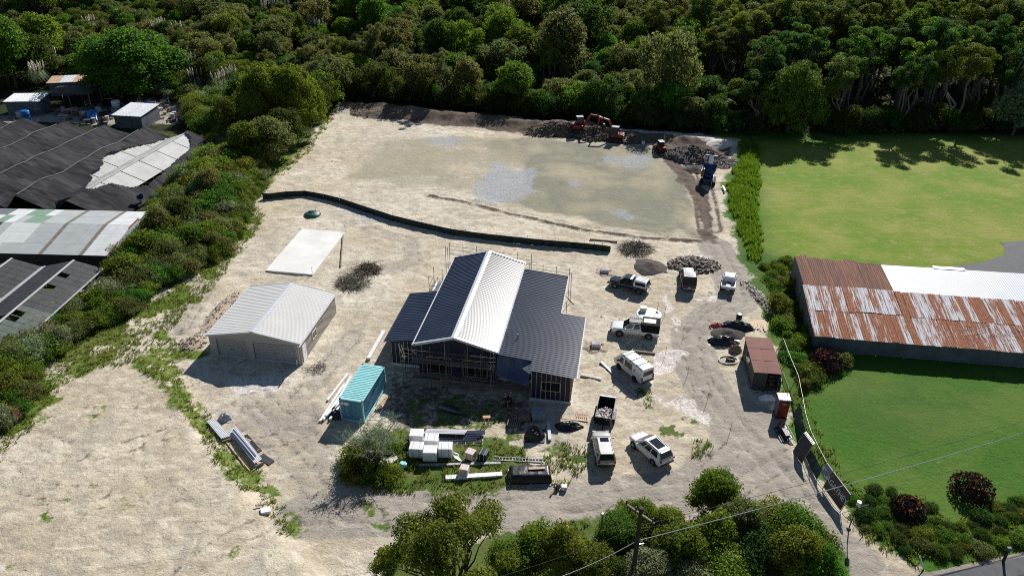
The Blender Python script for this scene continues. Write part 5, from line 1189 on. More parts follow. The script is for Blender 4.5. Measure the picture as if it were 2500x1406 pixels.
# ------------------------------------------------------------------ silt fence across the site
SF = [P(*q) for q in ((642, 486), (660, 486), (700, 481), (745, 479), (790, 487), (830, 497), (890, 517), (960, 540), (1030, 557), (1100, 573), (1175, 584), (1250, 592), (1325, 600), (1400, 606), (1450, 611), (1490, 616))]
M_SILT = mat('green_black_silt_cloth', (.006, .022, .018), .65, 0, .3, 1)
sf_ = thing('silt_fence', 'long dark green silt fence curving across the bare site', 'fence')
for a, b in zip(SF[:-1], SF[1:]):
    za, zb = H0(a.x, a.y) + .0, H0(b.x, b.y) + .0
    cloth('cloth_panel', [(a.x, a.y, za - .05), (b.x, b.y, zb - .05), (b.x, b.y, zb + .95), (a.x, a.y, za + .95)], M_SILT, sf_, 6, .03, .05, a.x, .015)
    n = 2
    for k in range(n):
        q = a.lerp(b, k / n); obj('stake', MB().tube((q.x, q.y + .06, 0), (q.x + random.uniform(-.05, .05), q.y + .06, 1.35), .02, n=5), M_STEELDK, sf_)
# ------------------------------------------------------------------ concrete slab and bits around it
c4 = [P(*q, .22) for q in ((648, 660), (763, 670), (843, 567), (737, 558))]
sl = obj('concrete_slab', MB().prism([(p.x, p.y) for p in c4], -.05, .22), M_SLABW, None, bevel=.02); tag(sl, 'bright white bare concrete slab on the pale ground', 'slab')
lg = obj('timber_pole', MB().tube(P(838, 572) + Vector((0, 0, .12)), P(832, 652) + Vector((0, 0, .12)), .12, .10, 8), M_OLDTIMBER); tag(lg, 'brown timber pole lying beside the concrete slab', 'pole')
for k, q in enumerate(((763, 672), (843, 566))):
    o = obj('survey_peg', MB().tube(P(*q), P(*q) + Vector((0, .05, 1.1)), .03, n=5), M_OLDTIMBER); tag(o, ('timber survey peg at the near corner of the white slab', 'timber survey peg at the far corner of the white slab')[k], 'peg')
t = thing('septic_lid', 'dark green domed tank lid beside the silt fence', 'tank lid', P(763, 524)); n = 20
ring = lambda r, z: [(r * math.cos(2 * math.pi * i / n), r * math.sin(2 * math.pi * i / n), z) for i in range(n)]
M_GRNP = mat('green_tank_plastic', (.02, .10, .08), .5, 0, .15, 1)
obj('dome', MB().loft([ring(1.3, -.05), ring(1.25, .12), ring(.9, .36), ring(.4, .5), ring(.05, .52)]), M_GRNP, t, True); obj('hatch', MB().loft([ring(.35, .48), ring(.33, .62), ring(.05, .64)]), M_GRNP, t)
for k in range(8): a = k * math.pi / 4; obj('rib', MB().bar((.35 * math.cos(a), .35 * math.sin(a), .54), (1.22 * math.cos(a), 1.22 * math.sin(a), .17), .06, .05), M_GRNP, t)
obj('stake', MB().tube((.45, .3, 0), (.45, .3, 1.5), .025, n=5), M_STEELDK, t)
t = thing('tank_lid', 'round pale concrete tank lid with lugs by the white pickup', 'tank lid', P(1584, 768)); M_PALE = mat('pale_green_concrete', (.62, .66, .62), .7, 0, .1, 1)
obj('disc', MB().loft([ring(1.55, 0), ring(1.55, .1), ring(1.45, .14), ring(.05, .16)]), M_PALE, t)
for a in (.3, 1.8, 3.2, 4.8): obj('lug', MB().box((1.1 * math.cos(a), 1.1 * math.sin(a), .19), (.35, .18, .08), rz=a + 1.57), M_OLDWALL, t)
obj('riser', MB().box((-.6, .7, .35), (.7, .6, .5)), M_CONC, t, bevel=.04); obj('riser_lid', MB().box((-.6, .7, .63), (.78, .68, .06)), M_GALV, t)
for q, lb in (((1477, 664), 'grated drain sump in a dark hole behind the black pickup'), ((1455, 845), 'grated drain sump beside the wing roof')):
    p = P(*q); t = thing('drain_sump', lb, 'drain', p, -.05)
    obj('box', MB().box((0, 0, .22), (1.05, .95, .5)), M_CONC, t); g_ = MB()
    for k in range(8): g_.box((-.42 + k * .12, 0, .49), (.05, .85, .04))
    obj('grate', g_, M_GALV, t); obj('grate_frame', MB().box((0, 0, .475), (1.0, .9, .02)), M_STEELDK, t)
    o = obj('spoil_ring', MB().loft([[(a_ * math.cos(2 * math.pi * i / 16) * (1 + .2 * math.sin(i * 2.3)), a_ * math.sin(2 * math.pi * i / 16) * (1 + .2 * math.cos(i * 1.7)), z_) for i in range(16)] for a_, z_ in ((.7, .01), (.9, .1), (1.15, .08), (1.5, -.04))], caps=False), mat('fresh_brown_spoil', (.36, .29, .22), .95, 0, .35, 3, .6), t)
# ------------------------------------------------------------------ heaps
M_SOIL = mat('dark_grey_brown_soil', (.062, .05, .046), .95, 0, .4, 1.5, .8, 9); M_DKSOIL = mat('dark_rubble_soil', (.085, .072, .064), .95, 0, .5, 2, .9, 9); M_BROWN = mat('brown_mud', (.13, .10, .074), .95, 0, .4, 1.5, .8, 7)
M_ROCK = mat('grey_rock', (.20, .165, .14), .85, 0, .35, 1.5, .4, 6, objvar=.3); M_PALEROCK = mat('pale_broken_stone', (.52, .48, .43), .85, 0, .25, 2, .3, 6)
def heap(name, label, cat, px, rx, ry, h, m, rz=0, seed=1, rocks=0, rs=(.12, .4), rm=None, rough=.35):
    p = PT(*px); t = thing(name, label, cat, (p.x, p.y, p.z - .05), rz); n = 40; mb = MB(); vs = []; fs = []
    hf = lambda u, v: max(0.0, 1 - (u * u + v * v) ** .5 * (.85 + .5 * (sfbm(u * 1.7 + seed, v * 1.7 + seed * 2, 2) - .2))) 
    for j in range(n + 1):
        for i in range(n + 1):
            u, v = -1.15 + 2.3 * i / n, -1.15 + 2.3 * j / n; b = hf(u, v)
            cx_, sx_ = math.cos(rz), math.sin(rz); dz = H0(p.x + cx_ * u * rx - sx_ * v * ry, p.y + sx_ * u * rx + cx_ * v * ry) - p.z
            vs.append((u * rx, v * ry, dz + h * (b ** .9) * (1 + rough * (sfbm(u * 5 + seed * 7, v * 5, 3) - .5)) - (.12 if b <= 0 else 0)))
    fs = [(j * (n + 1) + i, j * (n + 1) + i + 1, (j + 1) * (n + 1) + i + 1, (j + 1) * (n + 1) + i) for j in range(n) for i in range(n)]
    obj('mound', mb.add(vs, fs), m, t, True)
    if rocks:
        rb = MB(); rr = random.Random(seed)
        for k in range(rocks):
            a = rr.uniform(0, 6.283); r = rr.uniform(0, 1) ** .6; u, v = r * math.cos(a), r * math.sin(a); s = rr.uniform(*rs) * rr.uniform(.6, 1)
            z = h * (hf(u, v) ** .9) + s * .25
            pts = []
            M = Matrix.Rotation(rr.uniform(0, 6.3), 4, 'Z') @ Matrix.Rotation(rr.uniform(0, 1.5), 4, 'X')
            x = MB().box((0, 0, 0), (s * rr.uniform(.7, 1.2), s * rr.uniform(.7, 1.2), s * rr.uniform(.5, .9)), M=M, taper=rr.uniform(.5, .9))
            rb.add([Vector(q) + Vector((u * rx, v * ry, z)) + Vector((rr.uniform(-1, 1), rr.uniform(-1, 1), rr.uniform(-1, 1))) * s * .12 for q in x.v], x.f)
        o = obj('stones', rb, rm or M_ROCK, t); o['kind'] = 'stuff'
    return t
heap('rock_pile', 'heap of broken grey rocks behind the bronze pickup', 'rock pile', (1695, 648), 3.6, 2.6, .8, M_DKSOIL, .1, 3, 700, (.06, .46), M_ROCK)
heap('soil_mound', 'smooth dark gravelly mound between the pickups', 'mound', (1588, 652), 2.5, 2.7, .75, M_SOIL, .3, 5)
heap('rubble_heap', 'dark rubble heap by the screening machine', 'heap', (1690, 382), 6.0, 4.5, 2.2, M_DKSOIL, -.3, 8, 900, (.1, .38), mat('dark_rubble', (.085, .07, .062), .9, 0, .5, 2))
heap('rubble_heap', 'brown stony rubble spread beside the long green grass', 'heap', (1745, 392), 4.2, 4.0, .6, M_SOIL, .2, 11, 600, (.1, .36), mat('mixed_pale_rubble', (.27, .22, .19), .9, 0, .4, 2))
heap('soil_mound', 'small grey mound next to the screening machine', 'mound', (1700, 415), 2.6, 2.2, .9, M_SOIL, 0, 14)
for k, (q, rx, ry, h) in enumerate((((1385, 318), 4, 2.2, 1.5), ((1450, 325), 5, 2.2, 1.3), ((1350, 312), 5, 2.4, 1.2), ((1560, 342), 4.5, 2.0, .9), ((1470, 338), 4, 1.6, .9))):
    heap('mud_heap', ('brown mud heap beside the rear excavator', 'brown mud heap between the two excavators', 'brown mud heap on the berm short of the excavators', 'brown mud heap between excavator and skid steer', 'low brown mud ridge under the front excavator boom')[k], 'mud heap', q, rx, ry, h, M_BROWN, .1 * k, 20 + k, 160, (.15, .5), M_BROWN, .7)
heap('mud_heap', 'long dark mud bank by the far corner under the trees', 'mud heap', (960, 278), 9, 2.6, .9, M_BROWN, -.05, 31, 120, (.15, .4), M_BROWN, .6)
heap('sand_heap', 'pale sand heap at the back corner of the earthworks', 'sand heap', (1755, 352), 3.0, 2.0, .8, mat('pale_sand', (.6, .55, .47), .9, 0, .15, 1, .2), .2, 33)
heap('soil_mound', 'low earth mound by the black plastic near the hut', 'mound', (1778, 815), 2.0, 1.5, .7, M_SOIL, 0, 36)
heap('rubble_heap', 'pinkish stone rubble against the garage side', 'heap', (470, 838), 1.6, 1.8, .5, MATS['fresh_brown_spoil'], 0, 41, 110, (.1, .26), mat('brown_rubble', (.27, .22, .18), .9, 0, .35, 2))
heap('rubble_heap', 'thin stone rubble strip along the garage wall', 'heap', (535, 762), 1.1, 5.2, .35, MATS['fresh_brown_spoil'], -.12, 43, 110, (.08, .22), MATS['brown_rubble'])
heap('rock_pile', 'line of small rocks along the verge by the right hand track', 'rock pile', (1862, 735), .9, 6.0, .35, M_BROWN, .22, 47, 240, (.12, .35), M_PALEROCK)
def brush(name, label, px, r, h, n, m, seed, ln=(.6, 1.6), rad=.022):
    rr = random.Random(seed); b = MB(); p = PT(*px)
    for k in range(n):
        a = rr.uniform(0, 6.283); d = r * rr.uniform(0, 1) ** .6; z = rr.uniform(.03, 1) * h * (1 - d / r * .8)
        q = Vector((d * math.cos(a), d * math.sin(a), z)); e = Vector((rr.gauss(0, 1), rr.gauss(0, 1), rr.gauss(0, .35))).normalized() * rr.uniform(*ln)
        mid = q + e * .5 + Vector((0, 0, rr.uniform(-.1, .15)))
        b.tube(q, mid, rad, rad * .7, 4, False); b.tube(mid, q + e, rad * .7, rad * .25, 4, False)
    o = obj(name, b, m); o.location = p; tag(o, label, 'brush pile'); return o
M_TWIG = mat('dry_brown_twigs', (.13, .095, .065), .9, 0, .35, 2); M_TWIGG = mat('grey_green_brush', (.17, .16, .12), .9, 0, .35, 2)
brush('brush_pile', 'grey green heap of cut branches beside the house', (862, 690), 2.2, 1.2, 600, M_TWIGG, 2)
brush('brush_pile', 'brown tangle of dry roots by the cut branches', (898, 660), 1.7, 1.1, 500, M_TWIG, 3)
brush('brush_pile', 'dark heap of stripped branches by the silt fence end', (1552, 610), 2.4, 1.1, 700, mat('dark_twigs', (.15, .13, .11), .9, 0, .3, 2), 4)
brush('brush_pile', 'small brown twiggy scraps by the garage corner', (775, 900), 1.0, .3, 160, M_TWIG, 6, (.3, .9), .015)
# ------------------------------------------------------------------ building materials
def pallet(label, px, rz, sx=1.2, sy=1.0, m=M_TIMBER, z=0, group=None):
    t = thing('timber_pallet', label, 'pallet', PT(*px), rz, group)
    for k in range(7): obj('slat', MB().box((-sx / 2 + .06 + k * (sx - .12) / 6, 0, .13 + z), (.1, sy, .022)), m, t)
    for s in (-1, 0, 1): obj('bearer', MB().box((0, s * (sy / 2 - .06), .06 + z), (sx, .09, .1)), m, t)
    return t
pallet('reddish timber pallet lying beside the tipper trailer', (1420, 1020), R(-8), 1.3, 1.2, mat('reddish_pallet', (.52, .34, .25), .8, 0, .2, 2))
def block_pack(label, px, rz, sx, sy, h, m, wrap=True, strap=True, name='brick_pack'):
    t = thing(name, label, 'brick pack', PT(*px), rz)
    for s in (-1, 1): obj('bearer', MB().box((s * sx * .3, 0, .06), (.1, sy, .12)), M_OLDTIMBER, t)
    o = obj('wrap', MB().box((0, 0, .12 + h / 2), (sx, sy, h), taper=.985), m, t, bevel=.05)
    if strap:
        for s in (-.25, .25): obj('strap', MB().box((s * sx, 0, .12 + h / 2), (.04, sy + .02, h + .02)), M_GALV, t)
    return t
M_WRAPP = mat('pinkish_wrap', (.62, .50, .46), .45, 0, .15, 2, .3, 6)
for k, (q, lb) in enumerate((((1018, 1110), 'white wrapped brick pack at the front corner of the cluster'), ((1051, 1119), 'white wrapped brick pack nearest the long gutter'), ((1054, 1090), 'white wrapped brick pack in the middle of the cluster'), ((1088, 1110), 'white wrapped brick pack with loose film trailing'), ((1018, 1078), 'white wrapped brick pack touching the roofing bundle'))):
    block_pack(lb, q, R(-4 + 3 * k % 5), 1.3, 1.15, 1.05, M_WHITEPL, strap=k in (0, 2, 3))
c = cloth('loose_film', [P(1105, 1100, .9), P(1108, 1118, .3), P(1128, 1128, .05), P(1118, 1108, .2)], M_WHITEPL, None, 8, .1, .15, 4); tag(c, 'loose white film trailing from a brick pack', 'film')
block_pack('small pinkish brick pack on the grass beside a black wrapped pack', (1149, 1118), R(-25), .85, .85, .75, M_WRAPP, name='brick_pack'); block_pack('small black wrapped pack on the grass', (1180, 1118), R(-18), .85, .95, .7, M_TARPBLK)
block_pack('small pinkish brick pack behind the long white beam', (1134, 1158), R(-12), .8, .8, .8, M_WRAPP)
def stick(name, label, a, b, w, h, m, z=None, cat=None):
    A, B = PT(*a), PT(*b); zz = h / 2 + .02 if z is None else z
    o = obj(name, MB().bar(Vector((0, 0, zz)), (B - A) + Vector((0, 0, zz)), w, h), m); o.location = A
    return tag(o, label, cat or name.split('_')[-1])
stick('white_beam', 'long white boxed beam lying across the grass', (1088, 1169), (1226, 1160), .5, .22, M_WHITE, cat='beam')
stick('long_gutter', 'long dark gutter with pale edge lying on the grass', (1022, 1137), (1222, 1132), .28, .14, M_GALV, cat='gutter'); stick('black_pipe', 'thin black pipe lying behind the long gutter', (1060, 1128), (1220, 1129), .12, .1, M_BLACK, cat='pipe')
t = thing('roofing_bundle', 'bundle of long dark roofing sheets with pale sheets on top', 'roofing', P(1088, 1066), heading((985, 1063), (1195, 1068)))
for k in range(5): obj('sheet', MB().box((-.5 + .25 * k, -.4 + .2 * k, .1 + .05 * k), (6.6, .5, .03)), M_NAVYROOF, t)
for k in range(3): obj('sheet', MB().box((-.1 + .1 * k, .1 + .16 * k, .42 + .02 * k), (3.9, .3, .03)), M_FLASH, t)
for k in range(3): obj('bearer', MB().box((-2.5 + 2.5 * k, 0, .05), (.1, 1.3, .1)), M_OLDTIMBER, t)
t = thing('window_frames', 'two flat dark metal frames lying on the grass', 'frame', P(1147, 1079), heading((1110, 1078), (1182, 1079)))
for k in range(2):
    y = -.25 + .5 * k
    for s in (-.16, .16): obj('stile', MB().box((0, y + s, .06), (2.4, .05, .05)), M_STEELDK, t)
    for s in (-1.2, -.4, .4, 1.2): obj('rail', MB().box((s, y, .06), (.05, .34, .045)), M_GALV, t)
t = thing('ladder', 'aluminium ladder lying flat behind the black wrapped timber', 'ladder', P(1267, 1123), heading((1205, 1120), (1330, 1126)))
for s in (-.22, .22): obj('rail', MB().box((0, s, .08), (4.6, .06, .08)), M_FLASH, t)
for k in range(15): obj('rung', MB().box((-2.15 + k * .307, 0, .08), (.045, .42, .04)), M_FLASH, t)
t = thing('timber_stack', 'timber stack under glossy black plastic with a plank on top', 'timber stack', P(1294, 1164), heading((1238, 1168), (1348, 1165)))
n1, n2 = 26, 12; mb = MB(); vs = []
for j in range(n2 + 1):
    for i in range(n1 + 1):
        u, v = i / n1, j / n2; x = -1.95 + 3.9 * u; y = -.95 + 1.9 * v; ex = min(1, (1 - abs(2 * u - 1)) * 9); ey = min(1, (1 - abs(2 * v - 1)) * 4)
        z = .85 * min(ex, ey) ** .5 + (sfbm(u * 9, v * 5, 3) - .5) * .12
        vs.append((x + (snoise(u * 20, v * 9) - .5) * .1, y, max(z, .01)))
mb.add(vs, [(j * (n1 + 1) + i, j * (n1 + 1) + i + 1, (j + 1) * (n1 + 1) + i + 1, (j + 1) * (n1 + 1) + i) for j in range(n2) for i in range(n1)])
obj('plastic_sheet', mb, M_TARPBLK, t, True); obj('plank', MB().box((.6, .1, .95), (1.5, .28, .05), rz=.02), M_TIMBER, t)
for k in range(3): obj('bearer', MB().box((-1.9 + 1.9 * k, 0, .06), (.12, 2.1, .1)), M_TIMBER, t)
obj('loose_board', MB().box((.7, -1.15, .06), (2.3, .3, .05), rz=.05), M_GALV, t)
def bundle(name, label, px, rx, ry, h, m, seed, cat='plastic', rz=0):
    p = PT(*px); n = 22; mb = MB(); vs = []
    for j in range(n + 1):
        for i in range(n + 1):
            u, v = -1 + 2 * i / n, -1 + 2 * j / n; r = min(1, (u * u + v * v) ** .5)
            z = h * (1 - r ** 2.2) * (.7 + .8 * sfbm(u * 3 + seed, v * 3 + seed, 3)) + (sfbm(u * 8 + seed, v * 8, 2) - .5) * .2 * (r < .98)
            k_ = 1 + .25 * (snoise(u * 2 + seed, v * 2) - .5)
            vs.append((u * rx * k_, v * ry * k_, max(z, .005)))
    mb.add(vs, [(j * (n + 1) + i, j * (n + 1) + i + 1, (j + 1) * (n + 1) + i + 1, (j + 1) * (n + 1) + i) for j in range(n) for i in range(n) if True])
    o = obj(name, mb, m, None, False); o.location = (p.x, p.y, p.z); o.rotation_euler = (0, 0, rz); return tag(o, label, cat)
bundle('plastic_bundle', 'shiny black plastic heap on the ground before the porch', (1306, 1064), .95, .95, 1.0, M_TARPBLK, 1)
bundle('plastic_bundle', 'crumpled black plastic spread beside the reddish pallet', (1388, 1042), 1.4, .8, .5, M_TARPBLK, 2)
bundle('plastic_bundle', 'long crumpled black plastic heap behind the hut', (1800, 800), 2.2, .9, .8, M_TARPBLK, 3, rz=-.2)
bundle('plastic_bundle', 'black plastic heap on the drive side of the hut', (1765, 836), 1.9, .8, .7, M_TARPBLK, 4, rz=-.1)
bundle('red_sheet', 'crumpled orange red sheet at the end of the black plastic', (1752, 796), .95, .5, .35, mat('orange_red_sheet', (.55, .09, .05), .5, 0, .25, 4, .6), 5, 'sheet')
bundle('grey_bag', 'pale grey bulging bag near the roofing sheets by the drive', (550, 1022), .65, .6, .6, mat('grey_sack', (.34, .37, .40), .5, 0, .15, 3, .5), 6, 'bag')
bundle('rope_coil', 'tangled heap of brown rope and hose by the hut', (1795, 856), .8, .7, .7, mat('tan_tangle', (.22, .16, .11), .8, 0, .4, 5, .9), 7, 'rope')
pl_ = block_pack('dark pallet of bricks in the shade of the house', (1281, 1024), R(-6), 1.2, 1.0, .6, mat('dull_brick', (.16, .11, .09), .8, 0, .3, 3), strap=False)
block_pack('pallet of pale sacks in the shade of the house', (1315, 1022), R(-6), 1.3, 1.1, .8, mat('grey_sacks', (.25, .27, .33), .6, 0, .25, 3, .6), strap=False)
stick('white_pipe', 'short blue white pipe standing out beside the black plastic heap', (1339, 1035), (1342, 1076), .3, .2, M_FLASH, cat='pipe')
stick('plank', 'pale plank lying across the crumpled black plastic', (1370, 1028), (1430, 1035), .3, .06, M_TIMBER, z=.45)
pallet('dark timber pallet lying in the shade before the porch', (1255, 1032), R(-10), 1.3, 1.1, M_OLDTIMBER)
for k in range(3): stick('shaded_plank', ('long board lying in the house shade', 'grey board crossing the others in the house shade', 'short board lying in the house shade')[k], ((1065, 992), (1072, 1002), (1072, 983))[k], ((1125, 1011), (1140, 1015), (1120, 998))[k], .2, .08, M_GALV if k == 0 else M_STEELDK, cat='board')
t = thing('trestle', 'small orange topped trestle at the edge of the house shade', 'trestle', P(1188, 1034), R(5))
M_ORT = mat('orange_timber', (.62, .36, .22), .7, 0, .15, 3)
for k in range(2): obj('top_board', MB().box((0, -.1 + .2 * k, .85 + .02 * k), (.75, .14, .05)), M_ORT, t)
for sx in (-.22, .22):
    for sy in (-.2, .2): obj('leg', MB().bar((sx * .7, sy * .3, .85), (sx, sy, 0), .06, .06), M_ORT, t)
t = thing('block_row', 'row of pinkish hollow blocks lying near the van', 'blocks', P(1443, 922), heading((1424, 917), (1465, 926)))
for k in range(6): obj('block', MB().box((-.95 + .38 * k, .02 * (k % 2), .1), (.36, .38, .2)).box((-.95 + .38 * k, .02 * (k % 2), .21), (.2, .2, .02)), mat('pink_block', (.62, .53, .5), .8, 0, .15, 3), t)
stick('steel_channel', 'long blue grey steel channel on the ground beside the van', (1467, 885), (1553, 968), .3, .16, M_GALV, cat='channel')
stick('scrap_timber', 'splintered timber lying between the white pickup and van', (1552, 858), (1600, 864), .2, .14, M_OLDTIMBER, cat='timber')
stick('plank', 'pale plank leaning on the ground by the wing roof', (1383, 722), (1401, 742), .2, .08, M_TIMBER)
stick('timber_length', 'long dark timber lying near the end of the silt fence', (1440, 586), (1507, 592), .22, .2, M_OLDTIMBER, cat='timber')
stick('white_wrapped_pipe', 'long white wrapped pipe lying beside the narrow wing', (900, 880), (938, 812), .4, .25, M_WHITEPL, z=.25, cat='pipe')
for k in range(6):
    a, b = [((782, 1031), (842, 940)), ((790, 1029), (838, 962)), ((797, 1022), (830, 990)), ((800, 980), (850, 915)), ((806, 1028), (828, 1000)), ((812, 1010), (858, 925))][k]
    stick('white_pipe', f'{("longest", "second longest", "short stubby", "outermost", "shortest", "innermost")[k]} white pipe leaning along the container side', a, b, .22, .2, M_WHITE, z=.15 + .1 * (k % 3), cat='pipe')
bundle('plastic_bundle', 'black and white plastic heap at the container corner', (822, 1016), .9, .6, .55, M_TARPBLK, 12)
for k in range(3): stick('plank', ('outer plank on the ground beside the container', 'middle plank on the ground beside the container', 'yellowed plank on the ground beside the container')[k], ((918, 1002), (924, 1000), (930, 1000))[k], ((938, 972), (945, 968), (950, 970))[k], .22, .08, M_TIMBER, z=.1 + .05 * k)
# roofing offcuts by the drive
M_SHEETP = mat('pale_zinc_sheet', (.60, .61, .63), .4, 0, .08, 1, spec=.5)
def sheets(label, q4, m, z, nrib):
    p = [P(*q) for q in q4]; o_ = p[0].copy(); t = thing('roofing_sheets', label, 'roofing', (o_.x, o_.y, H0(o_.x, o_.y)))
    for k in range(2): obj('sheet', MB().corr([x - o_ + Vector((.05 * k, -.04 * k, z + .06 * k)) for x in p], (p[1] - p[0]).length / nrib, .025), m, t)
    obj('bearer', MB().bar(p[0] - o_ + Vector((.2, -.3, z / 2)), p[1] - o_ + Vector((.2, -.3, z / 2)), .1, z), M_OLDTIMBER, t)
sheets('pale ribbed roofing sheets at the far end by the drive', [(541, 1076), (564, 1069), (524, 1026), (505, 1033)][:2] + [(524, 1026), (505, 1033)], M_SHEETP, .25, 5)
sheets('long pale ribbed roofing sheets laid along the drive edge', [(622, 1138), (641, 1128), (577, 1047), (559, 1059)], M_SHEETP, .35, 5)
stick('dark_flashing', 'dark flashing strip resting on the long roofing sheets', (572, 1060), (626, 1126), .16, .06, M_TARPBLUE, z=.6, cat='flashing')
o = obj('sheet_metal', MB().box((0, 0, .08), (1.6, .7, .03)), M_STEELDK); o.location = PT(650, 1122); o.rotation_euler = (0, .05, R(-35)); tag(o, 'small dark metal sheet beside the roofing sheets', 'sheet')
o = obj('sheet_metal', MB().corr([(-1.6, -.4, .06), (1.6, -.4, .06), (1.6, .4, .06), (-1.6, .4, .06)], .25, .03), M_STEELDK); o.location = PT(612, 1085); o.rotation_euler = (0, 0, R(-48)); tag(o, 'long dark corrugated sheet beside the roofing sheets', 'sheet')
stick('thin_batten', 'thin pale batten beside the roofing sheets', (553, 1080), (610, 1150), .1, .08, M_TIMBER, cat='batten')
stick('rubbish_timber', 'brown broken timber scrap on the verge by the drive', (625, 1240), (650, 1235), .15, .1, M_OLDTIMBER, z=.3, cat='timber'); o = obj('white_box', MB().box((0, 0, .18), (.8, .6, .35)), M_WHITE, bevel=.03); o.location = PT(648, 1250); o.rotation_euler = (.1, .1, .4); tag(o, 'white box dumped beside the broken timber scrap', 'box')
o = obj('timber_cross', MB().bar((-.7, -.9, .12), (.35, .95, .12), .14, .1).bar((-.3, .5, .22), (.7, -.3, .22), .14, .1).box((0, .1, .3), (.3, .3, .5)), M_OLDTIMBER); o.location = PT(1363, 1192); tag(o, 'crossed dark timber stump on the open gravel', 'timber')
o = obj('white_carton', MB().box((0, 0, .2), (.5, .45, .38)), M_WHITE, bevel=.03); o.location = PT(1377, 1193); tag(o, 'white carton next to the crossed timber', 'carton')
o = obj('stone_slab', MB().prism([(-1, -.4), (.2, -.5), (.9, .1), (.8, .5), (-.8, .4)], .0, .2), M_PALEROCK, None, bevel=.04); o.location = PT(948, 1127); o.rotation_euler = (.05, 0, .2); tag(o, 'flat pale rock lying on the bushy mound', 'rock')
o = obj('stone_slab', MB().prism([(-.4, -.3), (.3, -.3), (.45, .2), (-.3, .3)], .1, .4), M_PALEROCK, None, bevel=.04); o.location = PT(950, 1132); tag(o, 'small pale stone in front of the flat rock', 'rock')
drum('small teal bucket on the grass by the brick packs', (985, 1138), .35, .4, MATS['light_teal_paint']); o = obj('utility_box', MB().box((0, 0, .25), (.35, .25, .5)), M_WHITE, bevel=.02); o.location = PT(967, 1158); tag(o, 'small white utility box on the grassy mound', 'utility box')
for k, q in enumerate(((1623, 872), (1677, 920), (1725, 985), (1781, 1058), (1604, 762), (1621, 775))):
    p = PT(*q); o = obj('steel_stake', MB().tube((0, 0, 0), (.08, .05, 1.35), .022, n=5), M_STEELDK); o.location = p
    tag(o, ('thin steel stake standing beside the van', 'thin steel stake beyond the pale rubble strip', 'thin steel stake by the pale lime patch', 'thin steel stake nearest the driveway bend', 'thin steel stake behind the round tank lid', 'thin steel stake beside the round tank lid')[k], 'stake', 'steel stakes on site')
# by the hut
drum('black bin behind the site hut', (1803, 783), .35, .9, M_BLACK)
t = thing('timber_pile', 'pile of pale boards leaning at the verge behind the hut', 'timber pile', PT(1856, 795), R(70))
for k in range(9): obj('board', MB().box((random.uniform(-.2, .2), -.8 + .2 * k, .12 + .03 * (k % 3)), (2.2, .17, .05), rz=random.uniform(-.1, .1)), M_TIMBER, t)
t = thing('hose_coil', 'white hose coil with black tyre lying by the hut', 'hose', PT(1778, 880)); cc = MB()
for k in range(24):
    a0, a1 = k * math.pi / 12, (k + 1) * math.pi / 12
    cc.tube((1.05 * math.cos(a0), .75 * math.sin(a0), .1), (1.05 * math.cos(a1), .75 * math.sin(a1), .1), .07, n=5)
obj('hose', cc, M_WHITE, t); tt = MB(); 
for k in range(16):
    a0, a1 = k * math.pi / 8, (k + 1) * math.pi / 8; tt.tube((.25 + .4 * math.cos(a0), .4 * math.sin(a0), .2), (.25 + .4 * math.cos(a1), .4 * math.sin(a1), .2), .13, n=7)
obj('tyre', tt, M_RUBBER, t)
t = thing('hose_coil', 'pale loose hose loops in front of the open hut', 'hose', PT(1845, 948)); cc = MB()
for j in range(3):
    pts = [((.7 + .12 * j) * math.cos(a * .5) + .15 * math.sin(a * 1.7 + j), (.45 + .08 * j) * math.sin(a * .5) + .1 * math.cos(a * 2.3), .05 + .03 * j) for a in range(14)]
    cc.path(pts, .03, 5)
obj('hose', cc, M_FLASH, t)
bundle('rubbish_heap', 'white crumpled scraps between hut and toilet', (1874, 972), .9, .5, .4, M_WHITEPL, 15, 'scraps')
t = thing('panel_stack', 'stack of dark metal frames beside the fence below the toilet', 'frames', PT(1914, 1062), heading((1903, 1040), (1928, 1085)))
for k in range(6):
    fr_ = MB(); x = 0; y = -.5 + .18 * k; z = .1 + .08 * k
    for s in (-.3, .3): fr_.box((0, y + s * .5, z), (2.2, .06, .06))
    for s in (-1.05, -.35, .35, 1.05): fr_.box((s, y, z), (.05, .36, .055))
    obj('frame', fr_, M_GALV if k in (3, 4) else M_STEELDK, t)
obj('crate', MB().box((.2, .0, .35), (1.2, .45, .5)), M_STEELDK, t, bevel=.03)
o = obj('lime_bag', MB().box((0, 0, .2), (.5, .35, .3), taper=.8), mat('orange_bucket', (.35, .12, .05), .6), None, bevel=.05); o.location = PT(1903, 1035); tag(o, 'rusty orange bucket between toilet and metal frames', 'bucket')
t = thing('mesh_panel', 'white post and thin steel mesh lying by the screening machine', 'frame', PT(1765, 463)); obj('post', MB().bar((0, -1.4, .3), (.1, .7, .35), .25, .2), M_WHITE, t); obj('mesh', MB().bar((-1.6, -.4, .08), (1.6, -.4, .08), .05, .05).bar((-1.6, .4, .08), (1.6, .4, .08), .05, .05).bar((-1.6, -.4, .08), (-1.6, .4, .08), .05, .05).bar((1.6, -.4, .08), (1.6, .4, .08), .05, .05), M_STEELDK, t)
o = obj('plastic_pipe', MB().bar((0, 0, .15), (2.6, -.5, .15), .3, .12).bar((.3, .3, .2), (2.4, .2, .2), .25, .1), M_WHITEPL); o.location = PT(1668, 400); tag(o, 'pale pipes lying at the foot of the dark rubble heap', 'pipe')
o = obj('white_bucket', MB().tube((0, 0, 0), (0, 0, .5), .3, .36, 12), M_WHITE); o.location = PT(1570, 352); tag(o, 'small white bucket on the mud between the machines', 'bucket')
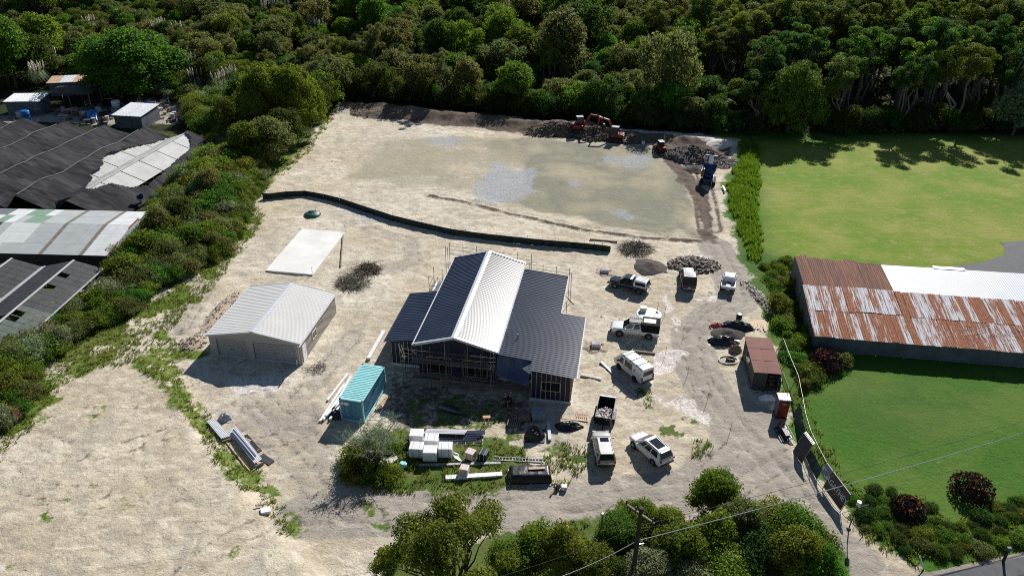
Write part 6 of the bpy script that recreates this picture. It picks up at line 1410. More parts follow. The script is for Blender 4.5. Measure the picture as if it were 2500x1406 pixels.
# ------------------------------------------------------------------ people in the house shade
M_SKIN = mat('skin', (.45, .28, .2), .6, 0, .1, 8); M_CLOTH = mat('black_work_clothes', (.012, .012, .015), .8, 0, .3, 6); M_HAIR = mat('dark_hair', (.02, .014, .01), .7)
def skin_mesh(name, verts, edges, radii, root, m, parent, sub_=1):
    me = bpy.data.meshes.new(name); me.from_pydata(verts, edges, []); o = bpy.data.objects.new(name, me); COL.objects.link(o); o.parent = parent
    sk = o.modifiers.new('skin', 'SKIN'); sk.use_smooth_shade = True
    for i, r in enumerate(radii): me.skin_vertices[0].data[i].radius = (r, r)
    me.skin_vertices[0].data[root].use_root = True
    s = o.modifiers.new('sub', 'SUBSURF'); s.levels = sub_; s.render_levels = sub_; me.materials.append(m); return o
def person(label, px, rz, lean):
    t = thing('person', label, 'person', PT(*px), rz); V = []; E_ = []; Rd = []
    def v(p, r, par=None):
        V.append(p); Rd.append(r)
        if par is not None: E_.append((par, len(V) - 1))
        return len(V) - 1
    pel = v((0, 0, .98), .14); wa = v((0, .01, 1.12), .13, pel); ch = v((0, .02, 1.34), .16, wa); nk = v((0, .01, 1.5), .06, ch); hd = v((0, -.02, 1.6), .085, nk); tp_ = v((0, -.02, 1.72), .085, hd); v((0, -.12, 1.62), .02, hd)
    for s in (1, -1):
        sh_ = v((s * .19, .02, 1.42), .07, ch); el = v((s * .26, lean * .05, 1.14), .05, sh_); wr = v((s * .2, -.2, 1.02), .035, el); pm = v((s * .17, -.27, 1.01), .035, wr)
        for k in range(4): f1 = v((s * (.13 + .025 * k), -.33, 1.0), .011, pm); v((s * (.13 + .025 * k), -.36, .97), .009, f1)
        v((s * .12, -.27, 1.04), .012, pm)
        hp = v((s * .1, 0, .9), .1, pel); kn = v((s * .12, -.03, .5), .07, hp); an = v((s * .13, .02, .1), .05, kn); v((s * .14, -.14, .05), .045, an)
    skin_mesh('body', V, E_, Rd, 0, M_SKIN, t)
    # clothing follows the same joints, a little larger
    V, E_, Rd = [], [], []; pel = v((0, 0, .95), .16); wa = v((0, .01, 1.12), .155, pel); ch = v((0, .02, 1.34), .185, wa); v((0, .01, 1.46), .09, ch)
    for s in (1, -1): sh_ = v((s * .2, .02, 1.42), .09, ch); el = v((s * .27, lean * .05, 1.14), .07, sh_); v((s * .215, -.16, 1.035), .055, el)
    skin_mesh('jacket', V, E_, Rd, 0, M_CLOTH, t)
    V, E_, Rd = [], [], []; pel = v((0, 0, .96), .155)
    for s in (1, -1): hp = v((s * .1, 0, .88), .12, pel); kn = v((s * .12, -.03, .5), .088, hp); v((s * .13, .02, .12), .075, kn)
    skin_mesh('trousers', V, E_, Rd, 0, M_CLOTH, t)
    obj('hair', MB().loft([[(.1 * r_ * math.cos(2 * math.pi * i / 12), .01 + .1 * r_ * math.sin(2 * math.pi * i / 12), z_) for i in range(12)] for r_, z_ in ((1.0, 1.66), (1.08, 1.72), (.9, 1.79), (.3, 1.825))]), M_HAIR, t, True)
person('person in black work clothes standing on the porch side of the pair', (1233, 997), R(15), 1); person('person in black work clothes standing nearer the wing wall', (1245, 995), R(-60), 0)
# ------------------------------------------------------------------ power poles, wires, roadside posts
M_POLE = mat('dark_creosote_pole', (.045, .036, .03), .85, 0, .3, 2); M_WIRE = mat('grey_wire', (.34, .36, .38), .4, .3, .1, 2); M_WIREK = mat('black_wire', (.03, .03, .032), .5)
pp = thing('power_pole', 'tall dark timber power pole with slanting crossarm by the road', 'power pole', (9.4, 40.7, 0)); obj('shaft', MB().tube((0, 0, 0), (0, 0, 8.9), .2, .15, 12), M_POLE, pp)
ca = MB().bar((-.95, .9, 8.35), (.85, -.95, 8.35), .12, .12); ca_ = obj('crossarm', ca, M_OLDTIMBER, pp)
for k in (-.9, -.3, .75): obj('insulator', MB().tube((k, -k * 1.02 + .0, 8.42), (k, -k * 1.02, 8.68), .07, .05, 8), M_STEELDK, ca_)
obj('bracket', MB().bar((0, 0, 5.2), (.55, .2, 5.1), .08, .08), M_WHITE, pp); obj('meter_tag', MB().box((.02, -.2, 3.0), (.16, .05, .25)), M_GALV, pp)
PT0 = Vector((9.4, 40.7, 0))
def wire(label, a, b, r, m, sag=.4):
    pts = [a.lerp(b, k / 24) - Vector((0, 0, sag * 4 * (k / 24) * (1 - k / 24))) for k in range(25)]
    o = obj('overhead_wire', MB().path(pts, r, 5), m); tag(o, label, 'wire')
def on_ray(u, v, z): return P(u, v, z)
wire('upper black overhead wire running towards the lawn', PT0 + Vector((0, 0, 7.1)), on_ray(2620, 992, 8.0), .018, M_WIREK)
wire('lower black overhead wire running towards the lawn', PT0 + Vector((0, 0, 6.8)), on_ray(2620, 1085, 7.2), .010, M_WIREK)
wire('thick pale overhead cable crossing above the banner', PT0 + Vector((0, 0, 5.6)), on_ray(2620, 1018, 6.6), .035, M_WIRE)
wire('black overhead wire running to the lower frame edge', PT0 + Vector((0, 0, 7.0)), on_ray(1100, 1440, 7.2), .016, M_WIREK); wire('thin black overhead wire crossing the big roadside tree', PT0 + Vector((0, 0, 7.6)), on_ray(800, 1410, 8.0), .010, M_WIREK); wire('pale overhead cable running to the lower frame edge', PT0 + Vector((0, 0, 5.6)), on_ray(1300, 1430, 5.4), .03, M_WIRE)
sp = thing('service_pole', 'thin grey service pole with white cap by the yellow boards', 'pole'); p = PT(1464, 1333); sp.location = p
obj('shaft', MB().tube((0, 0, 0), (0, 0, 3.6), .09, n=8), mat('grey_pole_paint', (.2, .2, .19), .7), sp); obj('cap', MB().tube((0, 0, 3.6), (0, 0, 3.72), .11, n=8), M_WHITE, sp); obj('meter_box', MB().box((-.25, -.1, .9), (.75, .3, .5)), M_WHITE, sp)
wire('sagging black service wire between the two poles', PT0 + Vector((0, 0, 6.0)), p + Vector((.1, 0, 3.3)), .015, M_WIREK, .3)
t = thing('picket_gate', 'short row of white pickets below the service pole', 'picket', PT(1486, 1352), R(-12))
for k in range(4): obj('picket', MB().box((-.35 + .24 * k, 0, .5), (.1, .04, 1.0)), M_WHITE, t)
obj('rail', MB().box((0, .04, .6), (1.0, .04, .08)), M_WHITE, t)
M_YEL = mat('yellow_paint', (.75, .55, .03), .5, 0, .1, 2)
stick('yellow_board', 'upright yellow board on the roadside bank', (1376, 1308), (1375, 1290), .22, .06, M_YEL, cat='board'); stick('yellow_board', 'slanting yellow board beside the other one', (1381, 1283), (1400, 1298), .22, .06, M_YEL, cat='board')
lp = thing('lamp_post', 'short black lamp post with white lantern beside the banner', 'lamp', P(2072, 1290)); obj('stem', MB().tube((0, 0, 0), (.05, 0, 1.2), .05, n=6).tube((.05, 0, 1.2), (.25, .1, 2.6), .04, n=6), M_BLACK, lp); obj('lantern', MB().tube((.25, .1, 2.6), (.27, .1, 3.0), .17, .19, 12), M_WHITE, lp); obj('base', MB().tube((0, 0, 0), (0, 0, .15), .2, .15, 8), M_STEELDK, lp)
mp_ = thing('marker_post', 'short black road marker post with grey cap', 'marker post', P(2449, 1370)); obj('shaft', MB().tube((0, 0, 0), (0, 0, 1.3), .12, .10, 8), M_BLACK, mp_); obj('cap', MB().box((0, 0, 1.45), (.35, .25, .3)), M_OLDWALL, mp_, bevel=.04)
o = obj('leaning_marker', MB().bar((0, 0, 0), (-.5, .3, 1.1), .25, .04), mat('pale_blue_marker', (.24, .33, .42), .5)); o.location = P(2256, 1388); tag(o, 'pale blue marker board leaning at the culvert', 'marker')
gw = MB(); a, b = P(1992, 1252), P(1928, 1285)
o = obj('stay_wire_post', MB().tube((0, 0, 0), (0, 0, 1.8), .03, n=6).bar((0, 0, 1.8), (-.25, .2, 1.95), .08, .08), M_GALV); o.location = PT(1965, 1290); tag(o, 'thin metal gate post among the roadside bushes', 'post')
for k, q in enumerate(((640, 555), (410, 740))): pass
# ------------------------------------------------------------------ vegetation
def _ico():
    bm = bmesh.new(); bmesh.ops.create_icosphere(bm, subdivisions=2, radius=1.0); v = np.array([x.co[:] for x in bm.verts]); bm.verts.index_update(); f = np.array([[l.index for l in x.verts] for x in bm.faces]); bm.free(); return v, f
ICO_V, ICO_F = _ico()
def raw_mesh(name, V, F4=None, F3=None, mat_=None, smooth_=False):
    me = bpy.data.meshes.new(name); n4 = 0 if F4 is None else len(F4); n3 = 0 if F3 is None else len(F3)
    me.vertices.add(len(V)); me.vertices.foreach_set('co', V.astype(np.float32).ravel())
    idx = np.concatenate([x.ravel() for x in (F4, F3) if x is not None]).astype(np.int32)
    me.loops.add(len(idx)); me.loops.foreach_set('vertex_index', idx); me.polygons.add(n4 + n3)
    me.polygons.foreach_set('loop_start', np.concatenate([np.arange(n4) * 4, n4 * 4 + np.arange(n3) * 3]).astype(np.int32)); me.update(calc_edges=True)
    if mat_: me.materials.append(mat_)
    return me
def leaves(c, nrm, size, aspect, g):
    n = len(c); r = g.normal(size=(n, 3)); t = np.cross(nrm, r); t /= np.linalg.norm(t, axis=1, keepdims=True) + 1e-9; b = np.cross(nrm, t)
    s = size * g.uniform(.6, 1.3, (n, 1)); a = s * aspect
    V = np.stack([c - t * s, c - b * a, c + t * s, c + b * a], 1).reshape(-1, 3); F = np.arange(4 * n).reshape(-1, 4); return V, F
def crown_mesh(name, lobes, n, size, m, seed, aspect=.62, jitter=.75, core=.62, low=-.55, shell=(.72, 1.08)):
    g = np.random.default_rng(seed); C = np.array([l[0] for l in lobes], float); Rr = np.array([l[1] if np.ndim(l[1]) else (l[1],) * 3 for l in lobes], float)
    w = (Rr.mean(1) ** 2); k = g.choice(len(lobes), n, p=w / w.sum()); d = g.normal(size=(n, 3)); d /= np.linalg.norm(d, axis=1, keepdims=True)
    d[:, 2] = np.where(d[:, 2] < low, -d[:, 2], d[:, 2]); p = C[k] + d * Rr[k] * g.uniform(*shell, (n, 1))
    keep = np.ones(n, bool)
    for c, r in zip(C, Rr): keep &= (((p - c) / r) ** 2).sum(1) > .42
    p, d = p[keep], d[keep]; nr = d + g.normal(size=d.shape) * jitter; nr /= np.linalg.norm(nr, axis=1, keepdims=True)
    V, F = leaves(p, nr, size, aspect, g)
    if core:
        vs = [V]; f3 = []; o = len(V)
        for c, r in zip(C, Rr):
            v = ICO_V * (1 + .18 * g.normal(size=(len(ICO_V), 1))) * r * core + c; vs.append(v); f3.append(ICO_F + o); o += len(v)
        return raw_mesh(name, np.concatenate(vs), F, np.concatenate(f3), m)
    return raw_mesh(name, V, F, None, m)
def limb_mesh(name, paths, m):
    mb = MB()
    for pts, r0, r1 in paths:
        n = len(pts) - 1
        for i in range(n): mb.tube(pts[i], pts[i + 1], r0 + (r1 - r0) * i / n, r0 + (r1 - r0) * (i + 1) / n, 6, False)
    me = mb.mesh(name, True); me.materials.append(m); return me
def bend(a, b, g, k=.12, n=3):
    a, b = np.array(a, float), np.array(b, float); L_ = np.linalg.norm(b - a); return [tuple(a + (b - a) * t + (g.normal(size=3) * k * L_ * np.sin(np.pi * t) if 0 < t < 1 else 0)) for t in np.linspace(0, 1, n + 1)]
M_BARK = mat('grey_brown_bark', (.085, .07, .055), .9, 0, .3, 2); M_BARKD = mat('dark_bark', (.04, .032, .026), .9, 0, .3, 2)
LM = {
    'dark': leafmat('dark_evergreen_leaves', (0.023, 0.045, 0.011), (0.073, 0.138, 0.026)), 'mid': leafmat('mid_green_leaves', (0.043, 0.089, 0.012), (0.130, 0.235, 0.033)),
    'bright': leafmat('bright_green_leaves', (0.049, 0.103, 0.013), (0.135, 0.232, 0.030), .45), 'scrub': leafmat('grey_green_scrub_leaves', (.062, .084, .026), (.185, .210, .068)),
    'olive': leafmat('olive_gum_leaves', (0.045, 0.072, 0.012), (0.179, 0.242, 0.033), .30), 'yellow': leafmat('yellow_green_leaves', (0.083, 0.123, 0.016), (0.222, 0.268, 0.039), .36),
    'bronze': leafmat('bronze_red_leaves', (0.013, 0.010, 0.009), (0.059, 0.030, 0.024), .25, .1), 'sage': leafmat('sage_grey_leaves', (0.106, 0.149, 0.073), (0.295, 0.348, 0.179), .3), 'dry': leafmat('dry_brown_leaves', (0.126, 0.095, 0.043), (0.338, 0.253, 0.126), .25)}
def lobes_dome(g, r, h0, h1, n, lr, flat=.75):
    """lobes spread over a dome of radius r between heights h0 and h1"""
    out = []
    for i in range(n):
        u = (i + .5) / n; ph = i * 2.39996 + g.uniform(-.3, .3); z = u ** .8; rr = r * math.sqrt(max(0, 1 - (z * .97) ** 2)) * g.uniform(.6, 1.12)
        out.append(((rr * math.cos(ph), rr * math.sin(ph), h0 + (h1 - h0) * z + g.uniform(-.2, .2)), lr * g.uniform(.45, 1.45) * np.array([g.uniform(.8, 1.3), g.uniform(.8, 1.3), flat])))
    return out
PROTO = {}
def proto(kind, i):
    key = (kind, i)
    if key in PROTO: return PROTO[key]
    g = np.random.default_rng(hash(kind) % 1 + 1000 * i + {'broad': 1, 'scrub': 2, 'tall': 3, 'dome': 4, 'shrub': 5, 'bush': 6, 'mound': 7}[kind])
    tr = []
    if kind == 'broad':     # about 8 m high
        L_ = lobes_dome(g, 2.9, 2.2, 7.2, 40, .95, .85); L_.append(((0, 0, 4.2), np.array([2.0, 2.0, 2.2]))); n, s = 9000, .16
        tr = [(bend((0, 0, -.3), (0, 0, 4.5), g, .05), .26, .14)] + [(bend((0, 0, g.uniform(1.6, 3)), l[0], g), .11, .03) for l in L_[:9]]
        cm = crown_mesh('crown', L_, n, s, None, i + 11, core=.4, shell=(.6, 1.3))
    elif kind == 'scrub':   # 5 m, flat topped tufts
        L_ = []
        for k in range(46): a = g.uniform(0, 6.28); r = 3.1 * math.sqrt(g.uniform(0, 1)); L_.append(((r * math.cos(a), r * math.sin(a), 4.9 - .2 * r * r * .5 + g.uniform(-1.5, .8)), g.uniform(.3, .85) * np.array([1, 1, .8])))
        L_.append(((0, 0, 2.9), np.array([2.4, 2.4, 1.5])))
        tr = [(bend((g.uniform(-.5, .5), g.uniform(-.5, .5), -.3), l[0], g, .08), .09, .03) for l in L_[:9]]
        cm = crown_mesh('crown', L_, 9000, .12, None, i + 31, core=.36, shell=(.55, 1.4))
    elif kind == 'tall':    # 20 m, bare stems, umbrella tufts
        L_ = []; st = []
        for k in range(3):
            a = g.uniform(0, 6.28); top = (2.6 * math.cos(a + k * 2.1), 2.6 * math.sin(a + k * 2.1), g.uniform(13, 15.5)); st.append(top)
            tr.append((bend((.35 * math.cos(a + k * 2.1), .35 * math.sin(a + k * 2.1), -.3), top, g, .035, 5), .26, .12))
            for j in range(9):
                b = g.uniform(0, 6.28); r = g.uniform(.6, 2.9); z = top[2] + g.uniform(-4.5, 5.2) * (1 - r / 7); c = (top[0] + r * math.cos(b), top[1] + r * math.sin(b), z); L_.append((c, g.uniform(.8, 1.5) * np.array([1, 1, .72])))
                tr.append((bend((top[0] * .85, top[1] * .85, top[2] - g.uniform(1.5, 5)), c, g, .08), .085, .03))
        cm = crown_mesh('crown', L_, 12000, .16, None, i + 51, core=.42, shell=(.6, 1.25))
    elif kind == 'dome':    # dense round tree of unit-ish size (r = 5, h = 9)
        L_ = lobes_dome(g, 4.6, 1.5, 8.4, 60, 1.05, .9); L_.append(((0, 0, 4.2), np.array([4.2, 4.2, 3.9])))
        tr = [(bend((0, 0, -.3), (0, 0, 3.5), g, .05), .4, .25)]
        cm = crown_mesh('crown', L_, 20000, .15, None, i + 71, core=.55, shell=(.7, 1.2))
    elif kind == 'shrub':   # about 2.4 m high and wide
        L_ = lobes_dome(g, 1.0, .5, 1.8, 12, .55, .85); L_.append(((0, 0, .8), np.array([.95, .95, .8])))
        tr = [(bend((0, 0, -.2), l[0], g), .05, .015) for l in L_[:5]]
        cm = crown_mesh('foliage', L_, 5200, .07, None, i + 91, low=-.3, core=.5, shell=(.6, 1.4))
    elif kind == 'bush':    # roadside bush, finer, 3.5 m
        L_ = lobes_dome(g, 1.6, .9, 3.1, 22, .62, .9); L_.append(((0, 0, 1.5), np.array([1.3, 1.3, 1.2])))
        tr = [(bend((0, 0, -.2), l[0], g), .06, .015) for l in L_[:8]]
        cm = crown_mesh('foliage', L_, 11000, .08, None, i + 111, low=-.4, core=.5, shell=(.6, 1.35))
    else:
        L_ = lobes_dome(g, 1.4, .15, .8, 16, .45, .7); L_.append(((0, 0, .2), np.array([1.3, 1.3, .5]))); tr = [(bend((0, 0, -.2), (0, 0, .5), g), .05, .02)]
        cm = crown_mesh('foliage', L_, 4500, .075, None, i + 131, low=-.1, core=.5, shell=(.6, 1.5))
    PROTO[key] = (limb_mesh('trunk', tr, mat('pale_slender_bark', (.17, .15, .125), .9, 0, .3, 2) if kind == 'tall' else M_BARKD if kind == 'scrub' else M_BARK), cm); return PROTO[key]
NV = {'broad': 4, 'scrub': 4, 'tall': 4, 'dome': 2, 'shrub': 4, 'bush': 3, 'mound': 2}
def plant(name, kind, leaf, x, y, sc, label, cat, group=None, rz=None, sz=None, z=None, rnd=random):
    tm, cm = proto(kind, rnd.randrange(NV[kind])); t = thing(name, label, cat, (x, y, H0(x, y) if z is None else z), rnd.uniform(0, 6.28) if rz is None else rz, group)
    t.scale = (sc * rnd.uniform(.85, 1.18), sc * rnd.uniform(.85, 1.18), sc * (sz or rnd.uniform(.82, 1.25)))
    obj('trunk' if cat == 'tree' else 'stems', tm, None, t); o = obj('crown' if cat == 'tree' else 'foliage', cm, LM[leaf], t); o.material_slots[0].link = 'OBJECT'; o.material_slots[0].material = LM[leaf]
    return t
def uv_of(x, y, z):
    d = np.array([x, y, z - CAM_H]); w_ = d @ _fw; return 1250 + CAM_F * (d @ _r2) / w_, 703 - CAM_F * (d @ _u2) / w_
# --- forest behind the site
FE = np.array(sorted([tuple(P(*q)[:2]) for q in ((-150, 235), (0, 222), (110, 203), (235, 198), (262, 225), (430, 232), (500, 236), (590, 215), (700, 235), (800, 250), (860, 246), (1000, 252), (1250, 278), (1400, 292), (1560, 308), (1700, 318), (1810, 328), (2000, 326), (2250, 322), (2500, 318), (2800, 315))]))
def front_y(x): return float(np.interp(x, FE[:, 0], FE[:, 1]))
fr_ = random.Random(3); KEEP = []
CLEAR = [(PT(320, 238), 9.0), (PT(1932, 332), 6.0)]
def far_enough(x, y, d):
    for a, b, c in KEEP:
        if (x - a) ** 2 + (y - b) ** 2 < (.5 * (c + d)) ** 2: return False
    return True
GL_ = {'scrub': ('grey green scrub tree in the forest behind the site', 'scrub trees of the forest'), 'scrubd': ('dark green scrub tree in the forest behind the site', 'dark scrub trees of the forest'), 'broad': ('mid green broadleaf tree in the forest behind the site', 'broadleaf trees of the forest'),
       'tall': ('tall slender tree with bare stems behind the lawn', 'tall trees behind the lawn'), 'bright': ('bright green rounded tree standing out of the forest', 'bright trees of the forest'), 'emergent': ('slender tree rising above the scrub of the forest', 'emergent trees of the forest'), 'low': ('low scrub bush at the front edge of the forest', 'forest edge bushes')}
cnts = {}
def forest_tree(kind, leaf, x, y, sc, lk, name, rad, sz=None, cat='tree'):
    u, v = uv_of(x, y, H0(x, y)); 
    if u < -90 or u > 2600 or v < -75: return
    KEEP.append((x, y, rad)); cnts[lk] = cnts.get(lk, 0) + 1
    plant(name, kind, leaf, x, y, sc, GL_[lk][0], cat, GL_[lk][1], sz=sz, rnd=fr_)
for (u, v, s) in ((1228, 150, 1.5), (1270, 175, 1.25), (1330, 178, 1.1), (880, 75, 1.4), (915, 100, 1.3), (835, 60, 1.2), (1660, 190, 1.5), (1700, 110, 1.5), (1625, 95, 1.2), (1745, 140, 1.3), (105, 62, 1.7), (560, 40, 1.1), (120, 170, 1.5), (20, 205, 1.5), (1500, 30, 1.1), (870, 225, 1.3), (1115, 225, 1.2)):
    p = PT(u, v); forest_tree('broad', 'bright', p.x, p.y, s, 'bright', 'bright_tree', 6.0 * s)
for k in range(80000):
    y = fr_.uniform(148, 268); x = fr_.uniform(-190, 200)
    fy = front_y(x)
    if y < fy + 1.0: continue
    if any((x - c.x) ** 2 + (y - c.y) ** 2 < r * r for c, r in CLEAR): continue
    u, v = uv_of(x, y, H0(x, y))
    if u < -90 or u > 2600 or v < -75: continue
    dep = y - fy; far = 1 + .25 * smooth(40, 90, dep)
    zone = u + fr_.uniform(-90, 90)
    if zone > 1790 or (zone > 1560 and dep > 24):
        sp_ = 6.2 * far
        if not far_enough(x, y, sp_): continue
        if cnts.get('tall', 0) > 290: continue
        s = fr_.uniform(.95, 1.2) * (1.0 if zone > 1900 else .85); forest_tree('tall', fr_.choice(['olive', 'olive', 'olive', 'mid', 'scrub', 'yellow'] if dep > 30 else ['olive', 'dark', 'dark', 'mid']), x, y, s * (.86 if dep < 14 else 1), 'tall', 'tall_tree', sp_, fr_.uniform(.8, 1.02))
    elif zone > 820:
        sp_ = fr_.choice([3.6, 4.4, 5.2, 6.2, 8.2]) * fr_.uniform(.9, 1.1) * far
        if not far_enough(x, y, sp_): continue
        if fr_.random() < .05: forest_tree('tall', fr_.choice(['mid', 'scrub']), x, y, fr_.uniform(.5, .68), 'emergent', 'emergent_tree', sp_)
        elif fr_.random() < .42 and cnts.get('broad', 0) < 290: forest_tree('broad', fr_.choice(['mid', 'mid', 'dark', 'scrub']), x, y, sp_ / 6.6 * fr_.uniform(.9, 1.35), 'broad', 'broadleaf_tree', sp_)
        else: lk = 'scrub' if fr_.random() < .5 else 'scrubd'; forest_tree('scrub', 'scrub' if lk == 'scrub' else fr_.choice(['mid', 'dark']), x, y, sp_ / 5.6 * fr_.uniform(1.1, 1.6), lk, 'scrub_tree', sp_)
    else:
        sp_ = fr_.choice([3.4, 4.2, 5.0, 6.4]) * fr_.uniform(.9, 1.1) * far
        if not far_enough(x, y, sp_): continue
        if fr_.random() < .22: forest_tree('broad', fr_.choice(['mid', 'dark', 'olive']), x, y, sp_ / 6.6 * fr_.uniform(.85, 1.2), 'broad', 'broadleaf_tree', sp_)
        else: lk = 'scrub' if fr_.random() < .6 else 'scrubd'; forest_tree('scrub', 'scrub' if lk == 'scrub' else fr_.choice(['mid', 'olive']), x, y, sp_ / 5.6 * fr_.uniform(1.0, 1.4), lk, 'scrub_tree', sp_)
# understory along the forest edge, all dark leaves to imitate its deep shade
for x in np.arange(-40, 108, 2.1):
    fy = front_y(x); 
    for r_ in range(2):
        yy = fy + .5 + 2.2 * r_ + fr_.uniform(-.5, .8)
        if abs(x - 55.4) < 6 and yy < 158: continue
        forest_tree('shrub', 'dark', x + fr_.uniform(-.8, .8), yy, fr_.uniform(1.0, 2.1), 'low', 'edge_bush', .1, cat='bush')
print('forest', cnts)
# ground cover filling the forest floor between the trees
g = np.random.default_rng(21); n = 400000; x = g.uniform(-190, 200, n); y = g.uniform(148, 272, n); k = y > np.interp(x, FE[:, 0], FE[:, 1]) - .5
for c, r in CLEAR[:1]: k &= (x - c.x) ** 2 + (y - c.y) ** 2 > 5
d_ = np.stack([x, y, gz(x, y) - CAM_H], -1); w_ = d_ @ _fw; u_ = 1250 + CAM_F * (d_ @ _r2) / w_; v_ = 703 - CAM_F * (d_ @ _u2) / w_; k &= (u_ > -60) & (u_ < 2560) & (v_ > -60); k &= g.random(n) < .55
x, y = x[k], y[k]; h = 2.4 * fbm(x * .22, y * .22, 3) ** 1.4 * g.uniform(.3, 1.1, len(x)) * np.where(x > 45, .5, 1); nr = g.normal(size=(len(x), 3)) * .6 + [0, 0, 1]; nr /= np.linalg.norm(nr, axis=1, keepdims=True)
V, F = leaves(np.stack([x, y, gz(x, y) + h], -1), nr, .30, .6, g); o = obj('undergrowth', raw_mesh('undergrowth', V, F, None, LM['scrub']), None); tag(o, 'low green undergrowth covering the forest floor', kind='stuff')
# --- single trees that stand out
p = PT(320, 240); plant('dome_tree', 'dome', 'mid', p.x, p.y + 3, 1.9, 'large dense round tree behind the cluttered yard', 'tree', sz=.8)
p = PT(1932, 334); plant('dome_tree', 'dome', 'olive', p.x, p.y + 3, 1.2, 'dense round dark tree standing alone at the lawn edge', 'tree', sz=1.25)
for q, k, lf, s, lb in (((735, 330), 'dome', 'bright', 1.15, 'bright green dome tree nearest the bare pad'), ((672, 330), 'dome', 'mid', 1.2, 'dense green dome tree in the bank left of the pad'), ((665, 395), 'broad', 'scrub', 1.2, 'grey green tree in front of the dome trees'), ((612, 405), 'broad', 'mid', 1.0, 'dark rounded tree beside the black shade cloth'),
                        ((700, 372), 'broad', 'dark', 1.05, 'dark tree at the upper edge of the pale slope'), ((610, 300), 'broad', 'dark', 1.25, 'shadowed tree at the back of the hedge'), ((560, 330), 'broad', 'olive', .85, 'olive tree beside the end of the yard'), ((790, 268), 'broad', 'mid', 1.2, 'tree at the far corner of the pad'), ((770, 290), 'broad', 'dark', .9, 'short dark tree below the far pad corner'),
                        ((40, 215), 'broad', 'mid', 1.7, 'tall tree at the left frame edge behind the tin shed'), ((95, 200), 'broad', 'dark', 1.4, 'dark tree behind the tin shed'), ((450, 570), 'broad', 'dark', .72, 'dark wide shrub tree beside the greenhouse end'), ((400, 600), 'broad', 'scrub', .62, 'grey green tree by the greenhouse corner'), ((520, 500), 'broad', 'scrub', .62, 'dense olive grey tree in the middle of the hedge'), ((2470, 330), 'broad', 'sage', 1.3, 'pale feathery tree at the right frame edge')):
    p = PT(*q); plant('tree', k, lf, p.x, p.y, s, lb, 'tree', rnd=fr_)
# --- hedge between the nursery and the site
HEDGE = wpoly([(505, 345), (590, 330), (650, 440), (615, 500), (590, 570), (545, 625), (470, 668), (400, 700), (330, 770), (270, 800), (180, 850), (110, 930), (70, 1010), (0, 1085), (-60, 1130), (-60, 900), (60, 850), (130, 812), (190, 765), (250, 705), (262, 650), (318, 595), (365, 530), (405, 470), (470, 400)])
hs_ = []; n_ = 0
for k in range(9000):
    x, y = fr_.uniform(HEDGE[:, 0].min(), HEDGE[:, 0].max()), fr_.uniform(HEDGE[:, 1].min(), HEDGE[:, 1].max())
    if not inside(np.array([x]), np.array([y]), HEDGE)[0]: continue
    d = float(seg_dist(np.array([x]), np.array([y]), HEDGE, True)[0]); s = .55 + min(d, 5) * .17 + fr_.uniform(-.1, .25)
    if any((x - a) ** 2 + (y - b) ** 2 < (.75 * (s + c)) ** 2 for a, b, c in hs_): continue
    hs_.append((x, y, s)); n_ += 1; lf = fr_.choice(['scrub', 'scrub', 'scrub', 'mid', 'mid', 'olive', 'sage', 'yellow'] if y > 75 else ['mid', 'mid', 'scrub', 'sage', 'olive', 'dry'])
    plant('hedge_shrub', 'shrub', lf, x, y, s * 1.25, {'scrub': 'grey green shrub in the wild hedge by the nursery', 'mid': 'mid green shrub in the wild hedge by the nursery', 'olive': 'olive shrub in the wild hedge by the nursery', 'dark': 'dark shrub in the wild hedge by the nursery', 'sage': 'pale sage shrub in the wild hedge by the nursery', 'yellow': 'yellow green shrub in the wild hedge by the nursery', 'dry': 'dry brown shrub in the wild hedge by the nursery'}[lf], 'shrub', 'hedge shrubs', rnd=fr_)
print('hedge', n_)
# larger shrubs filling the corner between the yard and the pad
SB = wpoly([(395, 236), (500, 232), (600, 225), (640, 330), (590, 345), (505, 350), (500, 320), (470, 315), (480, 262), (400, 246)]); sb_ = []
for k in range(3000):
    x, y = fr_.uniform(SB[:, 0].min(), SB[:, 0].max()), fr_.uniform(SB[:, 1].min(), SB[:, 1].max())
    if not inside(np.array([x]), np.array([y]), SB)[0]: continue
    s = fr_.uniform(.9, 1.7)
    if any((x - a) ** 2 + (y - b) ** 2 < (.8 * (s + c)) ** 2 for a, b, c in sb_): continue
    sb_.append((x, y, s)); lf = fr_.choice(['scrub', 'mid', 'olive', 'yellow', 'sage']); plant('corner_shrub', 'shrub', lf, x, y, s * 1.2, f'{ {"scrub": "grey green", "mid": "mid green", "olive": "olive", "yellow": "yellow green", "sage": "pale sage"}[lf]} shrub between the cluttered yard and the dome trees', 'shrub', 'shrubs behind the yard', rnd=fr_)
# --- right hand boundary: shrubs along fence and round the rusty sheds
RB = wpoly([(1862, 650), (1940, 640), (1965, 700), (1985, 820), (1975, 860), (2050, 850), (2060, 900), (1990, 940), (1950, 960), (1945, 900), (1925, 860), (1905, 800), (1885, 730)])
rs_ = []
for k in range(4000):
    x, y = fr_.uniform(RB[:, 0].min(), RB[:, 0].max()), fr_.uniform(RB[:, 1].min(), RB[:, 1].max())
    if not inside(np.array([x]), np.array([y]), RB)[0]: continue
    s = fr_.uniform(.4, .95)
    if any((x - a) ** 2 + (y - b) ** 2 < (1.25 * (s + c)) ** 2 for a, b, c in rs_): continue
    rs_.append((x, y, s)); lf = fr_.choice(['scrub', 'mid', 'mid', 'olive']); plant('verge_shrub', fr_.choice(['shrub', 'mound', 'mound']), lf, x, y, s, f'{ {"scrub": "grey green", "mid": "mid green", "dark": "dark", "olive": "olive"}[lf]} shrub crowding the corner of the rusty sheds', 'shrub', 'shrubs by the rusty sheds', rnd=fr_)
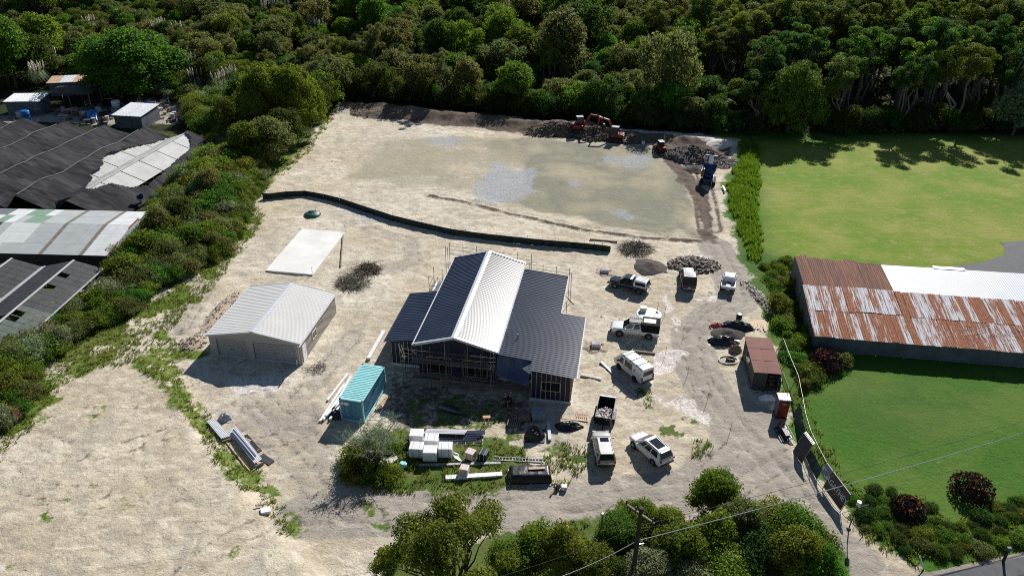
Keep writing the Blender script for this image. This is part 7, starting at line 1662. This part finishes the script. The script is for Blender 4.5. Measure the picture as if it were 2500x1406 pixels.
p = P(1950, 712); plant('flowering_bush', 'bush', 'yellow', p.x, p.y, .75, 'yellow flowering bush at the corner of the rusty roof', 'bush', rnd=fr_)
# --- weeds in the bottom right corner
WB = wpoly([(2072, 1215), (2130, 1190), (2260, 1225), (2330, 1290), (2450, 1230), (2560, 1200), (2560, 1300), (2430, 1340), (2300, 1370), (2200, 1345), (2120, 1310)])
ws_ = []
for k in range(4000):
    x, y = fr_.uniform(WB[:, 0].min(), WB[:, 0].max()), fr_.uniform(WB[:, 1].min(), WB[:, 1].max())
    if not inside(np.array([x]), np.array([y]), WB)[0]: continue
    s = fr_.uniform(.28, .75)
    if any((x - a) ** 2 + (y - b) ** 2 < (1.35 * (s + c)) ** 2 for a, b, c in ws_): continue
    ws_.append((x, y, s)); lf = fr_.choice(['mid', 'dark', 'dark', 'scrub', 'olive']); plant('roadside_weed', 'mound', lf, x, y, s, f'{ {"scrub": "grey green", "mid": "mid green", "dark": "dark", "olive": "olive", "yellow": "yellow green"}[lf]} weedy clump on the bank above the road', 'shrub', 'weeds above the road', rnd=fr_)
# --- roadside trees and bushes along the bottom
g = np.random.default_rng(77)
t = thing('roadside_tree', 'large leafy tree with spreading dark limbs at the bottom edge', 'tree', (-4.2, 38.8, 0)); t.scale = (1.06, 1.06, 1.04); L_ = []; tr = [(bend((0, 0, -.3), (.1, .1, 2.2), g, .05), .34, .27)]
for k in range(9):
    a = k * .7 + g.uniform(-.2, .2); r1 = g.uniform(1.6, 3.2); m1 = (r1 * .6 * math.cos(a), r1 * .6 * math.sin(a), g.uniform(3.6, 4.6)); tr.append((bend((.1, .1, 2.0), m1, g, .08), .17, .10))
    for j in range(5):
        b = a + g.uniform(-.6, .6); r2 = g.uniform(.8, 4.7); z = 8.4 - .14 * r2 * r2 + g.uniform(-1.0, .4); c = (r2 * math.cos(b), r2 * math.sin(b), z); tr.append((bend(m1, c, g, .08), .08, .02)); L_.append((c, g.uniform(.6, 1.05) * np.array([1, 1, .8])))
obj('trunk', limb_mesh('trunk', tr, M_BARKD), None, t); obj('crown', crown_mesh('crown', L_, 30000, .09, LM['olive'], 5, low=-.35, core=.4, shell=(.6, 1.25)), None, t)
def bush_at(u, v, sc, lf, lb, kind='bush', cat='bush', name='roadside_bush'):
    p = P(u, v); return plant(name, kind, lf, p.x, p.y, sc, lb, cat, None, rnd=fr_)
for u, v, s, lf, lb in ((1735, 1262, 1.28, 'bright', 'round bright green bush standing at the drive entrance'), (1560, 1300, 1.0, 'yellow', 'yellow green bush behind the power pole'), (1620, 1318, .85, 'yellow', 'yellow green bush right of the power pole'), (1500, 1330, .8, 'mid', 'green bush between the two poles'),
                        (1300, 1385, 1.0, 'mid', 'green bush beside the large tree'), (1370, 1400, 1.1, 'olive', 'olive bush under the overhead wires'), (1250, 1420, 1.1, 'mid', 'green bush at the foot of the large tree'), (1440, 1420, 1.0, 'olive', 'olive bush at the lower edge by the pole'), (1660, 1400, 1.2, 'olive', 'olive bush low under the pale cable'),
                        (1740, 1370, 1.2, 'mid', 'green bush in the middle of the roadside thicket'), (1800, 1335, 1.1, 'scrub', 'grey green bush at the back of the roadside thicket'), (1870, 1330, 1.2, 'olive', 'olive bush at the back of the thicket by the gate post'), (1925, 1348, 1.15, 'mid', 'green bush near the driveway mouth'), (1978, 1372, 1.0, 'olive', 'olive bush bordering the driveway mouth'),
                        (1840, 1400, 1.3, 'dark', 'dark bush in the front of the roadside thicket'), (1930, 1420, 1.3, 'olive', 'olive bush at the lower edge of the driveway mouth'), (1760, 1440, 1.2, 'yellow', 'yellow green bush at the lower edge of the thicket'), (1580, 1440, 1.0, 'sage', 'pale sage bush below the power pole'), (1990, 1435, 1.0, 'mid', 'green bush in the lower corner of the driveway'), (1690, 1450, 1.0, 'sage', 'pale sage bush at the lower frame edge'),
                        (1500, 1440, .9, 'dark', 'dark bush at the lower frame edge left of the pole'), (950, 1400, .6, 'mid', 'small green bush under the large tree')):
    bush_at(u, v, s, lf, lb)
# half bare tree on the mound
t = thing('sparse_tree', 'half bare grey twiggy tree standing beside the container', 'tree', P(925, 1128)); g = np.random.default_rng(9); tr = []; pts_ = []
for k in range(9):
    a = g.uniform(0, 6.28); m1 = np.array([1.1 * math.cos(a), 1.1 * math.sin(a), g.uniform(1.8, 2.8)]); tr.append((bend((0, 0, -.2), m1, g, .06), .09, .05))
    for j in range(7):
        m2 = m1 + np.array([g.normal() * .7, g.normal() * .7, g.uniform(.3, 1.3)]); tr.append((bend(m1, m2, g, .1, 2), .04, .02))
        for i in range(6):
            e = m2 + np.array([g.normal() * .55, g.normal() * .55, g.uniform(-.1, .8)]); tr.append((bend(m2, e, g, .1, 2), .016, .006)); pts_ += [m2 + (e - m2) * s_ + g.normal(size=3) * .13 for s_ in g.uniform(.2, 1.1, 16)]
pts_ = np.array(pts_); nr = g.normal(size=pts_.shape); nr /= np.linalg.norm(nr, axis=1, keepdims=True); V, F = leaves(pts_, nr, .055, .5, g)
obj('trunk', limb_mesh('trunk', tr, mat('pale_grey_bark', (.24, .23, .2), .9, 0, .2, 3)), None, t); obj('crown', raw_mesh('crown', V, F, None, LM['sage']), None, t)
for u, v, s, lf, lb in ((880, 1130, .95, 'mid', 'dense dark bush on the mound below the sparse tree'), (905, 1155, .9, 'dark', 'dark bush on the shaded side of the mound'), (940, 1165, .75, 'mid', 'green bush on the front of the mound'), (870, 1165, .8, 'olive', 'olive bush at the corner of the mound'), (960, 1100, .55, 'mid', 'green bush on the mound by the brick packs'), (900, 1100, .55, 'olive', 'olive bush on the mound by the container')):
    p = P(u, v); plant('mound_bush', 'mound', lf, p.x, p.y, s * 1.1, lb, 'bush', rnd=fr_, sz=1.15)
# bronze leaved flowering clumps
def canna(label, px, r, h, seed):
    g = np.random.default_rng(seed); p = P(*px); t = thing('flowering_clump', label, 'plant', (p.x, p.y, 0)); n = 900
    a = g.uniform(0, 6.28, n); d = r * np.sqrt(g.uniform(0, 1, n)); c = np.stack([d * np.cos(a), d * np.sin(a), h * (1 - .55 * (d / r) ** 2) * g.uniform(.35, 1, n)], -1)
    nr = np.stack([np.cos(a), np.sin(a), g.uniform(.2, .9, n)], -1) + g.normal(size=(n, 3)) * .5; nr /= np.linalg.norm(nr, axis=1, keepdims=True); V, F = leaves(c, nr, .22, .4, g)
    obj('foliage', raw_mesh('foliage', V, F, None, LM['bronze']), None, t); mb = MB()
    for k in range(30): q = c[k] * np.array([.9, .9, 0]); mb.tube((q[0], q[1], 0), (q[0] * 1.05, q[1] * 1.05, h * (1 - .5 * (np.hypot(q[0], q[1]) / r) ** 2)), .03, .02, 5)
    obj('stems', mb, M_BARKD, t); fm = mat('orange_red_flower', (.42, .085, .03), .6, 0, .3, 5)
    for k in range(12):
        aa, dd = g.uniform(0, 6.28), r * .9 * math.sqrt(g.uniform(0, 1)); z = h * (1.02 - .5 * (dd / r) ** 2); f = MB()
        for j in range(5):
            b = j * 1.257; f.add([(0, 0, 0), (.1 * math.cos(b - .4), .1 * math.sin(b - .4), .1), (.17 * math.cos(b), .17 * math.sin(b), .14), (.1 * math.cos(b + .4), .1 * math.sin(b + .4), .1)], [(0, 1, 2, 3)])
        o = obj('flower', f, fm, t); o.location = (dd * math.cos(aa), dd * math.sin(aa), z); o.rotation_euler = (g.uniform(-.5, .5), g.uniform(-.5, .5), 0)
canna('round bronze leaved clump with orange flowers on the lawn', (2368, 1205), 1.9, 2.0, 1); canna('bronze leaved flowering clump in front of the rusty shed', (2015, 895), 1.9, 2.0, 2); canna('bronze leaved clump among the weeds above the road', (2215, 1250), 1.5, 1.4, 3)
# pampas grass
M_PLUME = mat('cream_plume', (.62, .55, .44), .9, 0, .15, 3)
def pampas_mesh(seed):
    g = np.random.default_rng(seed); f = []; mb = MB()
    for k in range(70):
        a = g.uniform(0, 6.28); l = g.uniform(1.2, 2.0); d = np.array([math.cos(a), math.sin(a), 0]); w_ = np.array([-d[1], d[0], 0]) * .035; z1 = g.uniform(1.0, 1.7)
        p0, p1, p2 = d * .1, d * l * .5 + [0, 0, z1], d * l + [0, 0, z1 * g.uniform(.2, .7)]; mb.add([p0 - w_, p0 + w_, p1 + w_, p1 - w_, p2], [(0, 1, 2, 3), (3, 2, 4)])
    pl = MB()
    for k in range(7):
        a = g.uniform(0, 6.28); b = np.array([math.cos(a), math.sin(a), 0]) * g.uniform(.2, .7); top = b * 1.5 + [0, 0, g.uniform(2.4, 3.2)]; m1 = b + (top - b) * .6
        pl.tube(b * .4, m1, .012, .012, 4); pl.tube(m1, (m1 + top) / 2, .03, .13, 6); pl.tube((m1 + top) / 2, top, .13, .02, 6)
    a_ = mb.mesh('leaves'); a_.materials.append(LM['sage']); b_ = pl.mesh('plumes', True); b_.materials.append(M_PLUME); return a_, b_
PAMP = [pampas_mesh(s_) for s_ in (1, 2)]
for u, v in ((144, 22), (150, 30), (490, 12), (470, 14), (400, 112), (392, 114), (554, 100), (540, 104), (563, 102), (672, 58), (650, 62), (705, 54), (760, 96), (781, 108), (145, 188), (97, 228), (104, 224), (460, 205), (470, 200), (529, 212), (484, 238), (545, 246), (570, 232), (447, 122), (585, 15), (230, 100)):
    p = PT(u, v); a_, b_ = fr_.choice(PAMP); t = thing('pampas_clump', 'pampas grass clump with cream plumes among the scrub', 'pampas grass', (p.x, p.y, p.z + 2.0), fr_.uniform(0, 6.28), 'pampas clumps'); t.scale = (1.7,) * 3
    obj('leaves', a_, None, t); obj('plumes', b_, None, t)
# tree ferns
def fern(label, p, s, z):
    t = thing('tree_fern', label, 'fern', (p.x, p.y, p.z), fr_.uniform(0, 6)); t.scale = (s,) * 3; obj('trunk', MB().tube((0, 0, 0), (0, 0, z), .12, .09, 7), M_BARKD, t)
    for k in range(11):
        a = k * .571; d = Vector((math.cos(a), math.sin(a), 0)); w_ = Vector((-d.y, d.x, 0)); f = MB(); n = 9
        for i in range(n):
            r0 = .15 + 1.9 * i / n; zz = z + .75 * math.sin(math.pi * (r0 / 2.2) ** .8) - .25 * r0; L_ = .38 * math.sin(math.pi * min(.97, (i + 1.2) / (n + 1.2)))
            for s_ in (-1, 1): f.add([d * r0 + Vector((0, 0, zz)), d * (r0 + .2) + Vector((0, 0, zz)), d * (r0 + .16) + w_ * s_ * L_ + Vector((0, 0, zz - .1))], [(0, 1, 2)])
        obj('frond', f, LM['bright'], t)
fern('tree fern catching the light in the dark forest edge', PT(1760, 305), 1.4, 3.2); fern('bright tree fern at the edge of the hedge by the pale lot', PT(125, 945), .8, .8); fern('small tree fern at the forest edge behind the pad', PT(925, 230), 1.3, 2.5)
# --- long grass
def tufts(name, label, polys, dens, hgt, m, seed, wid=.05):
    g = np.random.default_rng(seed); Vs = []
    for poly in polys:
        w_ = wpoly(poly); A = .5 * abs(np.dot(w_[:, 0], np.roll(w_[:, 1], 1)) - np.dot(w_[:, 1], np.roll(w_[:, 0], 1))); bb = (w_[:, 0].min(), w_[:, 0].max(), w_[:, 1].min(), w_[:, 1].max())
        n = int((bb[1] - bb[0]) * (bb[3] - bb[2]) * dens); x = g.uniform(bb[0], bb[1], n); y = g.uniform(bb[2], bb[3], n); k = (sdf(x, y, w_) + (fbm(x * .8, y * .8, 2) - .5) * 1.6) > 0; k &= fbm(x * .9 + 5, y * .9, 3) > .36; x, y = x[k], y[k]
        z = gz(x, y)
        for b in range(4):
            n = len(x); a = g.uniform(0, 6.28, n); h = hgt * g.uniform(.5, 1.2, n) * (.6 + .8 * fbm(x * .4, y * .4, 2)); ox, oy = g.normal(size=n) * .08, g.normal(size=n) * .08; d = np.stack([np.cos(a), np.sin(a), np.zeros(n)], -1); wv = np.stack([-d[:, 1], d[:, 0], d[:, 2]], -1) * wid
            base = np.stack([x + ox, y + oy, z - .02], -1); tip = base + d * (h * g.uniform(.2, .8, n))[:, None] + np.stack([0 * h, 0 * h, h], -1); Vs.append(np.stack([base - wv, base + wv, tip], 1).reshape(-1, 3))
    V = np.concatenate(Vs); o = obj(name, raw_mesh(name, V, None, np.arange(len(V)).reshape(-1, 3), m), None); tag(o, label, kind='stuff'); return len(V) // 3
GM1 = leafmat('lush_grass_blades', (.065, .15, .014), (.17, .28, .035), .42, 0, 0); GM2 = leafmat('mixed_grass_blades', (.09, .135, .022), (.22, .255, .065), .42, 0, 0)
n1 = tufts('long_grass', 'long bright green grass along the lawn boundary', [[(1815, 352), (1850, 342), (1853, 420), (1850, 520), (1862, 640), (1838, 650), (1815, 590), (1790, 530), (1778, 455), (1800, 400)]], 26, .75, GM1, 1, .06)
n2 = tufts('rough_grass', 'rough green grass on the verges and banks', [[(330, 890), (430, 870), (470, 980), (590, 1110), (700, 1240), (735, 1310), (690, 1300), (560, 1170), (440, 1010)], [(240, 800), (330, 770), (470, 670), (560, 620), (620, 520), (650, 500), (640, 545), (560, 655), (440, 780), (400, 822), (455, 850), (480, 870), (330, 900), (230, 910), (150, 960), (60, 1080), (0, 1140), (0, 1090), (110, 920)],
                                                                        [(840, 1170), (850, 1110), (905, 1060), (985, 1050), (1200, 1075), (1290, 1085), (1290, 1185), (1200, 1205), (950, 1208)], [(1250, 1318), (1400, 1282), (1500, 1262), (1660, 1240), (1700, 1290), (1900, 1268), (2000, 1290), (2060, 1420), (1250, 1430)], [(1900, 960), (1960, 940), (2000, 1050), (2080, 1200), (2060, 1230), (1985, 1120)], [(1855, 640), (1940, 640), (1900, 780), (1880, 790)],
                                                                        [(2075, 1210), (2140, 1185), (2260, 1220), (2330, 1285), (2450, 1225), (2560, 1195), (2560, 1320), (2280, 1390), (2150, 1340), (2085, 1290)], [(1862, 650), (1940, 640), (1965, 700), (1985, 820), (1975, 860), (2050, 850), (2060, 900), (1990, 950), (1950, 960), (1925, 860), (1885, 730)], [(670, 430), (740, 360), (815, 265), (830, 268), (760, 365), (690, 430)], [(1380, 1080), (1440, 1100), (1400, 1180), (1340, 1185), (1320, 1120)], [(1690, 1080), (1745, 1070), (1735, 1115), (1690, 1120)], [(1555, 940), (1590, 955), (1590, 1000), (1560, 1000)]], 12, .35, GM2, 2, .05)
print('grass tris', n1, n2)
